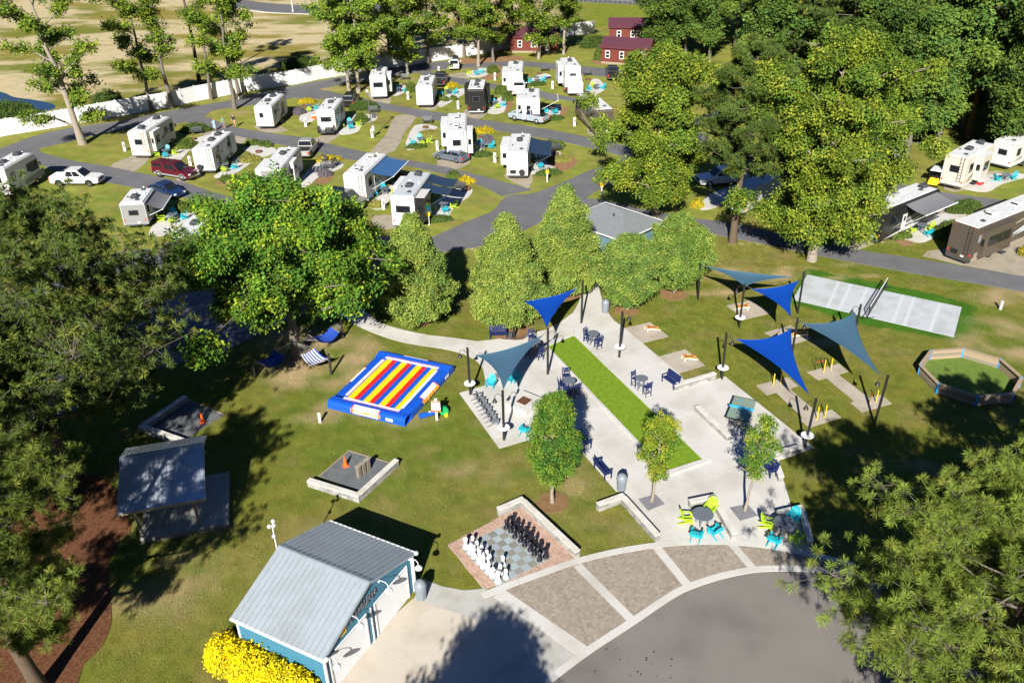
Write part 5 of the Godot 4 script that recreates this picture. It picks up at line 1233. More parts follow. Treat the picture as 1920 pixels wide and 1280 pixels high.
# ---------- furniture ----------
func rot_box(b: MB, at: Vector3, s: Vector3, ax: Vector3, an: float) -> void:
	var k := b.t
	b.t = b.t * Transform3D(Basis(ax, an), at)
	b.box(Vector3.ZERO, s)
	b.t = k

# slatted garden chair with a fan back; faces +z
func adirondack(col: String) -> Array:   # list of [part name, mesh]
	var m: Material = M[col]
	var parts := []
	var seat := MB.new()
	for k in 5: rot_box(seat, Vector3(0, 0.36 - k * 0.018, 0.22 - (4 - k) * 0.0 - k * 0.105), Vector3(0.52, 0.022, 0.09), Vector3.RIGHT, -0.17)
	parts.append(["seat", seat.mesh(m)])
	for k in 7:
		var b := MB.new()
		var x := (k - 3) * 0.088
		var h := 0.78 - absf(k - 3) * absf(k - 3) * 0.02
		rot_box(b, Vector3(x * 1.08, 0.30 + h / 2 * cos(0.42), -0.22 - h / 2 * sin(0.42)), Vector3(0.060, h, 0.022), Vector3.RIGHT, -0.42)
		parts.append(["back_slat", b.mesh(m)])
	for s in [-1, 1]:
		var l := MB.new()
		l.box(Vector3(s * 0.3, 0.26, 0.22), Vector3(0.035, 0.52, 0.11))
		parts.append(["front_leg", l.mesh(m)])
		var r := MB.new()
		rot_box(r, Vector3(s * 0.27, 0.19, -0.14), Vector3(0.03, 0.10, 0.95), Vector3.RIGHT, 0.30 * -1.0)
		parts.append(["side_rail", r.mesh(m)])
		var a := MB.new()
		rot_box(a, Vector3(s * 0.335, 0.545, -0.08), Vector3(0.13, 0.025, 0.74), Vector3.RIGHT, -0.05)
		parts.append(["armrest", a.mesh(m)])
	var c := MB.new()
	c.box(Vector3(0, 0.52, -0.36), Vector3(0.62, 0.07, 0.022))
	parts.append(["crosspiece", c.mesh(m)])
	return parts

func bar_chair(col: String) -> Array:
	var m: Material = M[col]
	var parts := [["seat", MB.new().cbox(Vector3(0, 0.76, 0), Vector3(0.46, 0.04, 0.44), 0.012).mesh(m)]]
	for s in [-1, 1]:
		parts.append(["leg", MB.new().box(Vector3(s * 0.21, 0.37, 0.19), Vector3(0.045, 0.74, 0.05)).mesh(m)])
		var b := MB.new()
		b.box(Vector3(s * 0.21, 0.37, -0.2), Vector3(0.045, 0.74, 0.05))
		rot_box(b, Vector3(s * 0.21, 1.02, -0.245), Vector3(0.045, 0.56, 0.045), Vector3.RIGHT, -0.14)
		parts.append(["leg", b.mesh(m)])
		parts.append(["stretcher", MB.new().box(Vector3(s * 0.21, 0.27, 0), Vector3(0.03, 0.045, 0.36)).mesh(m)])
	for k in 3:
		var b := MB.new()
		rot_box(b, Vector3(0, 0.93 + k * 0.13, -0.235 - k * 0.018), Vector3(0.4, 0.08, 0.022), Vector3.RIGHT, -0.14)
		parts.append(["back_slat", b.mesh(m)])
	for z in [0.19, -0.2]: parts.append(["stretcher", MB.new().box(Vector3(0, 0.33, z), Vector3(0.38, 0.045, 0.03)).mesh(m)])
	return parts

func bench(w := 1.35) -> Array:
	var m: Material = M.navy
	var parts := []
	for k in 5: parts.append(["seat_slat", MB.new().box(Vector3(0, 0.43 - k * 0.006, 0.2 - k * 0.1), Vector3(w, 0.025, 0.09)).mesh(m)])
	for k in 9:
		var b := MB.new()
		rot_box(b, Vector3(-w / 2 + 0.09 + k * (w - 0.18) / 8, 0.68, -0.3), Vector3(0.1, 0.46, 0.022), Vector3.RIGHT, -0.25)
		parts.append(["back_slat", b.mesh(m)])
	var rl := MB.new()
	rot_box(rl, Vector3(0, 0.92, -0.365), Vector3(w, 0.07, 0.04), Vector3.RIGHT, -0.25)
	parts.append(["top_rail", rl.mesh(m)])
	for s in [-1, 1]:
		parts.append(["leg", MB.new().box(Vector3(s * (w / 2 - 0.02), 0.31, 0.24), Vector3(0.06, 0.62, 0.07)).mesh(m)])
		var b := MB.new()
		b.box(Vector3(s * (w / 2 - 0.02), 0.22, -0.24), Vector3(0.06, 0.44, 0.07))
		rot_box(b, Vector3(s * (w / 2 - 0.02), 0.68, -0.3), Vector3(0.06, 0.52, 0.06), Vector3.RIGHT, -0.25)
		parts.append(["leg", b.mesh(m)])
		parts.append(["armrest", MB.new().cbox(Vector3(s * (w / 2 - 0.02), 0.64, -0.02), Vector3(0.1, 0.035, 0.62), 0.01).mesh(m)])
	return parts

func round_table(r: float, h: float, legs := 4) -> Array:
	var parts := [["table_top", MB.new().lathe(Vector3(0, h - 0.04, 0), [Vector2(0, 0), Vector2(r - 0.02, 0), Vector2(r, 0.015), Vector2(r, 0.03), Vector2(r - 0.015, 0.04), Vector2(0, 0.04)], 28).mesh(M.table_grey)]]
	for k in legs:
		var a := TAU * (k + 0.5) / legs
		parts.append(["leg", MB.new().box(Vector3(cos(a) * r * 0.55, (h - 0.04) / 2, sin(a) * r * 0.55), Vector3(0.07, h - 0.05, 0.07), -a).mesh(M.table_grey)])
	parts.append(["brace", MB.new().box(Vector3(0, h * 0.35, 0), Vector3(r * 1.0, 0.06, 0.05), 0.785).box(Vector3(0, h * 0.35 + 0.07, 0), Vector3(r * 1.0, 0.06, 0.05), -0.785).mesh(M.table_grey)])
	return parts

func put(called: String, parts: Array, label: String, cat: String, at: Vector3, turn: float, group := "") -> Node3D:
	var t := thing(called, label, cat, at, turn, group)
	if called in ["fan_back_chair", "patio_chair"]: t.scale = Vector3.ONE * 0.92
	for q in parts: inst(q[0], q[1], t)
	return t

func make_furniture() -> void:
	var P := {"bar": bar_chair("navy"), "teal": adirondack("teal"), "lime": adirondack("lime"), "charcoal": adirondack("charcoal"), "slate": adirondack("slate"), "bench": bench(), "high": round_table(0.46, 1.05), "low": round_table(0.62, 0.74), "camp": round_table(0.55, 0.72)}
	T.parts = P
	var y := 0.03
	# bar-height tables with chairs: table, then chairs as [x, z, label]
	for q in [[[6.4, -58.87], "high round grey table at the upper end of the bocce lane", [[5.96, -59.22, "navy bar chair on the far side of the upper high table"], [6.72, -58.28, "navy bar chair on the near side of the upper high table"]]],
		[[9.25, -52.18], "high round grey table beside the bench with the straight wall", [[8.89, -52.61, "navy bar chair on the far side of the high table by the bench"], [9.57, -51.47, "navy bar chair on the near side of the high table by the bench"]]],
		[[4.04, -52.09], "high round grey table between the fire patio and bocce lane", [[3.88, -53.23, "navy bar chair on the far side of the fire patio's high table"], [3.5, -51.97, "navy bar chair on the left of the fire patio's high table"], [4.42, -51.52, "navy bar chair on the near right of the fire patio's high table"], [3.8, -51.27, "navy bar chair nearest the young tree at the fire patio's high table"]]],
		[[1.77, -57.74], "high round grey table in the shadow of the grey sail", [[1.56, -59.07, "navy bar chair behind the shadowed high table"], [1.29, -57.12, "navy bar chair on the left of the shadowed high table"], [2.11, -56.84, "navy bar chair on the right of the shadowed high table"]]]]:
		var c := Vector3(q[0][0], y, q[0][1])
		put("high_table", P.high, q[1], "table", c, AX, "high round tables")
		for k in q[2]:
			var p := Vector3(k[0], y, k[1])
			var d := c - p
			put("bar_chair", P.bar, k[2], "bar chair", p, atan2(d.x, d.z), "navy bar chairs")
	for q in [[-1.11, -60.19, 0.05, "navy slatted bench facing the path under the pyramid tree"], [11.48, -52.8, -PI / 2 + 0.10 - AX, "navy slatted bench at the end of the straight block wall"], [5.53, -42.8, PI / 2 - AX * 1.0, "navy slatted bench near the domed bin facing the bocce lane"], [4.54, -45.95, PI / 2 - AX, "navy slatted bench half hidden behind the lawn tree"]]:
		put("bench", P.bench, q[3], "bench", Vector3(q[0], y, q[1]), q[2], "navy slatted benches")
	put("bench", P.bench, "dark bench in tree shade against the angled block wall", "bench", Vector3(15.79, -42.68, 0).x * Vector3.RIGHT + Vector3(0, y, Vector3(15.79, -42.68, 0).y), -PI / 2 - AX, "navy slatted benches")
	for q in [[-1.63, -52.93, -0.35, "teal fan back chair in sun beside the grey sail"], [-0.46, -53.46, 0.25, "teal fan back chair half hidden under the grey sail's tip"], [0.25, -53.65, 0.5, "teal fan back chair in the grey sail's shadow"], [0.77, -47.2, PI - 0.4, "teal fan back chair on the near edge of the fire patio"]]:
		put("fan_back_chair", P.teal, q[3], "chair", Vector3(q[0], y, q[1]), q[2], "teal chairs on the fire patio")
	var rock := [[-2.41, -51.16], [-2.05, -50.27], [-1.7, -49.35], [-1.36, -48.39]]
	for k in 4: put("fan_back_chair", P.slate, "grey slatted patio chair, %s of four in a row from the sail pole with ledge" % ["first", "second", "third", "fourth"][k], "chair", Vector3(rock[k][0], y, rock[k][1]), PI / 2 + 0.35, "grey chairs in a row on the fire patio")
	# fire table
	var ft := thing("fire_table", "square white stone fire table with a dark burner bed", "fire table", Vector3(0.77, y, -50.4), -0.66)
	obj("block_base", MB.new().box(Vector3(0, 0.2, 0), Vector3(1.75, 0.4, 1.95)), M.cap_stone, ft)
	obj("top_slab", MB.new().cbox(Vector3(0, 0.45, 0), Vector3(1.86, 0.1, 2.06), 0.02), M.concrete, ft)
	obj("burner_bed", MB.new().box(Vector3(0, 0.5, 0), Vector3(0.78, 0.02, 0.85)), M.mulch, ft)
	# dining sets
	for q in [[[10.81, -38.03], "round grey dining table in sun on the plaza", "the sunlit round table", [["lime", 11.46, -38.93, "far"], ["lime", 10, -38.14, "left"], ["teal", 10.26, -36.8, "near"], ["teal", 11.32, -37.08, "right"]]], [[15.28, -37.18], "round dark dining table in pine shade on the plaza", "the shaded round table", [["teal", 16.03, -37.96, "far"], ["lime", 14.53, -37.56, "left"], ["teal", 14.54, -36.25, "near"], ["lime", 15.78, -36.38, "right"]]]]:
		var c := Vector3(q[0][0], y, q[0][1])
		put("dining_table", P.low, q[1], "table", c, 0.3, "round dining tables on the plaza")
		for k in q[3]:
			var p := Vector3(k[1], y, k[2])
			var d := c - p
			put("fan_back_chair", P[k[0]], "%s fan back chair on the %s side of %s" % [k[0], k[3], q[2]], "chair", p, atan2(d.x, d.z), "chairs at the plaza dining tables")
	var bo := thing("bollard_light", "small dark bollard light at the near corner of the bocce lane", "bollard", Vector3(9.34, -42.1, 0).x * Vector3.RIGHT + Vector3(0, y, Vector3(9.34, -42.1, 0).y))
	obj("post", MB.new().bar(Vector3.ZERO, Vector3(0, 0.85, 0), 0.045, 8), M.black_metal, bo)
	obj("foot", MB.new().lathe(Vector3.ZERO, [Vector2(0.17, 0), Vector2(0.16, 0.1), Vector2(0.08, 0.18), Vector2(0, 0.2)], 12), M.charcoal, bo)
	obj("head", MB.new().lathe(Vector3(0, 0.8, 0), [Vector2(0, 0), Vector2(0.11, 0.02), Vector2(0.12, 0.08), Vector2(0, 0.16)], 10), M.black_metal, bo)
	var pl := thing("planter", "dark tall planter beside the navy bench and sail pole", "planter", Vector3(-0.12, -60.15, 0).x * Vector3.RIGHT + Vector3(0, y, Vector3(-0.12, -60.15, 0).y))
	obj("pot", MB.new().lathe(Vector3.ZERO, [Vector2(0, 0), Vector2(0.16, 0), Vector2(0.2, 0.5), Vector2(0.17, 0.5), Vector2(0.17, 0.46), Vector2(0, 0.46)], 12), M.charcoal, pl)

# ---------- vehicles ----------
# rings of a body along z: each station is [z, y bottom, y top, half width at the bottom, half width at the top]
func hull(b: MB, st: Array, ch := 0.12) -> MB:
	var rings := []
	for s in st:
		var yb: float = s[1]; var yt: float = s[2]; var w: float = s[3]; var u: float = s[4] if s.size() > 4 else s[3]
		var c := minf(ch, (yt - yb) * 0.4)
		rings.append([Vector3(-w, yb, s[0]), Vector3(-lerpf(w, u, (yt - c - yb) / (yt - yb)), yt - c, s[0]), Vector3(-u + c, yt, s[0]), Vector3(u - c, yt, s[0]), Vector3(lerpf(w, u, (yt - c - yb) / (yt - yb)), yt - c, s[0]), Vector3(w, yb, s[0])])
	for i in rings.size() - 1:
		for j in 6:
			var k := (j + 1) % 6
			b.quad(rings[i][j], rings[i + 1][j], rings[i + 1][k], rings[i][k])
	var r: Array = rings[0]
	b.tri(r[0], r[1], r[4]); b.tri(r[0], r[4], r[5]); b.tri(r[1], r[2], r[3]); b.tri(r[1], r[3], r[4])
	r = rings[-1]
	b.tri(r[0], r[4], r[1]); b.tri(r[0], r[5], r[4]); b.tri(r[1], r[3], r[2]); b.tri(r[1], r[4], r[3])
	return b

func wheel(parent: Node, x: float, z: float, r := 0.36, w := 0.24) -> void:
	var key := "wheel%.2f_%.2f" % [r, w]
	if not T.has(key):
		var a := MB.new(); var c := MB.new()
		var turn := Transform3D(Basis(Vector3(0, 0, 1), PI / 2), Vector3(w / 2, 0, 0))
		a.t = turn; c.t = turn
		a.lathe(Vector3.ZERO, [Vector2(r * 0.62, 0), Vector2(r * 0.94, 0.0), Vector2(r, 0.05), Vector2(r, w - 0.05), Vector2(r * 0.94, w), Vector2(r * 0.62, w)], 18)
		c.lathe(Vector3.ZERO, [Vector2(0, 0.015), Vector2(r * 0.2, 0.005), Vector2(r * 0.3, 0.04), Vector2(r * 0.63, 0.02), Vector2(r * 0.63, w - 0.02), Vector2(r * 0.3, w - 0.04), Vector2(r * 0.2, w - 0.005), Vector2(0, w - 0.015)], 12)
		T[key] = [a.mesh(M.rubber), c.mesh(M.chrome)]
	var o := inst("wheel", T[key][0], parent, Vector3(x, r, z))
	inst("rim", T[key][1], o)

func plate(parent: Node, called: String, m: Material, pts: Array, x: float, thick := 0.012) -> MeshInstance3D:   # thin panel on a side wall, outline in (z, y)
	var p := PackedVector2Array()
	for q in pts: p.append(Vector2(q[0], q[1]))
	return obj(called, MB.new().side(p, x - thick, x + thick), m, parent)

func rect(z0: float, z1: float, y0: float, y1: float) -> Array:
	return [[z0, y0], [z1, y0], [z1, y1], [z0, y1]]

func rv(label: String, x: float, z: float, turn: float, L: float, o: Dictionary) -> Node3D:
	var H: float = o.get("H", 3.3); var W: float = 1.24
	var kind: String = o.get("kind", "trailer")
	var t := thing({"trailer": "travel_trailer", "fifth": "fifth_wheel_trailer", "motor": "motorhome", "box": "box_trailer"}[kind], label, "motorhome" if kind == "motor" else "trailer", Vector3(x, 0, z), turn, "campers parked on the sites")
	var body: Material = M[o.get("body", "rv_white")]; var trim: Material = M[o.get("trim", "rv_white")]; var roof: Material = M[o.get("roof", "rv_roof")]
	var fl := 0.5 if kind != "motor" else 0.4
	var st: Array
	if kind == "fifth": st = [[0.0, fl, H, W], [-L + 2.4, fl, H, W], [-L + 2.39, 1.55, H, W], [-L + 0.7, 1.6, H - 0.05, W], [-L + 0.15, 1.9, H - 0.5, W * 0.95], [-L, 2.1, H - 0.9, W * 0.9]]
	elif kind == "motor": st = [[0.0, fl, H - 0.02, W], [-0.15, fl, H, W], [-L + 0.8, fl, H, W], [-L + 0.35, fl, H - 0.12, W], [-L, fl + 0.1, H - 0.7, W * 0.96]]
	elif kind == "box": st = [[0.0, fl, H, W * 0.86], [-L, fl, H, W * 0.86]]
	else: st = [[0.0, fl, H, W], [-L + 0.9, fl, H, W], [-L + 0.35, fl, H - 0.12, W], [-L, fl + 0.25, H - 0.8, W * 0.97]]
	obj("body", hull(MB.new(), st, 0.14 if kind != "box" else 0.05), body, t)
	if kind != "box":
		for s in [-1, 1]: obj("marker_light", MB.new().box(Vector3(s * (W - 0.3), H - 0.14, 0.015), Vector3(0.12, 0.05, 0.03)), M.red, t)
		obj("rear_seam", MB.new().box(Vector3(0, H - 0.26, 0.006), Vector3(2 * W - 0.3, 0.03, 0.012)), M.rv_grey, t)
		obj("number_plate", MB.new().box(Vector3(0.35, 0.72, 0.02), Vector3(0.32, 0.16, 0.02)), M.white_rough, t)
	var rl := L - (0.9 if kind != "box" else 0.1)
	obj("roof", MB.new().cbox(Vector3(0, H + 0.012, -0.06 - rl / 2), Vector3(2 * W - (0.2 if kind != "box" else 0.5), 0.05, rl), 0.04), roof, t)
	if kind != "box":
		# cooling units, hatches, vent pipes, roof edge rails
		for q in o.get("ac", [0.38]):
			var ac := obj("air_conditioner", MB.new().cbox(Vector3(0, H + 0.2, -L * q), Vector3(0.72, 0.32, 0.95), 0.09), M[o.get("ac_mat", "charcoal")], t)
			obj("grille", MB.new().box(Vector3(0, H + 0.19, -L * q + 0.49), Vector3(0.5, 0.16, 0.02)), M.black_plastic, ac)
		for k in 3:
			var zz = -L * [0.14, 0.56, 0.75][k]; var xx: float = [0.45, -0.35, 0.3][k]
			obj("roof_hatch", MB.new().cbox(Vector3(xx, H + 0.09, zz), Vector3(0.42, 0.12, 0.42), 0.05), M.rv_roof if k % 2 else M.tint_glass, t)
		for k in 3: obj("vent_pipe", MB.new().lathe(Vector3([-0.7, 0.75, 0.2][k], H + 0.03, -L * [0.3, 0.48, 0.87][k]), [Vector2(0.06, 0), Vector2(0.06, 0.12), Vector2(0.09, 0.13), Vector2(0.07, 0.18), Vector2(0, 0.19)], 8), M.white_rough if k else M.black_plastic, t)
		for s in [-1, 1]: obj("roof_rail", MB.new().box(Vector3(s * (W - 0.01), H - 0.14, -L / 2 + 0.3), Vector3(0.05, 0.07, L - 1.2)), trim, t)
	# lower band and coloured side panels
	var band: String = o.get("band", "")
	for s in [-1, 1]:
		var wx: float = s * (W + 0.004)
		if band: plate(t, "side_band", M[band], rect(-0.02, -L + (2.4 if kind == "fifth" else 0.6), fl, fl + o.get("band_h", 0.5)), wx)
		for q in o.get("stripes", [["rv_grey", [[-0.4, 0.95], [-L * 0.35, 1.1], [-L * 0.75, 2.0], [-L * 0.55, 1.75], [-L * 0.25, 1.35]]], ["rv_roof_grey", [[-L * 0.3, 0.8], [-L * 0.6, 0.9], [-L * 0.8, 1.5]]]] if kind != "box" else []):
			plate(t, "stripe", M[q[0]], q[1], wx + s * 0.008, 0.006)
		if kind != "box":
			var wins: Array = o.get("windows", [[0.12, 0.24], [0.33, 0.4], [0.62, 0.76]])
			for k in wins.size():
				if (k == 1 and s == 1): continue
				var q = wins[k]
				var wf := plate(t, "window", M.black_plastic, rect(-L * q[0], -L * q[1], H * 0.5, H * 0.76), wx + s * 0.014, 0.014)
				plate(wf, "pane", M.dark_glass, rect(-L * q[0] - 0.04, -L * q[1] + 0.04, H * 0.5 + 0.04, H * 0.76 - 0.04), wx + s * 0.024, 0.008)
		for zz in ([-L * 0.42, -L * 0.42 - 0.85] if kind in ["trailer", "fifth", "box"] else [-L * 0.24, -L * 0.82]):
			wheel(t, s * (W - 0.14), zz, 0.36 if kind != "motor" else 0.45)
			plate(t, "wheel_arch", M.black_plastic, [[zz - 0.46, fl - 0.02], [zz + 0.46, fl - 0.02], [zz + 0.36, fl + 0.3], [zz - 0.36, fl + 0.3]], s * (W + 0.006), 0.006)
	if kind != "box":
		var dz = -L * o.get("door", 0.34)
		var dr := plate(t, "door", M[o.get("door_mat", "rv_white")], rect(dz, dz - 0.7, fl + 0.1, fl + 2.0), W + 0.02, 0.016)
		plate(dr, "door_window", M.dark_glass, rect(dz - 0.2, dz - 0.5, fl + 1.3, fl + 1.75), W + 0.04, 0.008)
		obj("step", MB.new().box(Vector3(W + 0.25, fl - 0.15, dz - 0.35), Vector3(0.5, 0.04, 0.6)), M.charcoal, t)
	# rear wall
	var rear: Array = o.get("rear", ["window"])
	for s in [-1, 1]: obj("tail_light", MB.new().box(Vector3(s * (W - 0.18), 1.0, 0.02), Vector3(0.16, 0.16, 0.04)), M.red, t)
	obj("bumper", MB.new().box(Vector3(0, fl - 0.02, 0.1), Vector3(2 * W - 0.3, 0.12, 0.14)), M[o.get("bumper", "charcoal")], t)
	if "window" in rear or "wide" in rear or "small" in rear:
		var ww := 0.75 if "wide" in rear else 0.28 if "small" in rear else 0.5
		var rx: float = -0.35 if "small" in rear else 0.0
		var wf := obj("window", MB.new().box(Vector3(rx, H * 0.62, 0.01), Vector3(2 * ww, H * 0.2, 0.04)), M.charcoal, t)
		obj("pane", MB.new().box(Vector3(rx, H * 0.62, 0.035), Vector3(2 * ww - 0.1, H * 0.2 - 0.1, 0.012)), M.dark_glass, wf)
	if "panel" in rear: obj("rear_panel", MB.new().box(Vector3(0, (fl + H) / 2 - 0.08, 0.008), Vector3(2 * W - 0.1, H - fl - 0.3, 0.02)), M[o.get("rear_mat", "rv_grey")], t)
	if "ramp" in rear:
		obj("ramp_door", MB.new().box(Vector3(0, 1.75, 0.02), Vector3(2.1, 2.2, 0.04)), body, t)
		for s in [-1, 1]: obj("rear_mark", MB.new().box(Vector3(s * 0.55, 2.1, 0.045), Vector3(0.5, 0.1, 0.012)), M.charcoal, t)
	if "ladder" in rear:
		var ld := obj("ladder", MB.new().bar(Vector3(0.55, 1.0, 0.14), Vector3(0.55, H + 0.1, 0.14), 0.02).bar(Vector3(0.9, 1.0, 0.14), Vector3(0.9, H + 0.1, 0.14), 0.02), M.chrome, t)
		for k in 7: obj("rung", MB.new().bar(Vector3(0.55, 1.15 + k * 0.33, 0.14), Vector3(0.9, 1.15 + k * 0.33, 0.14), 0.016), M.chrome, ld)
	if "spare" in rear:
		var sp := MB.new()
		sp.t = Transform3D(Basis(Vector3.RIGHT, PI / 2), Vector3(o.get("spare_x", 0.3), 0.95, 0.04))
		sp.lathe(Vector3.ZERO, [Vector2(0, 0), Vector2(0.3, 0), Vector2(0.35, 0.06), Vector2(0.35, 0.18), Vector2(0.3, 0.22), Vector2(0.12, 0.2), Vector2(0, 0.2)], 16)
		obj("spare_wheel", sp, M.rubber, t)
	if "hatch" in rear: obj("cargo_hatch", MB.new().box(Vector3(-0.5, 0.95, 0.02), Vector3(0.7, 0.45, 0.03)), M.black_plastic, t)
	if "rack" in rear:
		var rk := obj("cargo_rack", MB.new().box(Vector3(0, 0.5, 0.75), Vector3(2.1, 0.05, 1.1)), M.black_metal, t)
		for k in 9: obj("bar", MB.new().bar(Vector3(-1.0 + k * 0.25, 0.5, 1.3), Vector3(-1.0 + k * 0.25, 1.35, 1.3), 0.02, 4), M.black_metal, rk)
		for yy in [0.7, 1.0, 1.35]: obj("rail", MB.new().bar(Vector3(-1.05, yy, 1.3), Vector3(1.05, yy, 1.3), 0.025, 4), M.black_metal, rk)
		for s in [-1, 1]: obj("gate", MB.new().box(Vector3(s * 1.05, 0.95, 0.75), Vector3(0.04, 0.8, 1.1)), M.black_plastic, rk)
		obj("luggage", MB.new().cbox(Vector3(0.3, 0.8, 0.7), Vector3(0.9, 0.5, 0.7), 0.06), M.charcoal, rk)
	# room slides
	for q in o.get("slides", []):   # side, from, to, depth, material
		var s: float = q[0]; var z0: float = -L * q[1]; var z1: float = -L * q[2]
		var so := obj("slide_out", MB.new().cbox(Vector3(s * (W + q[3] / 2 - 0.05), (fl + 0.35 + H - 0.25) / 2, (z0 + z1) / 2), Vector3(q[3] + 0.1, H - fl - 0.6, absf(z1 - z0)), 0.03), M[q[4]], t)
		plate(so, "window", M.dark_glass, rect(z0 - 0.5, z1 + 0.5, H * 0.48, H * 0.74), s * (W + q[3] + 0.008), 0.012)
		obj("window", MB.new().box(Vector3(s * (W + q[3] / 2), H * 0.6, z0 + 0.012), Vector3(q[3] * 0.5, H * 0.18, 0.02)), M.dark_glass, so)
		obj("slide_topper", MB.new().box(Vector3(s * (W + q[3] / 2 - 0.02), H - 0.24, (z0 + z1) / 2), Vector3(q[3] + 0.12, 0.03, absf(z1 - z0) + 0.06)), M[q[5]] if q.size() > 5 else M.rv_roof, so)
	# awnings: side, from, to, depth, drop, material
	for q in o.get("awnings", []):
		var s: float = q[0]; var z0: float = -L * q[1]; var z1: float = -L * q[2]; var d: float = q[3]; var dy: float = q[4]
		var a := MB.new()
		var h0 := H - 0.3
		var n := 8
		for i in n:
			var f0 := i / float(n); var f1 := (i + 1) / float(n)
			var x0: float = s * (W + d * f0); var x1: float = s * (W + d * f1)
			var y0: float = h0 - dy * f0 - 0.12 * sin(PI * f0); var y1: float = h0 - dy * f1 - 0.12 * sin(PI * f1)
			for k in 2:
				var oy := 0.0 if k == 0 else -0.02
				var aa := Vector3(x0, y0 + oy, z1); var bb := Vector3(x1, y1 + oy, z1); var cc := Vector3(x1, y1 + oy, z0); var dd := Vector3(x0, y0 + oy, z0)
				if (s > 0) == (k == 0): a.quad(aa, bb, cc, dd)
				else: a.quad(dd, cc, bb, aa)
		var ao := obj("awning", a, M[q[5]], t)
		obj("roller", MB.new().bar(Vector3(s * (W + d), h0 - dy, z0 + 0.05), Vector3(s * (W + d), h0 - dy, z1 - 0.05), 0.06, 8), M.white_paint if q[5] != "awning_navy" else M.charcoal, ao)
		for zz in [z0, z1]: obj("arm", MB.new().bar(Vector3(s * (W + 0.05), 1.2, zz), Vector3(s * (W + d), h0 - dy, zz), 0.03, 5), M.white_paint if q[5] != "awning_navy" else M.charcoal, ao)
	# front
	if kind == "motor":
		var ws := MB.new()
		ws.quad(Vector3(W * 0.86, H - 0.62, -L - 0.01 + 0.08), Vector3(-W * 0.86, H - 0.62, -L - 0.01 + 0.08), Vector3(-W * 0.86, 1.3, -L - 0.01), Vector3(W * 0.86, 1.3, -L - 0.01))
		obj("windshield", ws, M.dark_glass, t)
		for s in [-1, 1]:
			var mr := obj("mirror", MB.new().cbox(Vector3(s * (W + 0.3), 2.2, -L + 0.25), Vector3(0.22, 0.45, 0.16), 0.04), M.black_plastic, t)
			obj("arm", MB.new().bar(Vector3(s * W, 2.35, -L + 0.3), Vector3(s * (W + 0.3), 2.35, -L + 0.25), 0.03, 4), M.black_plastic, mr)
			plate(t, "cab_window", M.dark_glass, rect(-L + 0.5, -L + 1.4, 1.6, H * 0.76), s * (W + 0.02), 0.012)
			obj("head_light", MB.new().box(Vector3(s * 0.9, 0.85, -L + 0.02), Vector3(0.35, 0.2, 0.1)), M.white_paint, t)
	elif kind != "fifth":
		var dw := MB.new()
		dw.bar(Vector3(0.55, 0.45, -L + 0.3), Vector3(0, 0.45, -L - 1.1), 0.045, 4); dw.bar(Vector3(-0.55, 0.45, -L + 0.3), Vector3(0, 0.45, -L - 1.1), 0.045, 4)
		var hi := obj("hitch", dw, M.charcoal, t)
		obj("gas_bottle", MB.new().lathe(Vector3(0, 0.45, -L - 0.3), [Vector2(0, 0), Vector2(0.16, 0.02), Vector2(0.16, 0.45), Vector2(0.08, 0.55), Vector2(0, 0.56)], 10), M.white_rough, hi)
		obj("jack", MB.new().bar(Vector3(0, 0.0, -L - 0.8), Vector3(0, 0.9, -L - 0.8), 0.04, 6), M.black_metal, hi)
	else:
		for s in [-1, 1]: obj("leg", MB.new().box(Vector3(s * 0.9, 0.8, -L + 1.6), Vector3(0.1, 1.6, 0.1)), M.charcoal, t)
	for s in [-1, 1]: obj("stabiliser", MB.new().bar(Vector3(s * 0.9, 0.0, -0.5), Vector3(s * 0.7, fl, -0.4), 0.03, 4), M.charcoal, t)
	return t

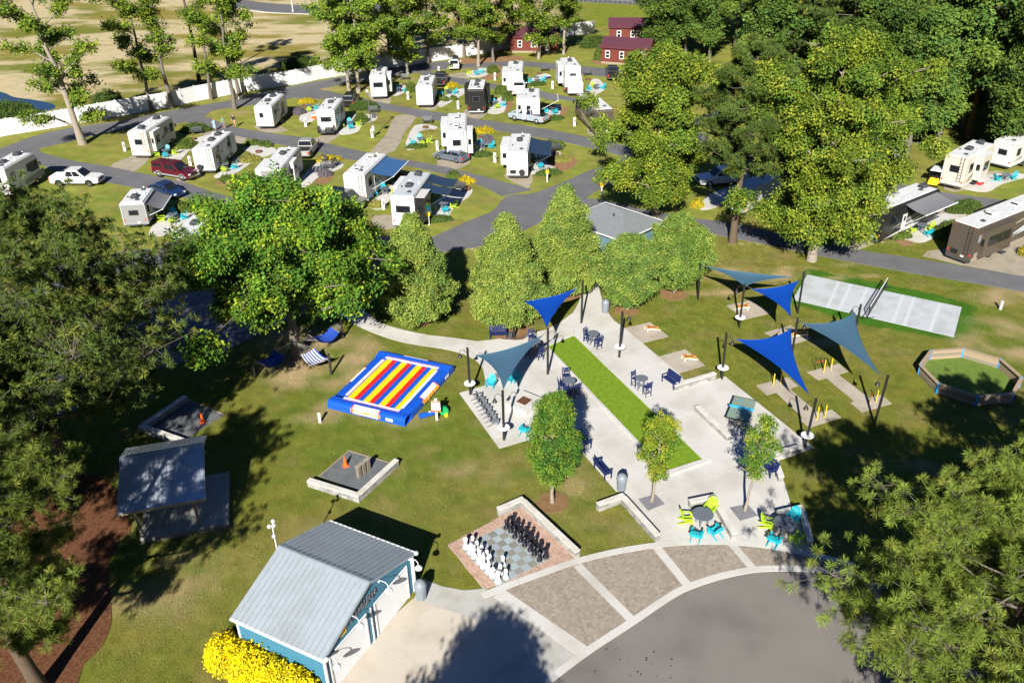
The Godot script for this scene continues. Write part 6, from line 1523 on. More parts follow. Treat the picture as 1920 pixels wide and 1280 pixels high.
# rear and front centre points on the ground
func car(kind: String, paint: String, label: String, x0: float, z0: float, x1: float, z1: float, shift := 0.0) -> void:
	var d := Vector2(x1 - x0, z1 - z0).normalized()
	var L: float = {"pickup": 5.9, "suv": 4.9, "sedan": 4.7, "hatch": 4.4, "jeep": 4.3}[kind]
	var c := (Vector2(x0, z0) + Vector2(x1, z1)) / 2 + Vector2(-d.y, d.x) * shift - d * L / 2
	var t := thing({"pickup": "pickup_truck", "suv": "parked_car", "sedan": "parked_car", "hatch": "parked_car", "jeep": "off_road_car"}[kind], label, "pickup truck" if kind == "pickup" else "car", Vector3(c.x, 0.02, c.y), atan2(-d.x, -d.y), "cars on the campsite")
	var m: Material = M[paint]
	var W := 0.98 if kind == "pickup" else 0.90
	var y0 := 0.42 if kind in ["pickup", "jeep"] else 0.26
	var belt := 1.18 if kind == "pickup" else 1.02 if kind in ["suv", "jeep"] else 0.88
	var top := 1.92 if kind == "pickup" else 1.78 if kind == "suv" else 1.85 if kind == "jeep" else 1.44
	var body := MB.new()
	var hood := belt - (0.06 if kind == "pickup" else 0.04)
	hull(body, [[0.0, y0 + 0.12, belt - 0.12, W - 0.06], [-0.12, y0, belt, W], [-L * 0.62, y0, belt, W], [-L + 0.5, y0, hood - 0.03, W], [-L + 0.12, y0, hood - 0.1, W - 0.05], [-L, y0 + 0.1, hood - 0.32, W - 0.14]], 0.1)
	obj("body", body, m, t)
	# cabin: rear bottom, rear top, front top, front bottom (distance from the tail)
	var cb: Array = {"pickup": [2.0, 2.15, 3.5, 4.35], "suv": [0.12, 0.55, 3.0, 3.75], "sedan": [0.75, 1.45, 2.75, 3.6], "hatch": [0.1, 0.75, 2.55, 3.35], "jeep": [0.1, 0.2, 2.5, 2.8]}[kind]
	var yb := belt - 0.05
	var cab := MB.new()
	hull(cab, [[-cb[0], yb, yb + 0.06, W - 0.05], [-cb[1], yb, top, W - 0.05, W - 0.2], [-cb[2], yb, top, W - 0.05, W - 0.2], [-cb[3], yb, yb + 0.04, W - 0.08]], 0.1)
	obj("cabin", cab, m, t)
	obj("roof_panel", MB.new().cbox(Vector3(0, top + 0.005, -(cb[1] + cb[2]) / 2), Vector3(2 * (W - 0.24), 0.03, cb[2] - cb[1] - 0.1), 0.02), m, t)
	for s in [-1, 1]:
		var a := Vector3(s * (W - 0.045), yb + 0.1, -cb[0] - 0.06); var bq := Vector3(s * (W - 0.175), top - 0.12, -cb[1] - 0.06); var cq := Vector3(s * (W - 0.175), top - 0.12, -cb[2] + 0.06); var dq := Vector3(s * (W - 0.05), yb + 0.1, -cb[3] + 0.3)
		var n := 2 if kind != "suv" else 3
		for k in n:
			var f := (k + 0.04) / n; var g := (k + 0.96) / n
			var w := MB.new()
			var q := [a.lerp(dq, f), bq.lerp(cq, f), bq.lerp(cq, g), a.lerp(dq, g)]
			if s > 0: w.quad(q[0], q[1], q[2], q[3])
			else: w.quad(q[3], q[2], q[1], q[0])
			obj("window", w, M.dark_glass, t)
			obj("door_handle", MB.new().box(Vector3(s * (W + 0.01), belt - 0.14, -lerpf(cb[0], cb[3], (k + 0.2) / n)), Vector3(0.03, 0.03, 0.16)), m, t)
		for zz in [-L * 0.19, -L * 0.81]: wheel(t, s * (W - 0.1), zz, 0.41 if kind in ["pickup", "jeep"] else 0.34, 0.25)
		for zz in [-L * 0.19, -L * 0.81]:
			var r := 0.52 if kind in ["pickup", "jeep"] else 0.42
			var p := PackedVector2Array()
			for k in 9: p.append(Vector2(zz + cos(PI * k / 8) * r, 0.38 + sin(PI * k / 8) * r))
			obj("wheel_arch", MB.new().side(p, s * (W + 0.0) - 0.008, s * W + 0.008), M.black_plastic if paint != "paint_red" else M.rv_grey, t)
		obj("head_light", MB.new().cbox(Vector3(s * (W - 0.3), hood - 0.26, -L + 0.06), Vector3(0.36, 0.16, 0.14), 0.02), M.white_paint, t)
		obj("tail_light", MB.new().box(Vector3(s * (W - 0.12), belt - 0.25, 0.0), Vector3(0.16, 0.3, 0.1)), M.red, t)
		obj("mirror", MB.new().cbox(Vector3(s * (W + 0.12), belt + 0.12, -cb[3] + 0.35), Vector3(0.2, 0.18, 0.1), 0.03), m, t)
	var ws := MB.new()
	var e := 0.012
	ws.quad(Vector3(W - 0.25, top - 0.06, -cb[2] - 0.06 - e), Vector3(-W + 0.25, top - 0.06, -cb[2] - 0.06 - e), Vector3(-W + 0.14, yb + 0.08, -cb[3] + 0.02 - e), Vector3(W - 0.14, yb + 0.08, -cb[3] + 0.02 - e))
	for q in 3: ws.v[q] += Vector3(0, 0.02, 0)
	for q in 3: ws.v[3 + q] += Vector3(0, 0.02, 0)
	obj("windshield", ws, M.dark_glass, t)
	var rw := MB.new()
	rw.quad(Vector3(-W + 0.25, top - 0.1, -cb[1] + 0.04), Vector3(W - 0.25, top - 0.1, -cb[1] + 0.04), Vector3(W - 0.16, yb + 0.2, -cb[0] - 0.03 + 0.04), Vector3(-W + 0.16, yb + 0.2, -cb[0] - 0.03 + 0.04))
	obj("rear_window", rw, M.dark_glass, t)
	obj("bumper", MB.new().cbox(Vector3(0, y0 + 0.12, 0.03), Vector3(2 * W - 0.15, 0.18, 0.16), 0.04), M.chrome if kind == "pickup" else m, t)
	obj("bumper", MB.new().cbox(Vector3(0, y0 + 0.14, -L - 0.02), Vector3(2 * W - 0.2, 0.2, 0.16), 0.04), M.chrome if kind == "pickup" else m, t)
	obj("grille", MB.new().box(Vector3(0, hood - 0.3, -L + 0.0), Vector3(1.0, 0.22, 0.06)), M.black_plastic, t)
	if kind == "pickup":
		if paint == "paint_red":
			var cap := MB.new()
			hull(cap, [[-0.06, belt - 0.03, 1.84, W - 0.05, W - 0.18], [-2.02, belt - 0.03, 1.90, W - 0.05, W - 0.18]], 0.08)
			var co := obj("bed_cap", cap, m, t)
			for s in [-1, 1]:
				var w := MB.new()
				var q := [Vector3(s * (W - 0.07), belt + 0.16, -0.3), Vector3(s * (W - 0.135), 1.66, -0.36), Vector3(s * (W - 0.135), 1.66, -1.75), Vector3(s * (W - 0.07), belt + 0.16, -1.8)]
				if s > 0: w.quad(q[0], q[1], q[2], q[3])
				else: w.quad(q[3], q[2], q[1], q[0])
				obj("window", w, M.dark_glass, co)
				plate(t, "lower_trim", M.rv_grey, rect(-0.3, -L + 0.4, y0, y0 + 0.2), s * (W + 0.006), 0.008)
		else:
			obj("bed_cover", MB.new().box(Vector3(0, belt + 0.012, -1.03), Vector3(2 * W - 0.26, 0.03, 1.82)), M.black_plastic if paint != "paint_white" else M.white_rough, t)
			obj("tailgate", MB.new().box(Vector3(0, belt - 0.26, 0.01), Vector3(2 * W - 0.5, 0.48, 0.04)), m, t)
	if kind == "jeep":
		obj("roof_box", MB.new().cbox(Vector3(0.2, top + 0.2, -1.4), Vector3(0.9, 0.35, 1.6), 0.1), M.black_plastic, t)
		var sp := MB.new()
		sp.t = Transform3D(Basis(Vector3.RIGHT, PI / 2), Vector3(-0.5, 1.05, 0.02))
		sp.lathe(Vector3.ZERO, [Vector2(0, 0), Vector2(0.3, 0), Vector2(0.36, 0.06), Vector2(0.36, 0.2), Vector2(0.3, 0.25), Vector2(0, 0.25)], 14)
		obj("spare_wheel", sp, M.rubber, t)

# small upright utility pedestal
func pedestal(x: float, z: float, label: String) -> void:
	var t := thing("utility_pedestal", label, "utility pedestal", Vector3(x, 0, z), 0.3, "white utility pedestals")
	obj("box", MB.new().cbox(Vector3(0, 0.6, 0), Vector3(0.32, 1.2, 0.24), 0.03), M.white_rough, t)
	obj("panel", MB.new().box(Vector3(0, 0.75, 0.125), Vector3(0.22, 0.4, 0.02)), M.rv_grey, t)
	obj("spigot", MB.new().bar(Vector3(0.3, 0, 0.1), Vector3(0.3, 0.55, 0.1), 0.025, 5), M.steel, t)
	obj("hose_coil", MB.new().tube([Vector3(0.3, 0.45, 0.12), Vector3(0.55, 0.05, 0.2), Vector3(0.9, 0.03, 0.1), Vector3(1.1, 0.03, -0.2)], [0.02, 0.02, 0.02, 0.02], 4), M.turf_bocce, t)

func patio_set(x: float, z: float, cols: Array, where: String) -> void:
	var c := Vector3(x, 0.034, z)
	put("patio_table", T.parts.camp, "round grey table " + where, "table", c, 0.4, "round tables on the site patios")
	var sides := [["far", 0.25], ["left", 1.75], ["near", 3.35], ["right", 4.95]]
	for k in cols.size():
		if cols[k] == "": continue
		var a: float = PI - sides[k][1] + rng.randf_range(-0.25, 0.25)
		var d := Vector3(sin(a + PI), 0, cos(a + PI)) * -1.0
		d = Vector3(-sin(sides[k][1]), 0, -cos(sides[k][1])) * rng.randf_range(0.95, 1.15)
		put("patio_chair", T.parts[cols[k]], "%s chair on the %s side of the table %s" % [cols[k] if cols[k] != "charcoal" else "dark", sides[k][0], where], "chair", c + d, atan2(-d.x, -d.z) + rng.randf_range(-0.2, 0.2), "chairs on the site patios")

func fire_ring(x: float, z: float, where: String) -> void:
	var t := thing("fire_ring", "rusty steel fire ring " + where, "fire ring", Vector3(x, 0.034, z), 0.0, "fire rings on the site patios")
	obj("ring", MB.new().lathe(Vector3.ZERO, [Vector2(0.42, 0), Vector2(0.42, 0.24), Vector2(0.37, 0.24), Vector2(0.37, 0.03)], 16), M.rust, t)
	obj("ash", MB.new().lathe(Vector3.ZERO, [Vector2(0.37, 0.05), Vector2(0, 0.06)], 12), M.charcoal, t)

func glider(x: float, z: float, turn: float, where: String) -> void:
	var t := put("patio_bench", T.parts.bench, "dark double bench " + where, "bench", Vector3(x, 0.034, z), turn, "dark benches on the site patios")
	for k in t.get_children(): k.material_override = M.charcoal

func patio(a: Array, where: String) -> void:
	var o := sheet("patio", M.concrete, smooth(pg(a), true, 3), 0.03, "pale concrete patio " + where)

func make_camp() -> void:
	tex(mat("rv_white", Color(0.60, 0.595, 0.585), 0.38), T.conc, 0.3); tex(mat("rv_cream", Color(0.58, 0.54, 0.46), 0.38), T.conc, 0.3); tex(mat("rv_roof", Color(0.72, 0.73, 0.74), 0.6), T.stain, 0.5, T.fine, 0.3)
	mat("rv_roof_grey", Color(0.45, 0.48, 0.50), 0.6); mat("rv_black", g1(0.02), 0.25); mat("rv_grey", Color(0.24, 0.24, 0.25), 0.4); mat("rv_brown", Color(0.085, 0.068, 0.055), 0.22); mat("rv_tan", Color(0.30, 0.25, 0.19), 0.3); mat("rv_blue", Color(0.05, 0.20, 0.42), 0.4)
	mat("awning_blue", Color(0.03, 0.10, 0.24), 0.7); mat("awning_navy", Color(0.012, 0.035, 0.075), 0.7); mat("awning_grey", Color(0.16, 0.16, 0.17), 0.7); mat("awning_black", g1(0.03), 0.6)
	mat("rust", Color(0.13, 0.06, 0.035), 0.9)
	for q in [["paint_red", Color(0.085, 0.005, 0.008)], ["paint_silver", Color(0.30, 0.35, 0.40)], ["paint_slate", Color(0.10, 0.12, 0.16)], ["paint_navy", Color(0.008, 0.025, 0.09)], ["paint_white", g1(0.72)], ["paint_black", g1(0.012)], ["paint_beige", Color(0.34, 0.33, 0.31)]]:
		var m := mat(q[0], q[1], 0.3)
		m.clearcoat_enabled = true; m.clearcoat = 0.8; m.clearcoat_roughness = 0.06
	var sw := ["rv_grey", [[-0.6, 1.0], [-3.5, 1.15], [-6.0, 1.9], [-4.6, 1.75], [-2.5, 1.3]]]
	var sw2 := ["rv_black", [[-1.5, 1.3], [-4.2, 1.5], [-6.8, 2.3], [-5.2, 1.95]]]
	rv("cream motorhome with dark swirls parked beside the forked tree", -47.14, -108.57, -0.103, 7.76, {"kind": "motor", "H": 3.5, "body": "rv_cream", "stripes": [sw, sw2], "ac": [0.2, 0.75], "rear": ["window", "ladder"], "slides": [[1, 0.1, 0.36, 0.55, "rv_cream"]]})
	rv("white travel trailer with black side panels behind the red pickup", -36.89, -101.86, -0.075, 7.92, {"H": 3.2, "trim": "rv_black", "stripes": [["rv_black", [[-1.6, 0.6], [-2.2, 0.6], [-2.2, 3.0], [-1.6, 3.0]]], ["rv_black", [[-5.3, 0.6], [-6.2, 0.6], [-6.0, 3.0], [-5.3, 3.0]]], ["rv_grey", [[-3, 0.8], [-5, 0.8], [-5, 1.0], [-3, 1.0]]]], "ac": [0.42, 0.7], "rear": ["spare", "hatch", "ladder"], "spare_x": -0.6})
	rv("grey and white motorhome cut off by the left picture edge", -58.21, -94.82, -0.088, 6.35, {"kind": "motor", "H": 3.6, "stripes": [["rv_grey", [[-0.5, 0.6], [-7, 0.6], [-7, 1.4], [-3, 1.1]]], ["rv_black", [[-4.5, 1.6], [-6.2, 1.6], [-6.2, 2.7], [-4.5, 2.7]]]], "ac": [0.3, 0.75]})
	rv("small white camper with grey awning beside the navy car", -39.09, -84.83, 0.099, 5, {"H": 2.9, "roof": "rv_roof", "ac": [0.3], "awnings": [[1, 0.1, 0.9, 1.6, 0.75, "awning_grey"]], "stripes": [["rv_grey", [[-0.3, 0.6], [-5, 0.6], [-5, 1.2], [-0.3, 1.2]]]], "rear": ["window", "panel"]})
	rv("white trailer with grey ribbed rear wall under the oak's left branches", -30.65, -74.35, -0.095, 7.19, {"H": 3.2, "rear": ["panel"], "rear_mat": "rv_roof_grey", "band": "rv_grey", "ac": [0.5]})
	rv("white travel trailer with grey rear wall and beige truck ahead", -26.66, -93.64, -0.049, 8.57, {"H": 3.3, "rear": ["panel", "small"], "rear_mat": "rv_grey", "trim": "rv_grey", "ac": [0.6], "slides": [[-1, 0.05, 0.5, 0.7, "rv_white"], [1, 0.35, 0.55, 0.5, "rv_white", "rv_roof"]], "stripes": [["rv_grey", [[-0.2, 0.6], [-7, 0.6], [-7, 1.3], [-0.2, 1.8]]], ["rv_black", [[-5.0, 0.6], [-6.4, 0.6], [-6.0, 2.9], [-5.0, 2.9]]]]})
	rv("white travel trailer with black cargo rack on its rear", -24.83, -117.79, -0.027, 7.06, {"H": 3.3, "rear": ["wide", "ladder", "rack"], "ac": [0.55], "stripes": [["rv_grey", [[-0.6, 1.2], [-2.4, 2.8], [-3.0, 2.8], [-1.4, 1.2]]], ["rv_grey", [[-3.6, 1.0], [-5.2, 2.8], [-5.8, 2.8], [-4.4, 1.0]]]]})
	rv("white travel trailer with small square rear window near three walkers", -34.03, -120.55, -0.046, 7.61, {"H": 3.3, "rear": ["small"], "ac": [0.35, 0.68], "stripes": [["rv_grey", [[-0.4, 0.9], [-2.6, 2.9], [-3.4, 2.9], [-1.2, 0.9]]], ["rv_black", [[-3.4, 0.8], [-5.6, 0.8], [-6.2, 2.2], [-4.6, 1.6]]]]})
	rv("white fifth wheel trailer with wide rear window among the fence trees", -19.92, -135.76, 0.052, 6.59, {"kind": "fifth", "H": 3.7, "rear": ["wide"], "slides": [[1, 0.25, 0.6, 0.7, "rv_white"]], "ac": [0.5]})
	rv("white toy hauler with black corner trim and dark truck ahead", -12.34, -130.24, -0.020, 7.43, {"H": 3.3, "rear": ["ramp"], "trim": "rv_black", "stripes": [["rv_grey", [[-0.3, 0.6], [-6.5, 0.6], [-6.5, 2.2], [-0.3, 1.6]]]], "ac": [0.5]})
	rv("black toy hauler trailer with pale roof", -4.52, -126.05, -0.045, 6.46, {"kind": "fifth", "H": 3.7, "body": "rv_black", "trim": "rv_black", "rear": ["window"], "bumper": "rv_white", "band": "rv_white", "band_h": 0.25, "slides": [[-1, 0.35, 0.8, 0.6, "rv_black", "rv_black"], [1, 0.4, 0.7, 0.6, "rv_black", "rv_black"]], "ac": [0.35, 0.7]})
	rv("tall white camper with ladder and brown rear bumper above the grey hatchback", -6.35, -104.91, 0.028, 8.99, {"kind": "fifth", "H": 3.8, "rear": ["window", "ladder"], "band": "rv_brown", "band_h": 0.55, "slides": [[-1, 0.4, 0.85, 0.8, "rv_white"], [1, 0.05, 0.35, 0.75, "rv_white"]], "ac": [0.25, 0.65], "ac_mat": "rv_white"})
	rv("white trailer with dark awning at the road crossing", 1.03, -97.67, -0.084, 8.17, {"H": 3.3, "rear": ["spare", "hatch"], "spare_x": 0.55, "slides": [[-1, 0.35, 0.85, 0.95, "rv_white"]], "awnings": [[1, 0.15, 0.85, 2.6, 0.45, "awning_navy"]], "ac": [0.55], "stripes": [["rv_black", [[-0.2, 0.6], [-2.6, 0.6], [-1.6, 1.2], [-0.2, 1.3]]]]})
	rv("older white motorhome with bright blue awning and rear ladder", -16.89, -90.67, -0.217, 8.03, {"kind": "motor", "H": 3.5, "rear": ["ladder"], "band": "rv_blue", "band_h": 0.25, "awnings": [[1, 0.22, 0.88, 2.7, 0.35, "awning_blue"]], "ac": [0.2, 0.72], "ac_mat": "rv_white"})
	rv("white and black trailer with two navy awnings nearest the pyramid trees", -10.83, -83, -0.173, 8.15, {"kind": "fifth", "H": 3.7, "roof": "rv_roof_grey", "trim": "rv_black", "rear": ["wide"], "slides": [[1, 0.05, 0.35, 0.95, "rv_black", "rv_white"], [-1, 0.4, 0.8, 0.7, "rv_white"]], "awnings": [[1, 0.36, 0.62, 2.8, 0.5, "awning_navy"], [1, 0.66, 0.95, 2.8, 0.5, "awning_navy"]], "ac": [0.35, 0.8]})
	rv("white trailer with spare wheel and left slide near the far patio", 1.27, -137.78, -0.041, 8.7, {"H": 3.3, "rear": ["spare", "panel"], "rear_mat": "rv_white", "slides": [[-1, 0.1, 0.6, 0.8, "rv_white"]], "ac": [0.7], "trim": "rv_white"})
	rv("longest white fifth wheel trailer beside the small box trailer", 10.43, -138.47, 0.081, 7.08, {"kind": "fifth", "H": 3.9, "slides": [[-1, 0.3, 0.75, 0.8, "rv_white"]], "ac": [0.5]})
	rv("small white box trailer beside two red motorcycles", 10.64, -135.24, -0.058, 3.84, {"kind": "box", "H": 2.4, "rear": ["panel"], "rear_mat": "rv_white"})
	rv("white trailer with dark side awning behind the silver pickup", 3.33, -121.23, -0.038, 6.61, {"kind": "fifth", "H": 3.4, "rear": ["small"], "slides": [[-1, 0.1, 0.5, 0.8, "rv_white"]], "awnings": [[1, 0.35, 0.9, 2.6, 0.6, "awning_grey"]], "ac": [0.6]})
	rv("dark brown motorhome half hidden behind the left sycamore", 12.87, -114.21, 0.188, 10.27, {"kind": "motor", "H": 3.6, "body": "rv_brown", "roof": "rv_roof", "ac": [0.4, 0.8], "stripes": [["rv_tan", [[-1, 0.7], [-6, 0.9], [-7, 1.8], [-3, 1.3]]]]})
	rv("large brown and grey motorhome at the right picture edge", 41.44, -72.72, -0.992, 13.59, {"kind": "motor", "H": 3.7, "body": "rv_brown", "trim": "rv_brown", "rear": ["ladder", "hatch", "panel"], "rear_mat": "rv_brown", "band": "rv_tan", "band_h": 0.35, "stripes": [["rv_roof_grey", [[-4.6, 1.2], [-8.5, 1.5], [-10.5, 2.6], [-7.5, 1.95]]], ["rv_tan", [[-5.0, 2.5], [-9.0, 3.2], [-10.2, 3.2], [-7.5, 2.7]]], ["rv_tan", [[-0.3, 0.7], [-5.0, 0.8], [-8.0, 1.7], [-4.0, 1.35], [-0.3, 1.2]]], ["rv_grey", [[-0.4, 2.2], [-3.0, 2.6], [-6.0, 3.2], [-3, 3.1], [-0.4, 2.9]]]], "slides": [[1, 0.06, 0.4, 0.5, "rv_brown", "rv_brown"], [-1, 0.3, 0.7, 0.5, "rv_brown", "rv_black"]], "ac": [0.3, 0.62], "ac_mat": "rv_white"})
	rv("black and white motorhome with grey awning behind the right sycamore", 34.99, -77.65, -0.945, 9.67, {"kind": "motor", "H": 3.7, "body": "rv_black", "trim": "rv_black", "stripes": [["rv_white", [[-0.5, 0.5], [-5.5, 0.6], [-8.5, 1.5], [-5.0, 1.05]]], ["rv_grey", [[-1.5, 1.3], [-6, 1.7], [-9, 2.5], [-6, 2.2]]], ["rv_white", [[-2.5, 1.15], [-6.5, 1.35], [-8, 1.8]]]], "awnings": [[1, 0.35, 0.92, 2.2, 0.45, "awning_grey"]], "ac": [0.85]})
	rv("cream fifth wheel trailer behind the yellow golf cart", 49.29, -91.63, -0.813, 7.86, {"kind": "fifth", "H": 3.8, "body": "rv_cream", "rear": ["window", "ladder"], "stripes": [["rv_brown", [[-0.8, 0.8], [-3, 1.2], [-5, 2.4], [-2.6, 1.9]]]], "slides": [[1, 0.3, 0.6, 0.8, "rv_cream"]], "ac": [0.4, 0.8]})
	rv("white enclosed trailer behind the tall pine trunk", 23.86, -85.37, -0.791, 7.33, {"kind": "box", "H": 2.8})
	rv("white trailer in deep shade under the far right trees", 57.92, -98.03, -0.929, 7.14, {"H": 3.3, "ac": [0.5]})
	rv("white motorhome glimpsed through the right sycamore", 39.99, -92.43, -0.710, 6.75, {"kind": "motor", "H": 3.4})
	# cars: rear point, front point
	car("pickup", "paint_red", "dark red pickup with matching bed cap beside the road", -43.17, -101.43, -38.26, -99.04, -1.0)
	car("pickup", "paint_silver", "silver blue pickup with black bed cover", 4.5, -119.91, 0.42, -122.61, 1.0)
	car("hatch", "paint_slate", "slate grey hatchback parked behind the tall white camper", -6.17, -103.91, -9.07, -105.76, 0.85)
	car("sedan", "paint_navy", "navy blue car beside the small camper with grey awning", -41.26, -96.31, -37.48, -93.83)
	car("pickup", "paint_beige", "beige pickup ahead of the trailer with grey rear wall", -26.08, -106.85, -25.82, -111.92)
	car("suv", "paint_black", "black car ahead of the trailer with the cargo rack", -24.13, -131.05, -23.77, -136.33)
	car("pickup", "paint_black", "black pickup ahead of the white toy hauler", -11.1, -142.04, -10.62, -148.55)
	car("pickup", "paint_white", "white pickup ahead of the trailer behind the silver pickup", 1.77, -135.6, 2.12, -140.95)
	car("pickup", "paint_white", "white pickup behind the top of the left pine", -53.69, -99.41, -49.11, -99.13)
	car("pickup", "paint_white", "white pickup in the trees beside the tall pine trunk", 26.73, -94.8, 22.4, -93.99, 0.5)
	car("suv", "paint_red", "red car glimpsed under the right sycamore", 36.5, -92.81, 38.5, -91.66)
	car("suv", "paint_black", "dark car under the oak behind the older motorhome", -19.12, -90.96, -16.83, -89.86)
	car("jeep", "paint_white", "white off road car with roof box and rear bicycles", -9.12, -153.09, -9.06, -159.72)
	car("pickup", "paint_black", "dark pickup at the far end of the upper road", 17.58, -144.65, 17.81, -149.92)
	# bicycles on the jeep's rear, motorcycles, golf cart
	bike(-9.73, -152.34, 0.25, "lime", "green bicycle carried on the rear of the white off road car")
	motorcycle(9.91, -137.92, 0.3, "red motorcycle left of the box trailer's rear")
	motorcycle(11.7, -139.13, 1.9, "red motorcycle right of the box trailer's rear")
	golf_cart(48.84, -94.01)
	# fire-side patios
	var by := {}
	patio([-44.74, -108.69, -43.58, -111.05, -43.15, -116.41, -41.28, -118.76, -40.31, -117.2, -41.51, -113.9, -42.01, -110.94, -41.93, -107.65, -42.89, -106.44], "beside the cream motorhome with dark swirls")
	patio([-35.83, -101.17, -33.33, -109.26, -34.98, -111.61, -33.65, -113.37, -30.8, -111.79, -30.49, -109.52, -32.09, -107.02, -33.06, -102.96, -33.85, -101.05], "beside the trailer behind the red pickup")
	patio([-25.44, -96.45, -24.67, -102.05, -23.51, -106.47, -20.95, -105.26, -20.62, -103.19, -22.73, -100.37, -23.63, -96.71], "beside the trailer with grey rear wall")
	patio([-15.47, -90.26, -14.11, -95.25, -13.16, -99.79, -11.97, -98.77, -13.04, -93.97, -13.97, -89.06], "beside the older white motorhome")
	patio([-8.93, -87.84, -7.92, -91.97, -5.79, -95.3, -4.24, -94.85, -4.47, -92.45, -5.85, -89.72, -6.8, -85.9, -8.77, -85.7], "beside the trailer with two navy awnings")
	patio([-23.45, -118.53, -22.54, -127.39, -19.28, -126.57, -19.12, -124.04, -20.68, -122.52, -20.76, -118.85, -22.17, -117.43], "beside the trailer with the cargo rack")
	patio([-13.51, -110.64, -13.1, -121.17, -10.03, -120.42, -10.15, -118.87, -11.51, -117.19, -11.74, -111.21], "between the gravel lane and the tall white camper")
	patio([-5.28, -106.79, -4.22, -113.03, -3.41, -115.39, -2.17, -114.57, -2.64, -112.22, -3.62, -108.42, -4.25, -106.29], "beside the tall white camper")
	patio([2.33, -99.8, 3.42, -103.71, 5.27, -107.84, 6.63, -107.75, 6.38, -105.61, 4.74, -103.63, 5.91, -100.94, 3.93, -99.7], "beside the trailer at the road crossing")
	patio([-30.35, -125.14, -30.31, -130.91, -28.55, -132.3, -26.7, -133.39, -26.33, -131.21, -27.89, -128.66, -28.22, -124.15], "beside the trailer near the three walkers")
	patio([-17.92, -137.83, -18.05, -144.75, -15.97, -146.02, -15.71, -143.12, -16.64, -139.4], "beside the fifth wheel among the fence trees")
	patio([-10.66, -132.45, -9.37, -138.81, -6.95, -142.04, -6.02, -140.23, -7.94, -135.4, -9.75, -130.85], "beside the white toy hauler")
	patio([-2.84, -126.78, -2.11, -133.35, -0.47, -136.43, -0.23, -133.83, -0.49, -127.18], "beside the black toy hauler")
	patio([-6.84, -151.3, -5.13, -155.98, -3.23, -154.99, -3.44, -150.23, -5.87, -149.28], "beside the white off road car")
	patio([3.48, -143.66, 4.51, -148.38, 6.41, -150.93, 7.25, -149.3, 5.7, -144.56], "beside the trailer with spare wheel")
	patio([5.29, -124.46, 6.71, -129.59, 7.97, -130.7, 7.97, -128, 7.18, -123.77], "beside the trailer behind the silver pickup")
	patio([12.54, -137.03, 13.4, -142.12, 14.4, -146.4, 15.47, -145.56, 15.8, -140.16, 14.17, -136.57], "beside the longest fifth wheel trailer")
	patio([38.53, -78.97, 41.57, -81.84, 44.82, -84.29, 47.26, -84.75, 47.44, -83.7, 43.1, -80.36, 41.82, -78.4, 39.9, -77.19], "beside the black and white motorhome")
	patio([50.74, -92.31, 54.74, -95.65, 58.8, -96.33, 60.13, -95.32, 55.82, -92.89, 52.85, -90.48], "beside the cream fifth wheel trailer")
	patio([-37.35, -83.17, -37.75, -87.87, -36.06, -89.81, -34.01, -89.22, -33.53, -87.65, -34.81, -85.91, -35.27, -83.06], "beside the small white camper")
	patio([20.43, -87.15, 22.31, -91.24, 25.2, -93.47, 24.55, -90.12, 22.08, -87.37], "beside the white enclosed trailer")
	patio_set(-44.41, -109.76, ["teal", "lime", "teal", "lime"], "beside the cream motorhome")
	patio_set(-35.04, -103.49, ["lime", "teal", "lime", "teal"], "beside the trailer behind the red pickup")
	patio_set(-36.03, -87.02, ["teal", "lime", "lime", "teal"], "beside the small white camper")
	patio_set(-22.2, -121.03, ["teal", "lime", "teal", "lime"], "beside the trailer with cargo rack")
	patio_set(-11.5, -112.58, ["teal", "teal", "lime", "lime"], "by the empty gravel lane")
	patio_set(-17.4, -140.14, ["teal", "lime", "", "teal"], "beside the far fifth wheel trailer")
	patio_set(-9.34, -138.14, ["lime", "teal", "", "teal"], "beside the white toy hauler")
	patio_set(-5.3, -151.96, ["", "lime", "teal", "teal"], "beside the white off road car")
	patio_set(-1.77, -130.24, ["teal", "lime", "lime", "teal"], "beside the black toy hauler")
	patio_set(4.94, -145.35, ["", "teal", "", "teal"], "beside the trailer with spare wheel")
	patio_set(6.72, -126.64, ["", "teal", "teal", ""], "beside the trailer behind the silver pickup")
	patio_set(14.26, -139.26, ["lime", "teal", "", "teal"], "beside the box trailer")
	patio_set(-3.3, -109.74, ["teal", "lime", "", "teal"], "beside the tall white camper")
	patio_set(3.71, -102.47, ["", "lime", "teal", ""], "at the road crossing trailer")
	patio_set(-14.11, -93.69, ["teal", "teal", "", "lime"], "beside the older motorhome")
	patio_set(-7.13, -88.68, ["teal", "lime", "teal", "lime"], "beside the twin awning trailer")
	patio_set(41.15, -79.91, ["teal", "lime", "teal", "lime"], "beside the black and white motorhome")
	patio_set(-29.85, -130.58, ["", "", "lime", "teal"], "beside the small windowed trailer")
	patio_set(56.72, -94.08, ["", "teal", "", "teal"], "beside the cream fifth wheel")
	patio_set(-27.72, -76.15, ["", "", "teal", ""], "under the big oak")
	for q in [[-43, -116.4, "behind the cream motorhome's table"], [-32.5, -110.1, "on the pale patio left of the grey walled trailer"], [-22.59, -103.92, "in front of the yellow bushes by the dark benches"], [-11.48, -119.74, "in front of the grey bench by the gravel lane"], [-3.61, -114.67, "behind the tall camper's table"], [6.03, -106.7, "under the road crossing trailer's awning"], [-16.85, -145.01, "behind the far fifth wheel's table"], [-30.86, -132.47, "beside the small windowed trailer"], [13.45, -145.74, "beside the longest fifth wheel"], [5.67, -150.6, "behind the spare wheel trailer's table"], [-4.78, -94.53, "beside the twin awning trailer's bench"]]:
		fire_ring(q[0], q[1], q[2])
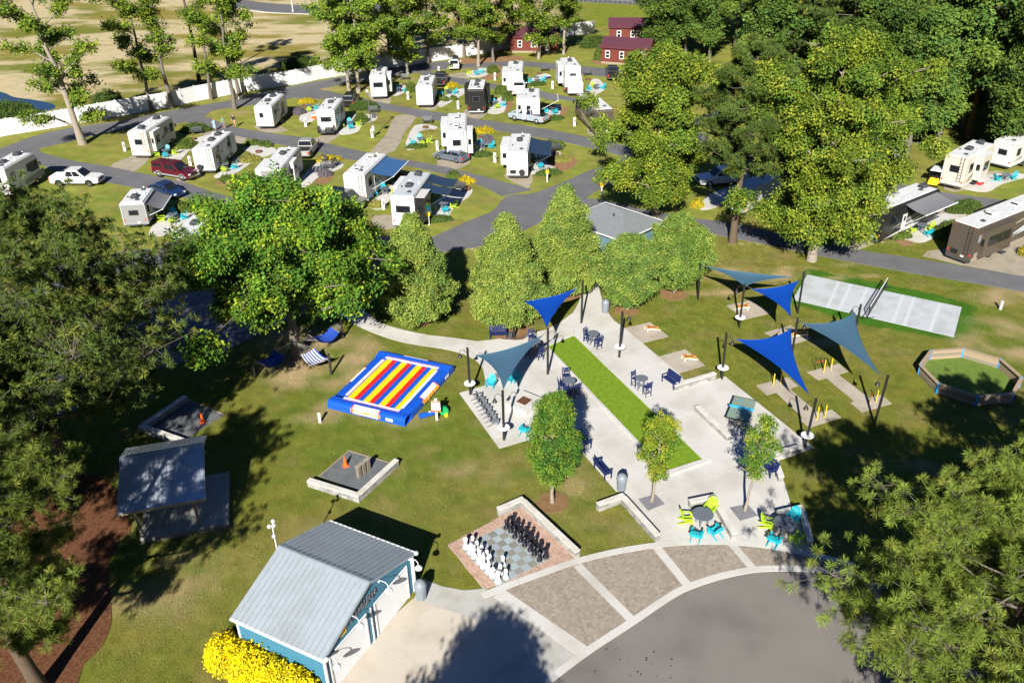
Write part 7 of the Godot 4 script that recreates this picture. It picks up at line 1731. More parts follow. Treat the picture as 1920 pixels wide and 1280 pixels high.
	for q in [[-43.18, -118.89, 0.4, "behind the cream motorhome's fire ring"], [-22.37, -102.7, 0.1, "nearest the camera by the yellow bushes"], [-21.38, -103.85, 1.2, "right of the fire ring by the yellow bushes"], [-23.32, -105.41, -0.9, "left of the fire ring by the yellow bushes"], [-11.41, -121.85, 0.0, "behind the fire ring by the gravel lane"], [-17.17, -148.36, 0.0, "behind the far fifth wheel's fire ring"], [6.24, -108, 0.5, "under the road crossing trailer's awning"], [-5.63, -94.41, -0.7, "in front of the twin awning trailer"], [13.71, -148.73, 0.2, "beside the longest fifth wheel"], [-35.93, -111.22, -0.8, "beside the black panelled trailer's door"], [6.66, -152.49, 0.2, "behind the spare wheel trailer's fire ring"], [-19.87, -128.06, 0.2, "beside the hedge by the lamp post"]]:
		glider(q[0], q[1], q[2], q[3])
	for q in [[-50.65, -111.96, "left of the cream motorhome"], [-39.94, -105.42, "left of the trailer behind the red pickup"], [-28.67, -121.76, "left of the trailer with the cargo rack"], [-18.42, -115.69, "at the foot of the lamp post"], [-9.19, -109.68, "left of the tall white camper"], [-15.44, -135.67, "left of the white toy hauler"], [-7.35, -129.46, "left of the black toy hauler"], [-1.96, -147.05, "left of the trailer with spare wheel"], [7.35, -140.51, "left of the box trailer"], [-1.67, -104.24, "left of the road crossing trailer"], [9.32, -119.3, "left of the dark brown motorhome"], [-13.74, -89.05, "left of the twin awning trailer"], [-11.68, -152.52, "left of the white off road car"]]:
		pedestal(q[0], q[1], "white utility pedestal " + q[2])
	for q in [[4.49, -96.67, "yellow topped marker post in front of the road crossing trailer"], [10.38, -91.93, "yellow topped marker post beside the grey roofed building"], [-8.43, -84.22, "yellow topped marker post beside the twin awning trailer's lawn"]]:
		var t := thing("site_marker", q[2], "marker post", Vector3(q[0], 0, q[1]), 0.2, "yellow site markers")
		obj("post", MB.new().box(Vector3(0, 0.55, 0), Vector3(0.14, 1.1, 0.14)), M.white_vinyl, t)
		obj("number_plate", MB.new().cbox(Vector3(0, 1.25, 0), Vector3(0.36, 0.42, 0.2), 0.04), M.yellow, t)
	# lamp post
	var lp := thing("lamp_post", "tall slim steel lamp post on the grass by the gravel lane", "lamp post", Vector3(-18.35, -115.68, 0).x * Vector3.RIGHT + Vector3(0, 0, Vector3(-18.35, -115.68, 0).y))
	obj("pole", MB.new().tube([Vector3.ZERO, Vector3(-0.15, 6.2, 0)], [0.07, 0.05], 8), M.steel, lp)
	obj("lamp_head", MB.new().cbox(Vector3(-0.15, 6.3, 0), Vector3(0.35, 0.3, 0.3), 0.05), M.white_paint, lp)
	obj("meter_box", MB.new().cbox(Vector3(0.15, 1.3, 0), Vector3(0.3, 0.6, 0.25), 0.03), M.white_rough, lp)
	obj("sign_board", MB.new().box(Vector3(0.45, 3.1, 0), Vector3(0.6, 0.8, 0.05)), M.charcoal, lp)
	var lf := thing("lamp_post", "white lamp post beside the far country road", "lamp post", Vector3(-51.06, -219.95, 0).x * Vector3.RIGHT + Vector3(0, 0, Vector3(-51.06, -219.95, 0).y))
	obj("pole", MB.new().tube([Vector3.ZERO, Vector3(0, 7, 0)], [0.12, 0.08], 6), M.white_paint, lf)
	obj("base", MB.new().lathe(Vector3.ZERO, [Vector2(0.3, 0), Vector2(0.25, 0.5), Vector2(0, 0.5)], 8), M.concrete, lf)
	for q in [[-3.82, -128.6, "red", "red cooler behind the black toy hauler"], [-26.21, -124.56, "net_blue", "blue storage bin between the small windowed and rack trailers"], [6.98, -147.41, "navy", "dark blue cooler at the spare wheel trailer's patio"], [-28.15, -125.81, "orange", "orange cooler beside the small windowed trailer's lavender"], [53.28, -92.86, "red", "red cooler on the cream fifth wheel's patio"], [50.29, -92, "white_rough", "white cooler beside the golf cart"], [-11.99, -95.66, "net_blue", "blue bin under the twin awning trailer's awning"], [-36.55, -102.78, "white_rough", "white cooler at the red pickup's trailer"]]:
		var c := thing("cooler", q[3], "cooler", Vector3(q[0], 0.035, q[1]), 0.5, "coolers and bins on the sites")
		obj("tub", MB.new().cbox(Vector3(0, 0.2, 0), Vector3(0.75, 0.4, 0.45), 0.04), M[q[2]], c)
		obj("lid", MB.new().cbox(Vector3(0, 0.43, 0), Vector3(0.79, 0.08, 0.49), 0.03), M.white_rough, c)
		for k in [-1, 1]: obj("handle", MB.new().box(Vector3(k * 0.39, 0.3, 0), Vector3(0.04, 0.04, 0.22)), M.charcoal, c)
	for q in [[-34.5, -107.17, 0.1, "dark mat beside the black panelled trailer's door"], [-23.7, -102.78, 0.1, "dark mat beside the grey walled trailer's door"], [-21.76, -123.68, 0.0, "dark mat beside the rack trailer's door"], [4.01, -106.83, 0.0, "dark mat under the road crossing trailer's awning"], [-15.25, -98.04, -0.2, "dark mat under the older motorhome's blue awning"], [43.36, -83.48, -0.9, "dark mat under the black and white motorhome's awning"]]:
		var m := thing("outdoor_mat", q[3], "mat", Vector3(q[0], 0.034, q[1]), q[2], "mats outside the campers")
		obj("mat", MB.new().box(Vector3(0, 0.006, 0), Vector3(1.4, 0.012, 2.4)), M.charcoal, m)
		for k in 3: obj("woven_band", MB.new().box(Vector3(-0.45 + k * 0.45, 0.014, 0), Vector3(0.12, 0.008, 2.3)), M.rv_grey, m)
	make_fence()
	make_cabins()
	make_people()

func bike(x: float, z: float, turn: float, col: String, label: String) -> void:
	var t := thing("bicycle", label, "bicycle", Vector3(x, 0.5, z), turn)
	for s in [-1, 1]:
		var w := MB.new()
		var ps := []; var rs := []
		for k in 15: ps.append(Vector3(s * 0.52 + cos(k * TAU / 14) * 0.33, 0.34 + sin(k * TAU / 14) * 0.33, 0)); rs.append(0.022)
		w.tube(ps, rs, 5, false)
		obj("wheel", w, M.rubber, t)
	obj("frame", MB.new().bar(Vector3(-0.52, 0.34, 0), Vector3(-0.05, 0.3, 0), 0.025).bar(Vector3(-0.05, 0.3, 0), Vector3(-0.2, 0.8, 0), 0.025).bar(Vector3(-0.05, 0.3, 0), Vector3(0.38, 0.82, 0), 0.03).bar(Vector3(-0.18, 0.75, 0), Vector3(0.38, 0.85, 0), 0.025).bar(Vector3(0.52, 0.34, 0), Vector3(0.37, 0.95, 0), 0.025).bar(Vector3(-0.52, 0.34, 0), Vector3(-0.18, 0.75, 0), 0.02), M[col], t)
	obj("saddle", MB.new().cbox(Vector3(-0.22, 0.85, 0), Vector3(0.26, 0.06, 0.14), 0.02), M.black_plastic, t)
	obj("handlebar", MB.new().bar(Vector3(0.38, 0.98, -0.28), Vector3(0.38, 0.98, 0.28), 0.016), M.black_metal, t)

func motorcycle(x: float, z: float, turn: float, label: String) -> void:
	var t := thing("motorcycle", label, "motorcycle", Vector3(x, 0, z), turn, "red motorcycles")
	for s in [-1, 1]:
		var w := MB.new()
		w.t = Transform3D(Basis(Vector3.RIGHT, PI / 2), Vector3(s * 0.7, 0.32, -0.08))
		w.lathe(Vector3.ZERO, [Vector2(0.14, 0), Vector2(0.29, 0), Vector2(0.32, 0.05), Vector2(0.32, 0.11), Vector2(0.29, 0.16), Vector2(0.14, 0.16)], 14)
		obj("wheel", w, M.rubber, t)
	obj("tank", MB.new().cbox(Vector3(0.12, 0.82, 0), Vector3(0.5, 0.26, 0.3), 0.08), M.red, t)
	obj("seat", MB.new().cbox(Vector3(-0.4, 0.78, 0), Vector3(0.7, 0.12, 0.28), 0.04), M.black_plastic, t)
	obj("engine", MB.new().cbox(Vector3(0.02, 0.45, 0), Vector3(0.55, 0.42, 0.32), 0.06), M.charcoal, t)
	obj("fork", MB.new().bar(Vector3(0.7, 0.32, 0.1), Vector3(0.45, 1.0, 0.1), 0.03).bar(Vector3(0.7, 0.32, -0.1), Vector3(0.45, 1.0, -0.1), 0.03), M.chrome, t)
	obj("handlebar", MB.new().bar(Vector3(0.42, 1.04, -0.38), Vector3(0.42, 1.04, 0.38), 0.018), M.black_metal, t)
	obj("fender", MB.new().cbox(Vector3(-0.75, 0.66, 0), Vector3(0.4, 0.08, 0.2), 0.03), M.red, t)

func golf_cart(x: float, z: float) -> void:
	var t := thing("golf_cart", "yellow golf cart with white canopy beside the cream fifth wheel", "golf cart", Vector3(x, 0, z), 2.5)
	obj("body", hull(MB.new(), [[0.0, 0.3, 0.8, 0.55], [-1.0, 0.3, 0.75, 0.58], [-1.4, 0.3, 0.45, 0.58], [-1.75, 0.3, 0.75, 0.56], [-2.3, 0.35, 0.55, 0.5]], 0.08), M.yellow, t)
	obj("seat", MB.new().cbox(Vector3(0, 0.86, -0.75), Vector3(1.0, 0.16, 0.5), 0.05), M.black_plastic, t)
	obj("seat_back", MB.new().cbox(Vector3(0, 1.15, -0.45), Vector3(1.0, 0.45, 0.12), 0.04), M.black_plastic, t)
	obj("canopy", MB.new().cbox(Vector3(0, 1.85, -0.95), Vector3(1.2, 0.08, 1.9), 0.05), M.rv_roof, t)
	for s in [-1, 1]:
		for zz in [-0.15, -1.8]: obj("canopy_post", MB.new().bar(Vector3(s * 0.52, 0.6, zz), Vector3(s * 0.55, 1.83, zz), 0.02, 5), M.black_metal, t)
		for zz in [-0.35, -1.95]: wheel(t, s * 0.5, zz, 0.24, 0.18)
	obj("steering_wheel", MB.new().lathe(Vector3(-0.25, 1.05, -1.35), [Vector2(0.14, 0), Vector2(0.17, 0.02), Vector2(0.14, 0.04)], 10), M.black_plastic, t)

func make_fence() -> void:
	var t := thing("vinyl_fence", "long white vinyl panel fence curving behind the campsite", "fence")
	var line := smooth(pg([-75.42, -115.46, -70.97, -119.56, -69.26, -120.97, -65.31, -123.57, -61.86, -126.32, -57.81, -129.44, -54.12, -132.12, -51.51, -134.06, -48.63, -137.32, -46.03, -139.41, -42.57, -142.53, -35.6, -146.58, -31.26, -150.71, -27.94, -152.75, -24.7, -156.09, -18.38, -158.86, -14.02, -161.92, -8.13, -165.41, -1.92, -170, 2.41, -174.02]), false, 4)
	fence_run(t, line, 2.35)
	var t2 := thing("vinyl_fence", "short stepped end of white fence beyond the far trees", "fence")
	fence_run(t2, pg([9.84, -181.14, 14.03, -184.02, 18.34, -185.83]), 2.4)
	var gr := thing("guard_rail", "grey steel guard rail along the far right road", "guard rail")
	var gl := pg([18.22, -227.14, 34.27, -219.49])
	var n := 14
	for k in n + 1:
		var p := gl[0].lerp(gl[1], k / float(n))
		obj("post", MB.new().box(v3(p, 0.35), Vector3(0.15, 0.7, 0.15)), M.steel, gr)
	obj("rail", MB.new().bar(v3(gl[0], 0.65), v3(gl[1], 0.65), 0.14, 6), M.steel, gr)

func fence_run(t: Node3D, line: PackedVector2Array, h: float) -> void:
	var cur := Curve2D.new()
	cur.bake_interval = 0.5
	for p in line: cur.add_point(p)
	var len := cur.get_baked_length()
	var n := int(len / 2.45)
	if not T.has("fence_panel"):
		var b := MB.new()
		for k in 9: b.cbox(Vector3(0, 0, 0) + Vector3((k - 4) / 9.0, 0, 0), Vector3(1.0 / 9.0 - 0.002, 1, 0.045), 0.004)
		b.box(Vector3(0, 0.47, 0), Vector3(1, 0.06, 0.075)); b.box(Vector3(0, -0.46, 0), Vector3(1, 0.07, 0.075))
		T.fence_panel = b.mesh(M.white_vinyl)
		var p := MB.new()
		p.box(Vector3(0, 0.5, 0), Vector3(0.13, 1.0, 0.13)); p.cbox(Vector3(0, 1.01, 0), Vector3(0.17, 0.03, 0.17), 0.01)
		T.fence_post = p.mesh(M.white_vinyl)
	for k in n:
		var a := cur.sample_baked(len * k / n); var b := cur.sample_baked(len * (k + 1) / n)
		var d := (b - a)
		var o := inst("panel", T.fence_panel, t, v3((a + b) / 2, h / 2 + 0.03), atan2(-d.y, d.x))
		o.scale = Vector3(d.length() - 0.12, h, 1)
		var q := inst("post", T.fence_post, t, v3(a, 0), atan2(-d.y, d.x))
		q.scale.y = h + 0.08

func cabin(label: String, x: float, z: float, turn: float, w: float, d: float, E: float, R: float, porch: bool) -> void:
	var t := thing("cabin", label, "cabin", Vector3(x, 0, z), turn, "red log cabins")
	var core := MB.new()
	core.box(Vector3(0, E / 2 + 0.2, 0), Vector3(w, E - 0.4, d))
	core.tri(Vector3(w / 2, E, d / 2), Vector3(w / 2, R - 0.1, 0), Vector3(w / 2, E, -d / 2)); core.tri(Vector3(-w / 2, E, -d / 2), Vector3(-w / 2, R - 0.1, 0), Vector3(-w / 2, E, d / 2))
	obj("wall", core, M.cabin_red, t)
	obj("skirting", MB.new().box(Vector3(0, 0.2, 0), Vector3(w - 0.1, 0.42, d - 0.1)), M.rv_tan, t)
	for k in 11:
		var y := 0.5 + k * 0.2
		if y > E - 0.1: break
		for s in [-1, 1]: obj("siding_board", MB.new().box(Vector3(0, y, s * (d / 2 + 0.015)), Vector3(w, 0.185, 0.04)), M.cabin_red, t)
	for s in [-1, 1]:
		var r := MB.new()
		var an := atan2(R - E, d / 2)
		r.t = Transform3D(Basis(Vector3.RIGHT, s * an), Vector3(0, R, 0))
		var sl := Vector2(R - E, d / 2).length() + 0.35
		r.box(Vector3(0, 0.02, s * sl / 2), Vector3(w + 0.5, 0.05, sl))
		var ro := obj("roof", r, M.cabin_roof, t)
		var ribs := MB.new()
		ribs.t = r.t
		for k in int(w / 0.45): ribs.box(Vector3(-w / 2 + k * 0.45, 0.055, s * sl / 2), Vector3(0.035, 0.04, sl))
		obj("ribs", ribs, M.cabin_roof, ro)
	for q in ([[-0.3, 1], [-0.02, 1], [0.1, 1]] if porch else [[-0.36, 1], [-0.06, 1]]):
		var wf := obj("window", MB.new().box(Vector3(q[0] * w, 1.65, d / 2 + 0.03), Vector3(0.85, 1.3, 0.06)), M.white_paint, t)
		for k in 2: obj("pane", MB.new().box(Vector3(q[0] * w, 1.36 + k * 0.58, d / 2 + 0.065), Vector3(0.6, 0.46, 0.02)), M.dark_glass, wf)
	var dx := 0.27 * w if porch else 0.4 * w
	var dr := obj("door", MB.new().box(Vector3(dx, 1.45, d / 2 + 0.03), Vector3(0.95, 2.05, 0.06)), M.white_paint, t)
	obj("handle", MB.new().box(Vector3(dx - 0.35, 1.35, d / 2 + 0.08), Vector3(0.05, 0.12, 0.05)), M.black_metal, dr)
	if porch:
		var g := MB.new()
		g.side(PackedVector2Array([Vector2(d / 2, E - 0.2), Vector2(d / 2 + 0.9, E - 0.2), Vector2(d / 2 + 0.9, E - 0.1), Vector2(d / 2, E - 0.1)]), dx - 0.7, dx + 0.7)
		obj("porch_roof", g, M.cabin_roof, t)
		obj("porch_gable", MB.new().tri2(Vector3(dx - 0.65, E - 0.1, d / 2 + 0.85), Vector3(dx, E + 0.45, d / 2 + 0.85), Vector3(dx + 0.65, E - 0.1, d / 2 + 0.85), 0.08), M.white_paint, t)
		for k in 3: obj("step", MB.new().box(Vector3(dx, 0.36 - k * 0.14, d / 2 + 0.5 + k * 0.3), Vector3(1.2, 0.06, 0.3)), M.wood_grey, t)
		for s in [-1, 1]: obj("handrail", MB.new().bar(Vector3(dx + s * 0.6, 1.3, d / 2 + 0.3), Vector3(dx + s * 0.6, 0.8, d / 2 + 1.4), 0.04), M.wood_grey, t)
	for s in [-1, 1]: obj("eave_trim", MB.new().box(Vector3(0, E - 0.02, s * (d / 2 + 0.1)), Vector3(w + 0.5, 0.1, 0.05)), M.cabin_red, t)

func make_cabins() -> void:
	tex(mat("cabin_red", Color(0.19, 0.035, 0.02), 0.7), T.bark, 0.4); tex(mat("cabin_roof", Color(0.095, 0.03, 0.045), 0.5), T.fine, 0.4)
	cabin("red log cabin with arched porch door and purple roof, farther of two", 25.2, -177.5, -0.12, 9.5, 4.2, 2.9, 4.3, true)
	cabin("red log cabin with purple roof behind the left sycamore, nearer of two", 21.6, -158.0, -0.42, 8.6, 4.0, 2.9, 4.3, false)
	cabin("dark red cabin in shade behind the far fence trees", 5.5, -170.0, -0.1, 9.0, 4.2, 2.9, 4.3, true)
	# grey roofed service building
	var t := thing("service_building", "small blue building with grey shingle roof behind the pyramid trees", "building", Vector3(10.1, 0, -78.4), 0.77)
	tex(mat("shingle", Color(0.205, 0.225, 0.24), 0.9), T.grain, 0.7, T.cloud, 0.3); mat("wall_blue", Color(0.10, 0.20, 0.24), 0.7)
	var W := 5.6; var D := 6.6; var E := 2.5; var R := 3.9
	obj("wall", MB.new().box(Vector3(0, E / 2, 0), Vector3(W, E, D)), M.wall_blue, t)
	for k in 12:
		for s in [-1, 1]:
			obj("siding_board", MB.new().box(Vector3(s * (W / 2 + 0.01), 0.12 + k * 0.2, 0), Vector3(0.03, 0.185, D)), M.wall_blue, t)
			obj("siding_board", MB.new().box(Vector3(0, 0.12 + k * 0.2, s * (D / 2 + 0.01)), Vector3(W, 0.185, 0.03)), M.wall_blue, t)
	for a in [-1, 1]:
		for b in [-1, 1]: obj("corner_trim", MB.new().box(Vector3(a * (W / 2 + 0.02), E / 2, b * (D / 2 + 0.02)), Vector3(0.16, E, 0.16)), M.white_paint, t)
	# hipped roof laid in shingle courses
	var n := 11
	var ov := 0.45
	for k in n:
		var f0 := k / float(n); var f1 := (k + 1) / float(n)
		var hx0 := (W / 2 + ov) * (1 - f0); var hx1 := (W / 2 + ov) * (1 - f1); var hz0 := D / 2 + ov - (W / 2 + ov) * f0 * 0.8; var hz1 := D / 2 + ov - (W / 2 + ov) * f1 * 0.8
		var y0 := lerpf(E - 0.1, R, f0); var y1 := lerpf(E - 0.1, R, f1)
		var c := MB.new()
		c.loft([PackedVector2Array([Vector2(-hx0, -hz0), Vector2(hx0, -hz0), Vector2(hx0, hz0), Vector2(-hx0, hz0)]), PackedVector2Array([Vector2(-hx0, -hz0), Vector2(hx0, -hz0), Vector2(hx0, hz0), Vector2(-hx0, hz0)]), PackedVector2Array([Vector2(-hx1, -hz1), Vector2(hx1, -hz1), Vector2(hx1, hz1), Vector2(-hx1, hz1)])], [y0, y0 + 0.03, y1 + 0.012], true)
		obj("shingle_course", c, M.shingle, t)
	obj("roof_vent", MB.new().lathe(Vector3(-1.0, 3.3, 0.8), [Vector2(0.07, 0), Vector2(0.07, 0.35), Vector2(0.1, 0.36), Vector2(0, 0.45)], 8), M.black_plastic, t)
	for s in [-1, 1]: obj("gutter", MB.new().box(Vector3(s * (W / 2 + ov + 0.03), E - 0.08, 0), Vector3(0.1, 0.1, D + 2 * ov)), M.white_paint, t)
	for s in [-1, 1]: obj("fascia", MB.new().box(Vector3(0, E - 0.08, s * (D / 2 + ov + 0.03)), Vector3(W + 2 * ov, 0.1, 0.06)), M.white_paint, t)

# ---------- people ----------
# one continuous skin over a skeleton of tapered bones, meshed as surface nets
func bones_mesh(bones: Array, cell: float, m: Material) -> ArrayMesh:
	var field := {}; var colr := {}
	var lo := Vector3.ONE * 1e9; var hi := -lo
	for b in bones:
		var r := maxf(b[2], b[3]) + cell * 2
		lo = lo.min(b[0] - Vector3.ONE * r).min(b[1] - Vector3.ONE * r); hi = hi.max(b[0] + Vector3.ONE * r).max(b[1] + Vector3.ONE * r)
	var n := Vector3i(((hi - lo) / cell).ceil()) + Vector3i.ONE
	var val := PackedFloat32Array(); val.resize(n.x * n.y * n.z); val.fill(1.0)
	var who := PackedInt32Array(); who.resize(val.size())
	for bi in bones.size():
		var b: Array = bones[bi]
		var a: Vector3 = b[0]; var e: Vector3 = b[1]; var ra: float = b[2]; var re: float = b[3]
		var r := maxf(ra, re) + cell * 2.5
		var i0 := Vector3i(((a.min(e) - Vector3.ONE * r - lo) / cell).floor()).clamp(Vector3i.ZERO, n - Vector3i.ONE); var i1 := Vector3i(((a.max(e) + Vector3.ONE * r - lo) / cell).ceil()).clamp(Vector3i.ZERO, n - Vector3i.ONE)
		var ab := e - a; var l2 := maxf(ab.length_squared(), 1e-8)
		for z in range(i0.z, i1.z + 1):
			for y in range(i0.y, i1.y + 1):
				for x in range(i0.x, i1.x + 1):
					var p := lo + Vector3(x, y, z) * cell
					var h := clampf((p - a).dot(ab) / l2, 0, 1)
					var d := (p - a - ab * h).length() - lerpf(ra, re, h)
					var ix := (z * n.y + y) * n.x + x
					var o := val[ix]
					if d < o: who[ix] = bi
					var k := 0.03
					var s := clampf(0.5 + 0.5 * (o - d) / k, 0, 1)
					val[ix] = lerpf(o, d, s) - k * s * (1 - s)
	var mb := MB.new()
	var vert := {}
	for z in n.z - 1:
		for y in n.y - 1:
			for x in n.x - 1:
				var sum := Vector3.ZERO; var cnt := 0
				var base := (z * n.y + y) * n.x + x
				var v0 := val[base]
				var mixed := false
				for c in range(1, 8):
					if (val[base + (c & 1) + ((c >> 1) & 1) * n.x + (c >> 2) * n.x * n.y] < 0) != (v0 < 0): mixed = true; break
				if not mixed: continue
				for ed in [[0, 1], [2, 3], [4, 5], [6, 7], [0, 2], [1, 3], [4, 6], [5, 7], [0, 4], [1, 5], [2, 6], [3, 7]]:
					var va := val[base + (ed[0] & 1) + ((ed[0] >> 1) & 1) * n.x + (ed[0] >> 2) * n.x * n.y]; var vb := val[base + (ed[1] & 1) + ((ed[1] >> 1) & 1) * n.x + (ed[1] >> 2) * n.x * n.y]
					if (va < 0) != (vb < 0):
						var f := va / (va - vb)
						sum += Vector3(ed[0] & 1, (ed[0] >> 1) & 1, ed[0] >> 2).lerp(Vector3(ed[1] & 1, (ed[1] >> 1) & 1, ed[1] >> 2), f); cnt += 1
				vert[base] = lo + (Vector3(x, y, z) + sum / cnt) * cell
	var sx := 1; var sy := n.x; var sz := n.x * n.y
	for z in range(1, n.z - 1):
		for y in range(1, n.y - 1):
			for x in range(1, n.x - 1):
				var base := (z * n.y + y) * n.x + x
				var a := val[base] < 0
				for ax in [[sx, sy, sz], [sy, sz, sx], [sz, sx, sy]]:
					if a == (val[base + ax[0]] < 0): continue
					var q := [base, base - ax[1], base - ax[1] - ax[2], base - ax[2]]
					if not (vert.has(q[0]) and vert.has(q[1]) and vert.has(q[2]) and vert.has(q[3])): continue
					mb.col = bones[who[base if a else base + ax[0]]][4]
					if a: mb.quad(vert[q[3]], vert[q[2]], vert[q[1]], vert[q[0]])
					else: mb.quad(vert[q[0]], vert[q[1]], vert[q[2]], vert[q[3]])
	var acc := {}
	for i in mb.v.size():
		var key := Vector3i(mb.v[i] * 2000)
		acc[key] = acc.get(key, Vector3.ZERO) + mb.n[i]
	for i in mb.v.size(): mb.n[i] = acc[Vector3i(mb.v[i] * 2000)].normalized()
	return mb.mesh(m)

func person(label: String, x: float, z: float, turn: float, h: float, shirt: Color, legs: Color, hair: Color, dress := false, long_legs := false) -> void:
	var t := thing("person", label, "person", Vector3(x, 0.03, z), turn, "people on the campsite roads")
	var skin := Color(0.42, 0.25, 0.17)
	var k := h / 1.75
	var st := 0.17   # half stride
	var low: Color = legs if long_legs else skin
	var shoe := Color(0.05, 0.05, 0.05)
	var b := []
	for s in [-1.0, 1.0]:
		var f: float = s * st
		var hip := Vector3(s * 0.09, 0.92, 0); var knee := Vector3(s * 0.10, 0.50, 0.04 + f * 0.75); var ank := Vector3(s * 0.10, 0.085, f * 1.35 - 0.02)
		b.append([hip, hip.lerp(knee, 0.85), 0.095, 0.068, legs]); b.append([hip.lerp(knee, 0.85), knee, 0.066, 0.058, low]); b.append([knee, ank, 0.058, 0.038, low])
		b.append([ank + Vector3(0, -0.045, -0.04), ank + Vector3(s * 0.02, -0.055, 0.15), 0.04, 0.034, shoe])
		var sh := Vector3(s * 0.19, 1.42, 0); var el := Vector3(s * 0.25, 1.13, -f * 0.6 - 0.02); var wr := Vector3(s * 0.25, 0.90, -f * 1.1 + 0.08)
		b.append([sh, sh.lerp(el, 0.6), 0.058, 0.05, shirt]); b.append([sh.lerp(el, 0.6), el, 0.044, 0.04, skin]); b.append([el, wr, 0.04, 0.027, skin])
		b.append([wr, wr + Vector3(0, -0.08, 0.02), 0.032, 0.028, skin])
		for q in 4: b.append([wr + Vector3(0, -0.08, 0.02 + (q - 1.5) * 0.018), wr + Vector3(-s * 0.015, -0.165 + absf(q - 1.4) * 0.012, 0.03 + (q - 1.5) * 0.02), 0.010, 0.008, skin])
		b.append([wr + Vector3(-s * 0.01, -0.04, 0.045), wr + Vector3(-s * 0.02, -0.1, 0.075), 0.012, 0.009, skin])
		b.append([Vector3(s * 0.05, 1.40, 0), Vector3(s * 0.17, 1.41, 0), 0.075, 0.06, shirt])
		b.append([Vector3(s * 0.06, 1.0, 0), Vector3(s * 0.09, 1.33, 0.01), 0.10, 0.095, shirt])
		b.append([Vector3(s * 0.075, 1.635, 0), Vector3(s * 0.082, 1.61, 0), 0.016, 0.012, skin])
	b.append([Vector3(0, 0.95, 0), Vector3(0, 1.02, 0), 0.125, 0.115, legs if not dress else shirt])
	if dress: b.append([Vector3(0, 0.98, 0), Vector3(0, 0.55, 0.0), 0.13, 0.21, shirt])
	b.append([Vector3(0, 1.45, 0), Vector3(0, 1.54, 0.015), 0.052, 0.048, skin])
	b.append([Vector3(0, 1.62, 0.02), Vector3(0, 1.68, 0.0), 0.082, 0.088, skin])
	b.append([Vector3(0, 1.56, 0.05), Vector3(0, 1.57, 0.055), 0.045, 0.04, skin]); b.append([Vector3(0, 1.64, 0.10), Vector3(0, 1.615, 0.12), 0.010, 0.015, skin])
	for q in b: q[0] *= k; q[1] *= k; q[2] *= k; q[3] *= k
	inst("body", bones_mesh(b, 0.024, M.cloth), t)
	var hb := [[Vector3(0, 1.70, -0.02) * k, Vector3(0, 1.66, -0.045) * k, 0.092 * k, 0.085 * k, hair]]
	if dress: hb.append([Vector3(0, 1.62, -0.07) * k, Vector3(0, 1.42, -0.10) * k, 0.07 * k, 0.045 * k, hair])
	inst("hair", bones_mesh(hb, 0.02, M.cloth), t)

func make_people() -> void:
	vcol(mat("cloth", g1(1.0), 0.85))
	person("woman in a light blue dress walking on the site road", -41.2, -120.55, 0.4, 1.66, Color(0.25, 0.42, 0.62), Color(0.3, 0.4, 0.6), Color(0.12, 0.06, 0.03), true)
	person("person in a green shirt walking between two others", -40.12, -121.25, 0.2, 1.76, Color(0.12, 0.26, 0.17), Color(0.16, 0.19, 0.2), Color(0.03, 0.02, 0.015))
	person("person in a black shirt and tan shorts walking on the road", -38.8, -121.95, 0.3, 1.8, Color(0.02, 0.02, 0.025), Color(0.5, 0.32, 0.16), Color(0.02, 0.015, 0.01))
	person("person in a red top and white trousers walking dogs by the fence", -42.8, -137.51, 1.7, 1.7, Color(0.7, 0.04, 0.03), Color(0.6, 0.58, 0.55), Color(0.15, 0.08, 0.04), false, true)
	person("person in dark clothes standing beside the walked dogs", -41.33, -138.71, -1.2, 1.78, Color(0.02, 0.025, 0.04), Color(0.35, 0.22, 0.12), Color(0.03, 0.02, 0.015))
	for q in [[-42.02, -137.45, "white dog between the two people by the fence", Color(0.6, 0.57, 0.5), 1.0], [-41.68, -138.08, "smaller tan dog nearer the person in dark clothes", Color(0.4, 0.26, 0.13), 0.8]]:
		var t := thing("dog", q[2], "dog", Vector3(q[0], 0.03, q[1]), 1.9, "dogs on a walk")
		var c: Color = q[3]; var s: float = q[4]
		var b := [[Vector3(0, 0.48, 0.18), Vector3(0, 0.49, -0.05), 0.125, 0.105, c], [Vector3(0, 0.49, -0.05), Vector3(0, 0.50, -0.28), 0.10, 0.095, c], [Vector3(0, 0.53, 0.24), Vector3(0, 0.70, 0.36), 0.08, 0.06, c], [Vector3(0, 0.73, 0.38), Vector3(0, 0.74, 0.44), 0.075, 0.06, c], [Vector3(0, 0.71, 0.46), Vector3(0, 0.69, 0.58), 0.045, 0.032, c], [Vector3(0, 0.55, -0.36), Vector3(0, 0.72, -0.52), 0.03, 0.018, c]]
		for k in [-1, 1]:
			b.append_array([[Vector3(k * 0.07, 0.42, 0.2), Vector3(k * 0.075, 0.22, 0.17), 0.055, 0.035, c], [Vector3(k * 0.075, 0.22, 0.17), Vector3(k * 0.075, 0.035, 0.2), 0.032, 0.028, c], [Vector3(k * 0.075, 0.43, -0.28), Vector3(k * 0.08, 0.30, -0.2), 0.075, 0.05, c], [Vector3(k * 0.08, 0.30, -0.2), Vector3(k * 0.08, 0.17, -0.36), 0.042, 0.03, c], [Vector3(k * 0.08, 0.17, -0.36), Vector3(k * 0.08, 0.035, -0.31), 0.028, 0.028, c], [Vector3(k * 0.055, 0.79, 0.38), Vector3(k * 0.085, 0.72, 0.37), 0.028, 0.02, c]])
		for k in b: k[0] *= s; k[1] *= s; k[2] *= s; k[3] *= s
		inst("body", bones_mesh(b, 0.024, M.cloth), t)

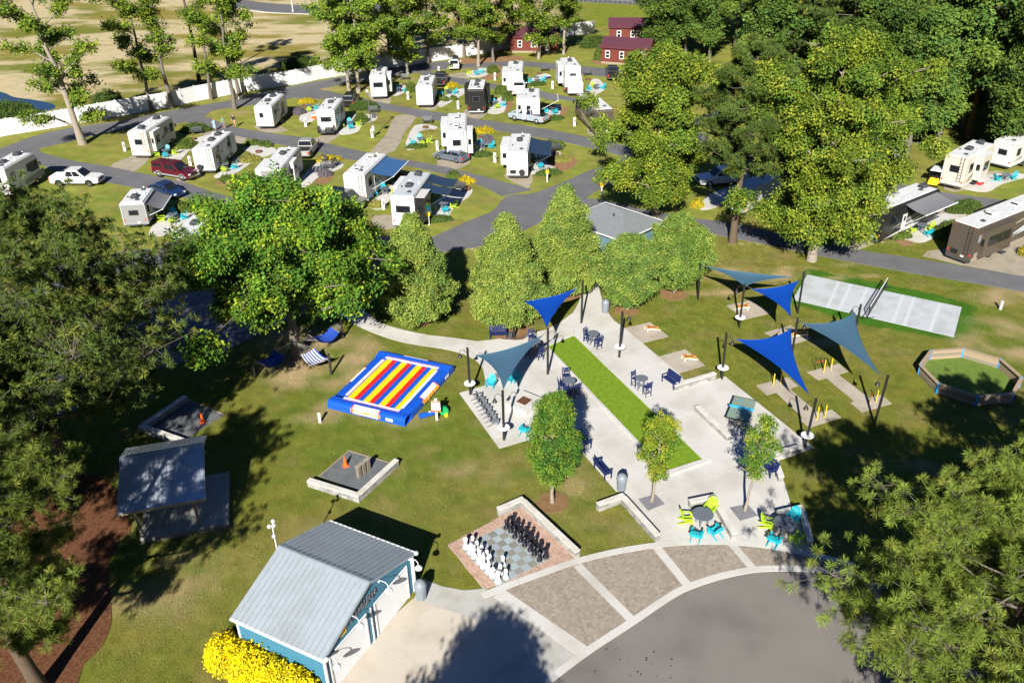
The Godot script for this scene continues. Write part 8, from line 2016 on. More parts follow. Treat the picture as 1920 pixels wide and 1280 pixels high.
# ---------- vegetation ----------
func leaf_cluster(seed_: int, count: int, spread: float, size: float, flat := 0.7, long := 1.5) -> ArrayMesh:
	var r := RandomNumberGenerator.new(); r.seed = seed_
	var b := MB.new()
	for k in count:
		var p := Vector3(r.randfn(0, 0.5), r.randfn(0, 0.5) * flat, r.randfn(0, 0.5)) * spread
		var up := (Vector3(r.randfn(0, 0.75), 1.0, r.randfn(0, 0.75)) + p * 0.9 / spread).normalized()
		var a := up.cross(Vector3(r.randfn(), r.randfn(), r.randfn())).normalized(); var d := up.cross(a)
		var s := size * r.randf_range(0.7, 1.3)
		var l := a * s * long * 0.5; var w := d * s * 0.5
		var dip := -up * s * 0.12
		b.tri(p - l, p + w + dip * -1.0, p + l + dip); b.tri(p - l, p + l + dip, p - w - dip)
	return b.mesh()

func needle_tuft(seed_: int, count: int, length: float, width: float) -> ArrayMesh:
	var r := RandomNumberGenerator.new(); r.seed = seed_
	var b := MB.new()
	for k in count:
		var d := Vector3(r.randfn(), r.randfn() * 0.8 + 0.55, r.randfn()).normalized()
		var s := d.cross(Vector3(r.randfn(), r.randfn(), r.randfn())).normalized() * width
		var l := length * r.randf_range(0.75, 1.1)
		var o := Vector3(0, r.randf_range(-0.08, 0.04), 0)
		var m := o + d * l * 0.55 + Vector3(0, -0.02, 0)
		b.tri(o, m + s, o + d * l + Vector3(0, -0.08, 0) * l); b.tri(o, o + d * l + Vector3(0, -0.08, 0) * l, m - s)
	return b.mesh()

func crown_node(parent: Node, called: String, mesh: Mesh, m: Material, xs: Array, cs: Array) -> MultiMeshInstance3D:
	var mm := MultiMesh.new()
	mm.transform_format = MultiMesh.TRANSFORM_3D
	mm.use_colors = true
	mm.mesh = mesh
	mm.instance_count = xs.size()
	for i in xs.size():
		mm.set_instance_transform(i, xs[i]); mm.set_instance_color(i, cs[i])
	var o := MultiMeshInstance3D.new()
	o.multimesh = mm
	o.material_override = m
	o.name = called
	parent.add_child(o, true)
	o.set_meta("kind", "stuff")
	return o

func tint(base: Color, tip: Color, share: float) -> Color:
	var c := base * rng.randf_range(0.72, 1.28)
	if rng.randf() < share: c = c.lerp(tip, rng.randf_range(0.4, 1.0))
	c.a = 1.0
	return c

# crown: list of clumps [centre, radius]; leaves sit through each clump, densest near its skin
func fill_clumps(clumps: Array, per: float, size: float, base: Color, tip: Color, share: float) -> Array:
	var xs := []; var cs := []
	for q in clumps:
		var n := int(per * q[1] * q[1])
		var shade := base.lerp(Color(base.r * 0.62, base.g * 0.80, base.b * 1.1), rng.randf()) * rng.randf_range(0.85, 1.25)
		for k in n:
			var d := Vector3(rng.randfn(), rng.randfn(), rng.randfn()).normalized()
			var r: float = q[1] * pow(rng.randf(), 0.30)
			var p: Vector3 = q[0] + Vector3(d.x * r, d.y * r * 0.78, d.z * r)
			var s := size * rng.randf_range(0.75, 1.3)
			xs.append(Transform3D(Basis(Vector3(rng.randfn(), rng.randfn(), rng.randfn()).normalized(), rng.randf_range(-0.7, 0.7)) * Basis(Vector3.UP, rng.randf() * TAU).scaled(Vector3.ONE * s), p))
			cs.append(tint(shade, tip, share))
	return [xs, cs]

func bent(a: Vector3, b: Vector3, sag: float, n := 5) -> Array:
	var ps := []
	var j := Vector3(rng.randfn(), rng.randfn(), rng.randfn()) * a.distance_to(b) * 0.05
	for k in n + 1:
		var f := k / float(n)
		ps.append(a.lerp(b, f) + Vector3(0, sag * sin(PI * f) , 0) + j * sin(PI * f))
	return ps

func taper(r0: float, r1: float, n := 5) -> Array:
	var rs := []
	for k in n + 1: rs.append(lerpf(r0, r1, pow(k / float(n), 0.8)))
	return rs

# shape(f): crown radius share at height share f (0 bottom .. 1 top)
func shape_at(kind: String, f: float) -> float:
	if kind == "pyramid": return clampf(sin(minf(1.0, f * 3.2 + 0.28) * PI / 2), 0, 1) * pow(1.0 - f, 0.62)
	if kind == "oak": return sqrt(maxf(0.0, 1.0 - pow(f * 1.55 - 0.55, 2)))
	if kind == "tall": return sqrt(maxf(0.0, 1.0 - pow(f * 1.9 - 0.9, 2))) * (0.75 + 0.25 * sin(f * 17.0))
	return sqrt(maxf(0.0, 1.0 - pow(f * 2.0 - 1.0, 2)))

func leafy(called: String, label: String, group: String, x: float, z: float, H: float, R: float, low: float, kind: String, n: int, cr: float, per: float, size: float, base: Color, tip: Color, share: float, bark: String, trunk: float, lean := Vector2.ZERO, inner := 0.0, mesh_key := "leaf_a") -> Node3D:
	var t := thing(called, label, "tree", Vector3(x, 0, z), 0.0, group)
	rng.seed = 1000 + hash(label) % 9973
	var clumps := []
	var wood := MB.new(); var limbs := MB.new()
	var top := Vector3(lean.x, H * 0.93, lean.y)
	var axis := func(y: float) -> Vector3: return Vector3(lean.x * y / H, y, lean.y * y / H)
	var tp := []; var tr := []
	for k in 9:
		var f := k / 8.0
		var y := -0.1 + f * (H * 0.9)
		tp.append(axis.call(y) + Vector3(rng.randfn(), 0, rng.randfn()) * trunk * 0.35 * (0.0 if k == 0 else 1.0)); tr.append(trunk * (1.45 if k == 0 else 1.0) * pow(1.0 - f * 0.93, 0.8) + 0.02)
	wood.tube(tp, tr, 10)
	if kind in ["tall", "oak"]:
		# clumps ride on separate limbs, so the outline is uneven and light passes between
		var nl := maxi(6, n / 6)
		for k in nl:
			var f := clampf((k + rng.randf_range(0.1, 0.9)) / nl, 0, 1)
			var y := lerpf(low, H - cr * 0.6, f)
			var a := k * 2.39996 + rng.randf_range(-0.45, 0.45)
			var L := maxf(cr * 0.4, R * shape_at(kind, f) * rng.randf_range(0.66, 1.12) - cr * 0.5)
			var rise := L * (0.55 if kind == "tall" else 0.38)
			var from: Vector3 = axis.call(clampf(y - rise, low * 0.5, H * 0.86))
			var to: Vector3 = axis.call(y) + Vector3(cos(a) * L, rng.randf_range(-0.1, 0.12) * L, sin(a) * L)
			limbs.tube(bent(from, to, 0.10 * L, 5), taper(clampf(trunk * 0.45 * (1.05 - f * 0.6), 0.03, 0.24), 0.02, 5), 6)
			var m := 6
			for j in m:
				var g := lerpf(0.34 + inner, 1.04, (j + rng.randf()) / m)
				var c: Vector3 = from.lerp(to, g) + Vector3(0, 0.10 * L * sin(PI * minf(g, 1.0)), 0)
				var off := Vector3(rng.randfn(), rng.randfn() * 0.45, rng.randfn()) * cr * (0.35 + 0.75 * g)
				clumps.append([c + off, cr * rng.randf_range(0.5, 1.12)])
				limbs.tube([c, c + off * 0.5 + Vector3(0, 0.05, 0), c + off], [0.035, 0.022, 0.01], 4, false)
	else:
		for k in n:
			var f := (k + rng.randf()) / n
			f = pow(f, 0.85)
			var y := lerpf(low, H - cr * 0.5, f)
			var rr := shape_at(kind, f) * R
			var a := k * 2.39996 + rng.randf_range(-0.5, 0.5)
			var d := maxf(0.0, rr - cr * 0.62) * sqrt(lerpf(inner, 1.0, rng.randf())) * rng.randf_range(0.86, 1.12)
			var c: Vector3 = axis.call(y) + Vector3(cos(a) * d, 0, sin(a) * d)
			var rad := cr * rng.randf_range(0.72, 1.25) * (1.0 if kind != "pyramid" else clampf(0.5 + shape_at(kind, f) * 0.7, 0.5, 1.0))
			clumps.append([c, rad])
			if n < 130 or k % 3 == 0:
				var from: Vector3 = axis.call(clampf(y - d * 0.55 - 0.3, low * 0.55, H * 0.88))
				limbs.tube(bent(from, c, 0.12 * d, 4), taper(clampf(trunk * 0.42 * (1.0 - f * 0.6), 0.02, 0.2), 0.015, 4), 5)
	obj("trunk", wood, M[bark], t)
	obj("limbs", limbs, M[bark], t)
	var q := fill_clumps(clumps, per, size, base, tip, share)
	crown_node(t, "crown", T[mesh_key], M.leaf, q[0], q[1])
	return t

func pine(label: String, group: String, x: float, z: float, H: float, R: float, low: float, nb: int, tufts: int, ts: float, mesh_key: String, base: Color, trunk: float, lean := Vector2.ZERO, fork := false) -> Node3D:
	var t := thing("pine_tree", label, "tree", Vector3(x, 0, z), 0.0, group)
	rng.seed = 2000 + hash(label) % 9973
	var wood := MB.new(); var limbs := MB.new()
	var axis := func(y: float) -> Vector3: return Vector3(lean.x * y / H + sin(y * 0.35 + x) * 0.12, y, lean.y * y / H + cos(y * 0.3 + z) * 0.12)
	var tp := []; var tr := []
	for k in 10:
		var f := k / 9.0
		tp.append(axis.call(-0.1 + f * H * 0.98)); tr.append(trunk * (1.3 if k == 0 else 1.0) * pow(1.0 - f * 0.95, 0.75) + 0.015)
	wood.tube(tp, tr, 10)
	if fork:
		var a: Vector3 = axis.call(low * 0.8)
		wood.tube(bent(a, a + Vector3(-2.2, H * 0.42, -0.8), 0.3, 6), taper(trunk * 0.6, 0.06, 6), 8)
	var xs := []; var cs := []
	for k in nb:
		var f := (k + rng.randf_range(0, 0.9)) / nb
		var y := lerpf(low, H * 0.97, f)
		var a := k * 2.39996 + rng.randf_range(-0.4, 0.4)
		var prof := sin(clampf(f * 0.86 + 0.14, 0, 1) * PI)
		var L := R * (0.32 + 0.68 * prof) * rng.randf_range(0.72, 1.12)
		var s: Vector3 = axis.call(y)
		var e := s + Vector3(cos(a) * L, L * rng.randf_range(0.05, 0.4), sin(a) * L)
		var ps := bent(s, e, -0.08 * L, 6)
		limbs.tube(ps, taper(clampf(trunk * 0.30 * (1.15 - f), 0.03, 0.14), 0.014, 6), 5)
		var nt := int(tufts * (0.45 + L / R))
		var tone := base * rng.randf_range(0.85, 1.15)
		for j in nt:
			var g := lerpf(0.42, 1.02, pow(rng.randf(), 0.75))
			var p: Vector3 = s.lerp(e, g) + Vector3(0, -0.08 * L * sin(PI * minf(g, 1.0)), 0)
			var w := Vector3(rng.randfn(), rng.randfn() * 0.42 + 0.22, rng.randfn()).normalized() * L * rng.randf_range(0.06, 0.30)
			var tip := p + w
			if j % 2 == 0: limbs.tube([p, p + w * 0.5 + Vector3(0, -0.02, 0), tip], [0.018, 0.013, 0.009], 3, false)
			var o := Vector3(w.x, absf(w.y) + 0.35 * w.length(), w.z).normalized()
			var bas := Basis(Quaternion(Vector3.UP, o)) * Basis(Vector3.UP, rng.randf() * TAU)
			xs.append(Transform3D(bas.scaled(Vector3.ONE * ts * rng.randf_range(0.8, 1.25)), tip))
			cs.append(tint(tone, Color(0.20, 0.22, 0.04), 0.16))
	obj("trunk", wood, M.bark_brown, t)
	obj("limbs", limbs, M.bark_grey, t)
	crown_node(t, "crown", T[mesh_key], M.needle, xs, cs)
	return t

func shrub(kind: String, x: float, z: float, w: float, h: float, d: float, label: String, turn := 0.0) -> void:
	var cat := "flower bed" if kind == "yellow" else "shrub"
	var t := thing({"green": "shrub", "hedge": "hedge", "yellow": "yellow_flowers", "dry": "ornamental_grass", "grey": "lavender", "gold": "golden_shrub"}[kind], label, cat, Vector3(x, 0, z), turn, "plants around the site patios" if kind != "gold" else "golden shrubs beside the shed")
	if kind == "yellow": w *= 0.8; h *= 0.8; d *= 0.8
	var stem := MB.new()
	for k in 4: stem.tube([Vector3(rng.randfn() * w * 0.15, -0.05, rng.randfn() * d * 0.15), Vector3(rng.randfn() * w * 0.3, h * 0.6, rng.randfn() * d * 0.3)], [0.03, 0.01], 4)
	obj("stems", stem, M.bark_grey, t)
	var base: Color = {"green": Color(0.075, 0.115, 0.022), "hedge": Color(0.055, 0.095, 0.02), "yellow": Color(0.50, 0.36, 0.012), "dry": Color(0.22, 0.22, 0.045), "grey": Color(0.13, 0.12, 0.13), "gold": Color(0.72, 0.56, 0.006)}[kind]
	var tip: Color = {"green": Color(0.15, 0.19, 0.03), "hedge": Color(0.11, 0.16, 0.03), "yellow": Color(0.16, 0.20, 0.03), "dry": Color(0.34, 0.30, 0.10), "grey": Color(0.2, 0.16, 0.22), "gold": Color(0.34, 0.34, 0.02)}[kind]
	var xs := []; var cs := []
	var n := int((160 if kind != "gold" else 330) * clampf(w * d, 0.5, 6.0) * (0.5 + h * 0.5))
	for k in n:
		var q := Vector3(rng.randfn(), absf(rng.randfn()), rng.randfn()).normalized() * pow(rng.randf(), 0.35)
		var lump := 1.0 + 0.22 * sin(q.x * 9.0 + x * 3.0) * cos(q.z * 8.0 + z)
		xs.append(Transform3D(Basis(Vector3(rng.randfn(), rng.randfn(), rng.randfn()).normalized(), rng.randf_range(-0.9, 0.9)).scaled(Vector3.ONE * rng.randf_range(0.35, 0.65) * (1.15 if kind == "gold" else 1.0)), Vector3(q.x * w / 2, q.y * h * lump, q.z * d / 2)))
		cs.append(tint(base, tip, 0.45 if kind == "yellow" else 0.3))
	crown_node(t, "foliage", T.leaf_s, M.leaf, xs, cs)

func make_trees() -> void:
	var lf := vcol(mat("leaf", g1(1.0), 0.55)); lf.backlight_enabled = true; lf.backlight = Color(0.38, 0.44, 0.2); lf.metallic_specular = 0.2
	var nd := vcol(mat("needle", g1(1.0), 0.5)); nd.backlight_enabled = true; nd.backlight = Color(0.2, 0.24, 0.12); nd.metallic_specular = 0.15
	T.leaf_a = leaf_cluster(1, 34, 0.64, 0.155); T.leaf_b = leaf_cluster(2, 32, 0.50, 0.142); T.leaf_s = leaf_cluster(3, 22, 0.5, 0.18); T.leaf_f = leaf_cluster(4, 32, 0.85, 0.22)
	T.tuft = needle_tuft(5, 52, 0.31, 0.0105); T.tuft_m = needle_tuft(7, 38, 0.32, 0.019); T.tuft_f = needle_tuft(6, 26, 0.55, 0.028)
	# the big oak with the hammocks
	leafy("oak_tree", "broad bright green tree with hammocks tied to its trunk", "lawn trees", -16.81, -57.99, 14.4, 8.4, 6.0, "oak", 156, 1.08, 32.0, 0.95, Color(0.100, 0.195, 0.020), Color(0.30, 0.37, 0.028), 0.22, "bark_grey", 0.36, Vector2(-0.2, -0.5), 0.0)
	# pyramid trees
	var py := Color(0.195, 0.255, 0.042); var pt := Color(0.32, 0.37, 0.075)
	leafy("pyramid_tree", "dense pyramid shaped tree, leftmost of the row", "pyramid trees behind the plaza", -7.74, -63.14, 9.7, 4.0, 0.9, "pyramid", 185, 0.80, 62.0, 0.62, py, pt, 0.3, "bark_pale", 0.17, Vector2.ZERO, 0.3, "leaf_b")
	leafy("pyramid_tree", "dense pyramid shaped tree behind the navy bench and blue sail", "pyramid trees behind the plaza", -0.06, -62.63, 9.7, 3.9, 0.8, "pyramid", 200, 0.82, 62.0, 0.62, py, pt, 0.3, "bark_pale", 0.17, Vector2(-0.3, -0.2), 0.3, "leaf_b")
	leafy("pyramid_tree", "tallest dense pyramid shaped tree in front of the road crossing", "pyramid trees behind the plaza", 4.7, -68.09, 10.0, 4.1, 0.8, "pyramid", 195, 0.82, 62.0, 0.62, py, pt, 0.3, "bark_pale", 0.17, Vector2(0, 0), 0.3, "leaf_b")
	leafy("round_tree", "low dense round tree beside the upper footpath", "pyramid trees behind the plaza", 9.86, -64.65, 6.7, 2.6, 0.9, "round", 90, 0.75, 62.0, 0.6, Color(0.155, 0.225, 0.038), pt, 0.2, "bark_pale", 0.12, Vector2.ZERO, 0.3, "leaf_b")
	leafy("round_tree", "low dense round tree beside the upper shade sails", "pyramid trees behind the plaza", 14.36, -67.65, 7.1, 2.8, 1.0, "round", 95, 0.78, 62.0, 0.6, Color(0.165, 0.235, 0.036), pt, 0.2, "bark_pale", 0.12, Vector2.ZERO, 0.3, "leaf_b")
	# young trees
	leafy("young_tree", "young green tree on the lawn with a straw ring", "young plaza trees", 2.24, -40.17, 7.8, 1.6, 1.75, "round", 56, 0.55, 70.0, 0.5, Color(0.085, 0.165, 0.02), Color(0.2, 0.26, 0.03), 0.25, "bark_pale", 0.1, Vector2.ZERO, 0.15, "leaf_b")
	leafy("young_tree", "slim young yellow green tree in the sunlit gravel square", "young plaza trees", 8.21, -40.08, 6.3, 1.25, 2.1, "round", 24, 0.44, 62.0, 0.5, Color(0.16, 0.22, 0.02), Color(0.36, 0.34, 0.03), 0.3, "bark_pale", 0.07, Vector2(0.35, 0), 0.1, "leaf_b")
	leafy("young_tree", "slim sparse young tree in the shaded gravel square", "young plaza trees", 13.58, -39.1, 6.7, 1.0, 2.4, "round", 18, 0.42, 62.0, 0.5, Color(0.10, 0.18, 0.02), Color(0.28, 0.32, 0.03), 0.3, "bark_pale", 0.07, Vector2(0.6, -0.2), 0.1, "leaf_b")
	# sycamores and the tall pine between them
	var sy := Color(0.135, 0.190, 0.020); var syt := Color(0.31, 0.335, 0.036)
	leafy("sycamore_tree", "large olive green sycamore left of the tall pine", "sycamores beside the side road", 15.25, -83.97, 17.8, 7.2, 4.2, "tall", 170, 1.12, 30.0, 0.95, sy, syt, 0.25, "bark_pale", 0.33, Vector2(-0.6, 0), 0.0)
	leafy("sycamore_tree", "largest olive green sycamore right of the tall pine", "sycamores beside the side road", 28.27, -73.67, 20.8, 9.6, 4.2, "tall", 225, 1.18, 28.0, 0.95, sy, syt, 0.25, "bark_pale", 0.36, Vector2(0.6, -1.0), 0.0)
	pine("tall pine with a long bare trunk between the sycamores", "pines", 21.89, -78.1, 19.6, 4.6, 7.0, 50, 50, 1.35, "tuft_m", Color(0.080, 0.122, 0.026), 0.34, Vector2(0.3, 0))
	# pines framing the picture
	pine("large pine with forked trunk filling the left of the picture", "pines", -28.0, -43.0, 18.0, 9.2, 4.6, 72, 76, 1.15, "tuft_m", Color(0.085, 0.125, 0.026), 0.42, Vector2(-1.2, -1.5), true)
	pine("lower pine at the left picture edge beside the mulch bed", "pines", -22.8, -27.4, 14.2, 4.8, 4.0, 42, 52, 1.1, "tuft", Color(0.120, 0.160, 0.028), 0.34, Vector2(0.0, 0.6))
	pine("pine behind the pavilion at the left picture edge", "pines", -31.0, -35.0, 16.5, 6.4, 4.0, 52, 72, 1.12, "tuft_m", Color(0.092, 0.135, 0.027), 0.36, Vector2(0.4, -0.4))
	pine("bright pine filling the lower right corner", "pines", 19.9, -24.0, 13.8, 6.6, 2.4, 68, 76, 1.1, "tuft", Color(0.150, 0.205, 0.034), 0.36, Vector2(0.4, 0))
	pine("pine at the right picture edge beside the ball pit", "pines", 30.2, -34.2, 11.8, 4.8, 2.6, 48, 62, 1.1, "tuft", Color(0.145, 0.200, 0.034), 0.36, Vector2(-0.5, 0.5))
	# trees just outside the frame that shade the drive and the lawn
	leafy("oak_tree", "tree whose crown shades the concrete beside the shed", "lawn trees", -4.6, -9.5, 13.5, 4.2, 5.0, "round", 46, 1.3, 24.0, 1.0, Color(0.085, 0.155, 0.018), Color(0.24, 0.30, 0.02), 0.22, "bark_grey", 0.3)
	# trees along the fence
	var fg := Color(0.155, 0.225, 0.024); var ft := Color(0.28, 0.34, 0.035)
	var far := [[155, 270, 23.0, 6.2, 5.5, 46, "bright sparse tree with a forked pale trunk at the left", "bark_pale", 0.55, 0.9], [285, 207, 20.0, 3.6, 7.0, 30, "slim leaning tree against the white fence", "bark_grey", 0.3, 0.8], [322, 203, 24.0, 2.6, 11.0, 16, "tall thin ivy covered trunk against the fence", "bark_grey", 0.38, 0.7], [396, 187, 23.0, 2.4, 14.0, 12, "tall bare trunked tree behind the fence bend", "bark_grey", 0.28, 0.7], [440, 205, 22.0, 6.0, 8.0, 44, "broad limbed tree above the walking people", "bark_grey", 0.34, 0.9], [449, 178, 21.0, 3.5, 12.0, 20, "ivy wrapped trunk just behind the broad limbed tree", "bark_grey", 0.3, 0.8],
		[655, 172, 19.5, 5.5, 6.0, 46, "left pale trunk of the tree group by the fence bend", "bark_pale", 0.33, 1.0], [672, 173, 20.5, 5.8, 6.5, 48, "right pale trunk of the tree group by the fence bend", "bark_pale", 0.33, 1.0], [664, 152, 20.0, 5.0, 6.0, 40, "dark trunk behind the pale tree group", "bark_grey", 0.33, 0.85], [765, 140, 17.0, 4.6, 4.5, 44, "leafy tree behind the far fifth wheel's patio", "bark_pale", 0.26, 0.9], [803, 118, 20.0, 4.4, 6.0, 36, "dark tree against the fence left of the off road car", "bark_grey", 0.3, 0.7], [870, 107, 19.0, 4.6, 6.0, 36, "grey green tree behind the white off road car", "bark_grey", 0.3, 0.75], [897, 124, 20.0, 5.0, 7.0, 40, "pale trunked tree right of the white off road car", "bark_pale", 0.3, 0.8], [925, 117, 18.0, 4.2, 6.0, 34, "dark tree left of the shaded cabin", "bark_grey", 0.28, 0.65], [1010, 110, 19.0, 5.0, 5.0, 44, "tree in front of the shaded cabin", "bark_pale", 0.3, 0.75], [1057, 102, 22.0, 4.2, 7.0, 40, "tall tree right of the shaded cabin", "bark_pale", 0.3, 0.8], [960, 95, 19.0, 5.0, 5.0, 40, "dark tree behind the shaded cabin", "bark_grey", 0.3, 0.6], [730, 112, 18.0, 4.8, 5.0, 40, "dark tree behind the fence near the far fifth wheel", "bark_grey", 0.3, 0.7]]
	var pos := func(u: float, v: float) -> Vector2: return Vector2(u, v)
	var fp := pg([-57.69, -115.46, -54.12, -132.12, -51.45, -133.13, -46.76, -137.82, -41.43, -131.76, -43, -140.51, -25.42, -141.13, -23.89, -140.66, -25.71, -148.33, -16.99, -152.19, -14.15, -161.06, -7.83, -165.39, -4.98, -157.64, -2.34, -160.4, 5.94, -162.73, 10.72, -165.93, 1.13, -170.19, -21.59, -164.41])
	for i in far.size():
		var q: Array = far[i]
		leafy("fence_tree", q[6], "trees along the fence", fp[i].x, fp[i].y, q[2], q[3] * 1.35, q[4] * 0.7, "tall", int(q[5] * 2.4), 0.75, 19.0, 0.85, fg * q[9], ft, 0.3, q[7], q[8] * 0.8, Vector2(rng.randf_range(-1, 1), rng.randf_range(-0.5, 0.5)) if i > 0 else Vector2(-2.2, 0.0), 0.0, "leaf_f")
	pine("bare trunked pine behind the fence", "pines", -51.81, -148.68, 24.0, 3.0, 17.0, 14, 14, 1.2, "tuft_f", Color(0.06, 0.09, 0.02), 0.3)
	# woodland on the right: a few kinds, copied
	var kinds := []
	for k in 4: kinds.append(leafy("woodland_tree", "first", "woodland trees at the upper right", 60 + k, -200, 20.0 + k, 6.2, 4.0, "tall", 96, 1.2, 15.0, 1.05, Color(0.095, 0.150, 0.024) * (0.75 + 0.18 * k), Color(0.14, 0.19, 0.03), 0.2, "bark_grey", 0.3, Vector2.ZERO, 0.0, "leaf_f"))
	for k in 2: kinds.append(pine("first", "woodland trees at the upper right", 70 + k, -200, 23.0 + k * 2, 4.6, 7.0, 40, 20, 1.35, "tuft_f", Color(0.075, 0.115, 0.028), 0.32))
	var wood := pg([27.92, -159.78, 33.32, -165.63, 36.4, -158.99, 42.99, -167.54, 44.2, -154.01, 50.67, -162.11, 53.6, -157.38, 55.08, -148.98, 61.03, -152.47, 60.36, -141.01, 65.79, -144.2, 66.17, -135.32, 71.79, -140.03, 71.27, -130.05, 75.89, -132.88, 76.64, -126.57, 51.7, -129.13, 53.93, -124.5, 57.34, -123.39, 59.43, -119.36, 61.1, -114.58, 66.25, -118.06, 67.83, -112.86, 34, -184.17, 42.66, -189.07, 50.99, -191.18, 58.08, -184.45, 65.61, -180.8, 71.92, -174.71, 77.85, -168.97, 83.45, -163.57, 88.73, -158.46, 92.41, -153.75, 74.76, -117.44, 88.09, -139.36, 42.08, -176.2, 51.86, -173.64, 59.33, -167.87, 66.36, -162.43, 70.26, -157.56, 75.38, -151.98, 79.64, -145.63, 83.15, -140.5, 51.2, -137.23, 43.14, -143.2, 63.18, -106.2, 66.92, -103.79, 38.43, -130.17, 43.42, -133.56, 46.07, -128.96, 48.72, -124.61, 48.68, -112.5, 52.69, -113.68, 53.84, -109.31, 58.04, -128.63, 62.67, -124.7, 61.55, -132.74, 49.07, -117.48, 45.23, -116.98, 46.49, -106.66, 49.89, -104.7, 54.37, -106.57, 59.83, -110.3, 60.46, -101.1, 45.1, -110.37])
	for i in wood.size():
		var k := (i * 7 + i / 3) % 6
		var src: Node3D = kinds[k]
		var fir := k >= 4
		var bearing := wood[i].x / -wood[i].y; var away := wood[i].length()
		var place: String = "beside the red cabins" if bearing < 0.19 else "above the left sycamore" if bearing < 0.255 else "above the tall bare trunked pine" if bearing < 0.315 else "above the right sycamore" if bearing < 0.42 else "right of the right sycamore" if bearing < 0.5 else "behind the cream fifth wheel" if bearing < 0.56 else "behind the shaded right trailer" if bearing < 0.62 else "at the right edge"
		var row: String = "front of the woodland" if away < 135 else "middle of the woodland" if away < 165 else "back of the woodland"
		var lab := "%s in the %s, %s" % ["dark needled pine" if fir else ["deepest green broadleaf tree", "deep green broadleaf tree", "mid green broadleaf tree", "fresh green broadleaf tree"][k], row, place]
		var o: Node3D
		if i < 12 and not src.has_meta("placed"):
			o = src
			o.set_meta("placed", true); o.set_meta("label", lab)
			o.position = v3(wood[i])
			o.rotation.y = rng.randf() * TAU
		else:
			o = dup(src, "pine_tree" if fir else "woodland_tree", v3(wood[i]), rng.randf() * TAU, lab, "woodland pines at the upper right" if fir else "woodland trees at the upper right")
		o.set_meta("group", "woodland pines at the upper right" if fir else ["deepest green", "deep green", "mid green", "fresh green"][k] + " woodland trees at the upper right")
		o.scale = Vector3.ONE * rng.randf_range(0.78, 1.08)
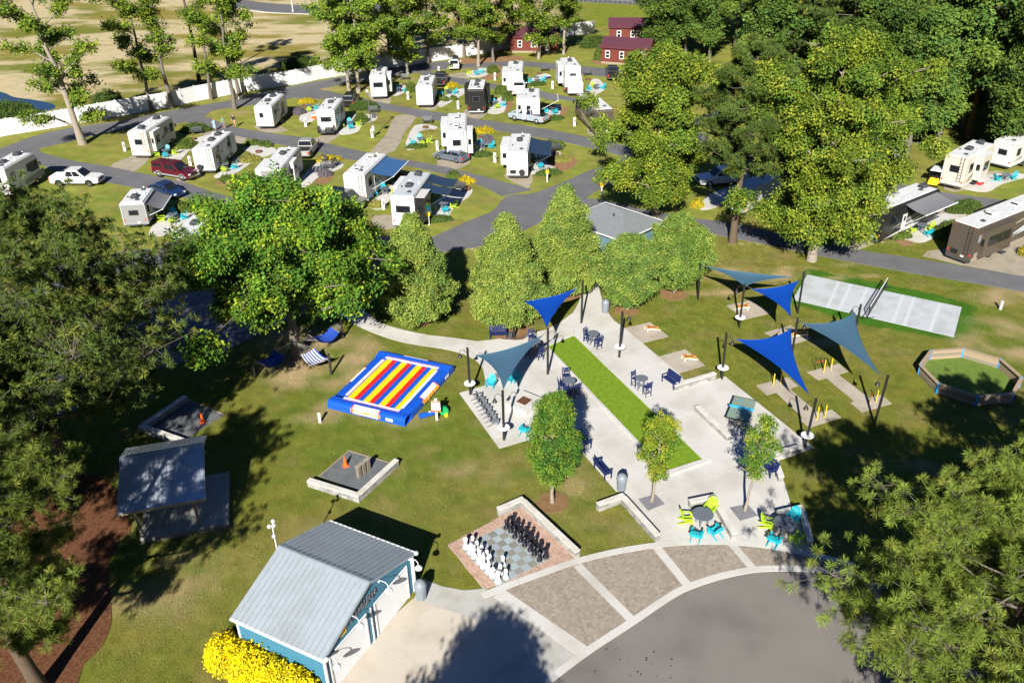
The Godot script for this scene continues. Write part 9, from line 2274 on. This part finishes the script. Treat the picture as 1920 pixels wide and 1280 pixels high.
	# shrubs on the camp
	for q in [["hedge", -43.8, -120.21, 4.2, 1.1, 1.4, "long green hedge behind the cream motorhome's patio"], ["green", -42.67, -113.04, 2.6, 1.0, 1.8, "brownish bush beside the cream motorhome's patio"], ["hedge", -21.59, -130.25, 4.6, 1.2, 1.6, "long green hedge ahead of the trailer with the cargo rack"], ["green", -21.06, -123.63, 1.9, 1.1, 1.7, "round olive bush beside the cargo rack trailer's patio"], ["grey", -30.97, -128.6, 1.7, 0.9, 1.5, "grey lavender bush beside the small windowed trailer's patio"], ["yellow", -30.96, -134.66, 3.4, 0.9, 1.0, "row of yellow flowers beside the small windowed trailer"], ["green", -34.6, -113.44, 0.8, 0.7, 0.8, "first small round bush on the patio edge by the site road"], ["green", -33.78, -113.62, 0.8, 0.7, 0.8, "second small round bush on the patio edge by the site road"], ["green", -32.8, -113.08, 0.8, 0.7, 0.8, "third small round bush on the patio edge by the site road"], ["green", -31.82, -112.55, 0.8, 0.7, 0.8, "fourth small round bush on the patio edge by the site road"], ["dry", -32.72, -106.85, 2.6, 0.6, 2.0, "pale grassy bed left of the grey walled trailer"], ["yellow", -22.55, -105.99, 4.0, 0.9, 1.1, "long row of yellow flowers behind the dark benches"], ["grey", -22.18, -100.53, 1.5, 0.8, 1.3, "lavender bush on the patio of the dark benches"], ["green", -33.43, -99.5, 2.4, 0.6, 1.0, "low reddish bushes at the red pickup's trailer"], ["yellow", -8.9, -142.91, 2.2, 1.0, 1.0, "yellow flowers beside the white toy hauler"], ["green", -15.36, -140.31, 1.8, 1.4, 1.5, "tall bush left of the white toy hauler"], ["green", -10.62, -134.33, 0.8, 0.7, 0.8, "left small bush at the toy hauler's patio"], ["green", -9.46, -134.24, 0.8, 0.7, 0.8, "middle small bush at the toy hauler's patio"], ["green", -8.33, -134.79, 0.9, 0.7, 0.8, "right small bush at the toy hauler's patio"], ["dry", -10.73, -116.64, 2.8, 0.5, 1.5, "pale grassy bed beside the gravel lane's patio"], ["hedge", -12.12, -110.78, 2.8, 0.5, 0.8, "low hedge in front of the gravel lane's patio"], ["yellow", -3.36, -116.87, 3.6, 1.0, 1.1, "yellow flowers behind the tall white camper's patio"], ["grey", -2.79, -112.46, 1.6, 0.9, 1.5, "brown grey bush beside the tall camper's fire ring"], ["hedge", -3.44, -106.67, 2.8, 0.6, 0.9, "low green hedge in front of the tall camper's patio"], ["green", -0.89, -138.12, 2.2, 1.2, 1.6, "leafy bush beside the black toy hauler's patio"], ["green", 0.02, -133.81, 1.5, 1.3, 1.5, "reddish bush right of the black toy hauler's table"], ["green", -2.37, -152.49, 2.0, 1.2, 1.6, "tall bush between the off road car and spare wheel trailer"], ["hedge", 4.94, -142.82, 3.0, 0.6, 1.0, "low hedge in front of the spare wheel trailer's patio"], ["hedge", 6.74, -122.69, 2.6, 0.6, 1.0, "low hedge right of the silver pickup"], ["green", 5.68, -110.5, 1.0, 0.8, 0.9, "left bush above the road crossing trailer's awning"], ["green", 6.75, -109.75, 1.2, 0.8, 0.9, "right bush above the road crossing trailer's awning"], ["dry", 6.32, -104.56, 3.2, 0.35, 2.0, "dry grasses in the straw bed at the road crossing"], ["hedge", 4.74, -99.27, 3.0, 0.6, 1.0, "low hedge beside the yellow marker at the crossing"], ["yellow", -5.11, -96.88, 2.6, 0.9, 1.2, "yellow flowers beside the twin awning trailer"], ["green", -6.55, -98.26, 1.4, 1.0, 1.2, "dark bush beside the yellow flowers at the twin awnings"], ["dry", -14.7, -89.74, 1.6, 0.7, 0.9, "tuft of tall grass at the older motorhome's patio"], ["hedge", -7.5, -85.34, 3.0, 0.5, 1.0, "low hedge in front of the twin awning trailer's table"], ["green", -13, -98.27, 1.0, 0.9, 0.9, "dark bush between the older motorhome and twin awnings"], ["hedge", 47.84, -85.02, 4.0, 1.2, 1.6, "long hedge left of the brown motorhome"], ["green", 38.42, -78.44, 2.6, 0.6, 0.9, "low bushes at the black and white motorhome's patio"], ["green", 43.01, -78.34, 2.4, 1.6, 2.2, "dark round bush at the rear of the brown motorhome"], ["yellow", 48.54, -73.88, 1.6, 1.2, 1.4, "yellow flowers at the right picture edge"], ["yellow", 20.27, -87.79, 1.6, 1.1, 1.4, "yellow green bush under the left sycamore"], ["green", -35.58, -89.78, 3.0, 0.9, 1.6, "pale bush behind the small camper's table"], ["hedge", 17.06, -172.06, 6.0, 2.2, 3.0, "thick green shrubs left of the nearer cabin"], ["hedge", 20.39, -169.76, 4.0, 1.6, 2.5, "shrubs between the two red cabins"], ["green", 17.07, -160.79, 2.4, 2.2, 2.2, "tall reed clump beside the nearer red cabin"], ["hedge", -36.03, -153.06, 8.0, 3.4, 4.0, "large dark shrubs behind the fence bend"], ["hedge", -73.81, -129.18, 8.0, 2.6, 3.0, "dark bushes behind the fence at the left edge"], ["hedge", -61.07, -133.26, 5.5, 2.8, 2.5, "bush rising above the fence behind the forked tree"], ["yellow", 20.19, -169.78, 2.0, 0.8, 1.0, "yellow flowers beside the cabin path"]]:
		shrub(q[0], q[1], q[2], q[3], q[4], q[5], q[6], 0.15)
	for q in [[-14.11, -28.91, "golden shrub farthest along the shed wall"], [-12.96, -28.32, "golden shrub second along the shed wall"], [-11.64, -27.62, "golden shrub third along the shed wall"], [-10.36, -26.93, "golden shrub nearest the roller door"]]:
		shrub("gold", q[0], q[1], 2.2, 1.35, 1.7, q[2], -0.5)
	# pond beyond the fence
	var wt := mat("water", Color(0.02, 0.06, 0.12), 0.06)
	sheet("pond", wt, smooth(pg([-91.19, -149.01, -84.22, -145.92, -80.15, -142.14, -76.01, -140.13, -71.6, -137.19, -70.11, -134.25, -72.06, -133.48, -76.73, -136, -85.44, -138.26]), true, 3), 0.03)
	# straw beds on the camp
	for q in [[4.74, -103.63, 6.57, -106.67, 8.48, -105.05, 8.12, -101.99, 6.21, -100.53, 4.67, -102.01], [-34.94, -99.22, -33.85, -101.05, -32.13, -99.42, -32.43, -98.14, -34.3, -98.07], [-23.2, -99.45, -22.13, -101.3, -21.11, -100.28, -21.46, -97.49, -22.55, -96.64], [-4.13, -153.05, -1.37, -158.16, -0.89, -150.78, -2.68, -147.12, -4.03, -147.98], [-0.88, -131.7, 0.37, -136.36, 0.9, -131.56, -0.1, -127.15], [7.03, -128.07, 9.09, -129.4, 8.42, -125.08, 7.18, -123.77], [15.5, -160.5, 18.98, -166.07, 19.22, -159.28, 16.55, -156.53], [-8.77, -164.11, 1.09, -165.92, 2.99, -162.11, -4.75, -160.19, -9.54, -159.76], [37.76, -77.69, 38.99, -78.15, 39.34, -77.09, 38.27, -76.38]]:
		sheet("straw_bed", M.pine_straw, smooth(pg(q), true, 3), 0.026)
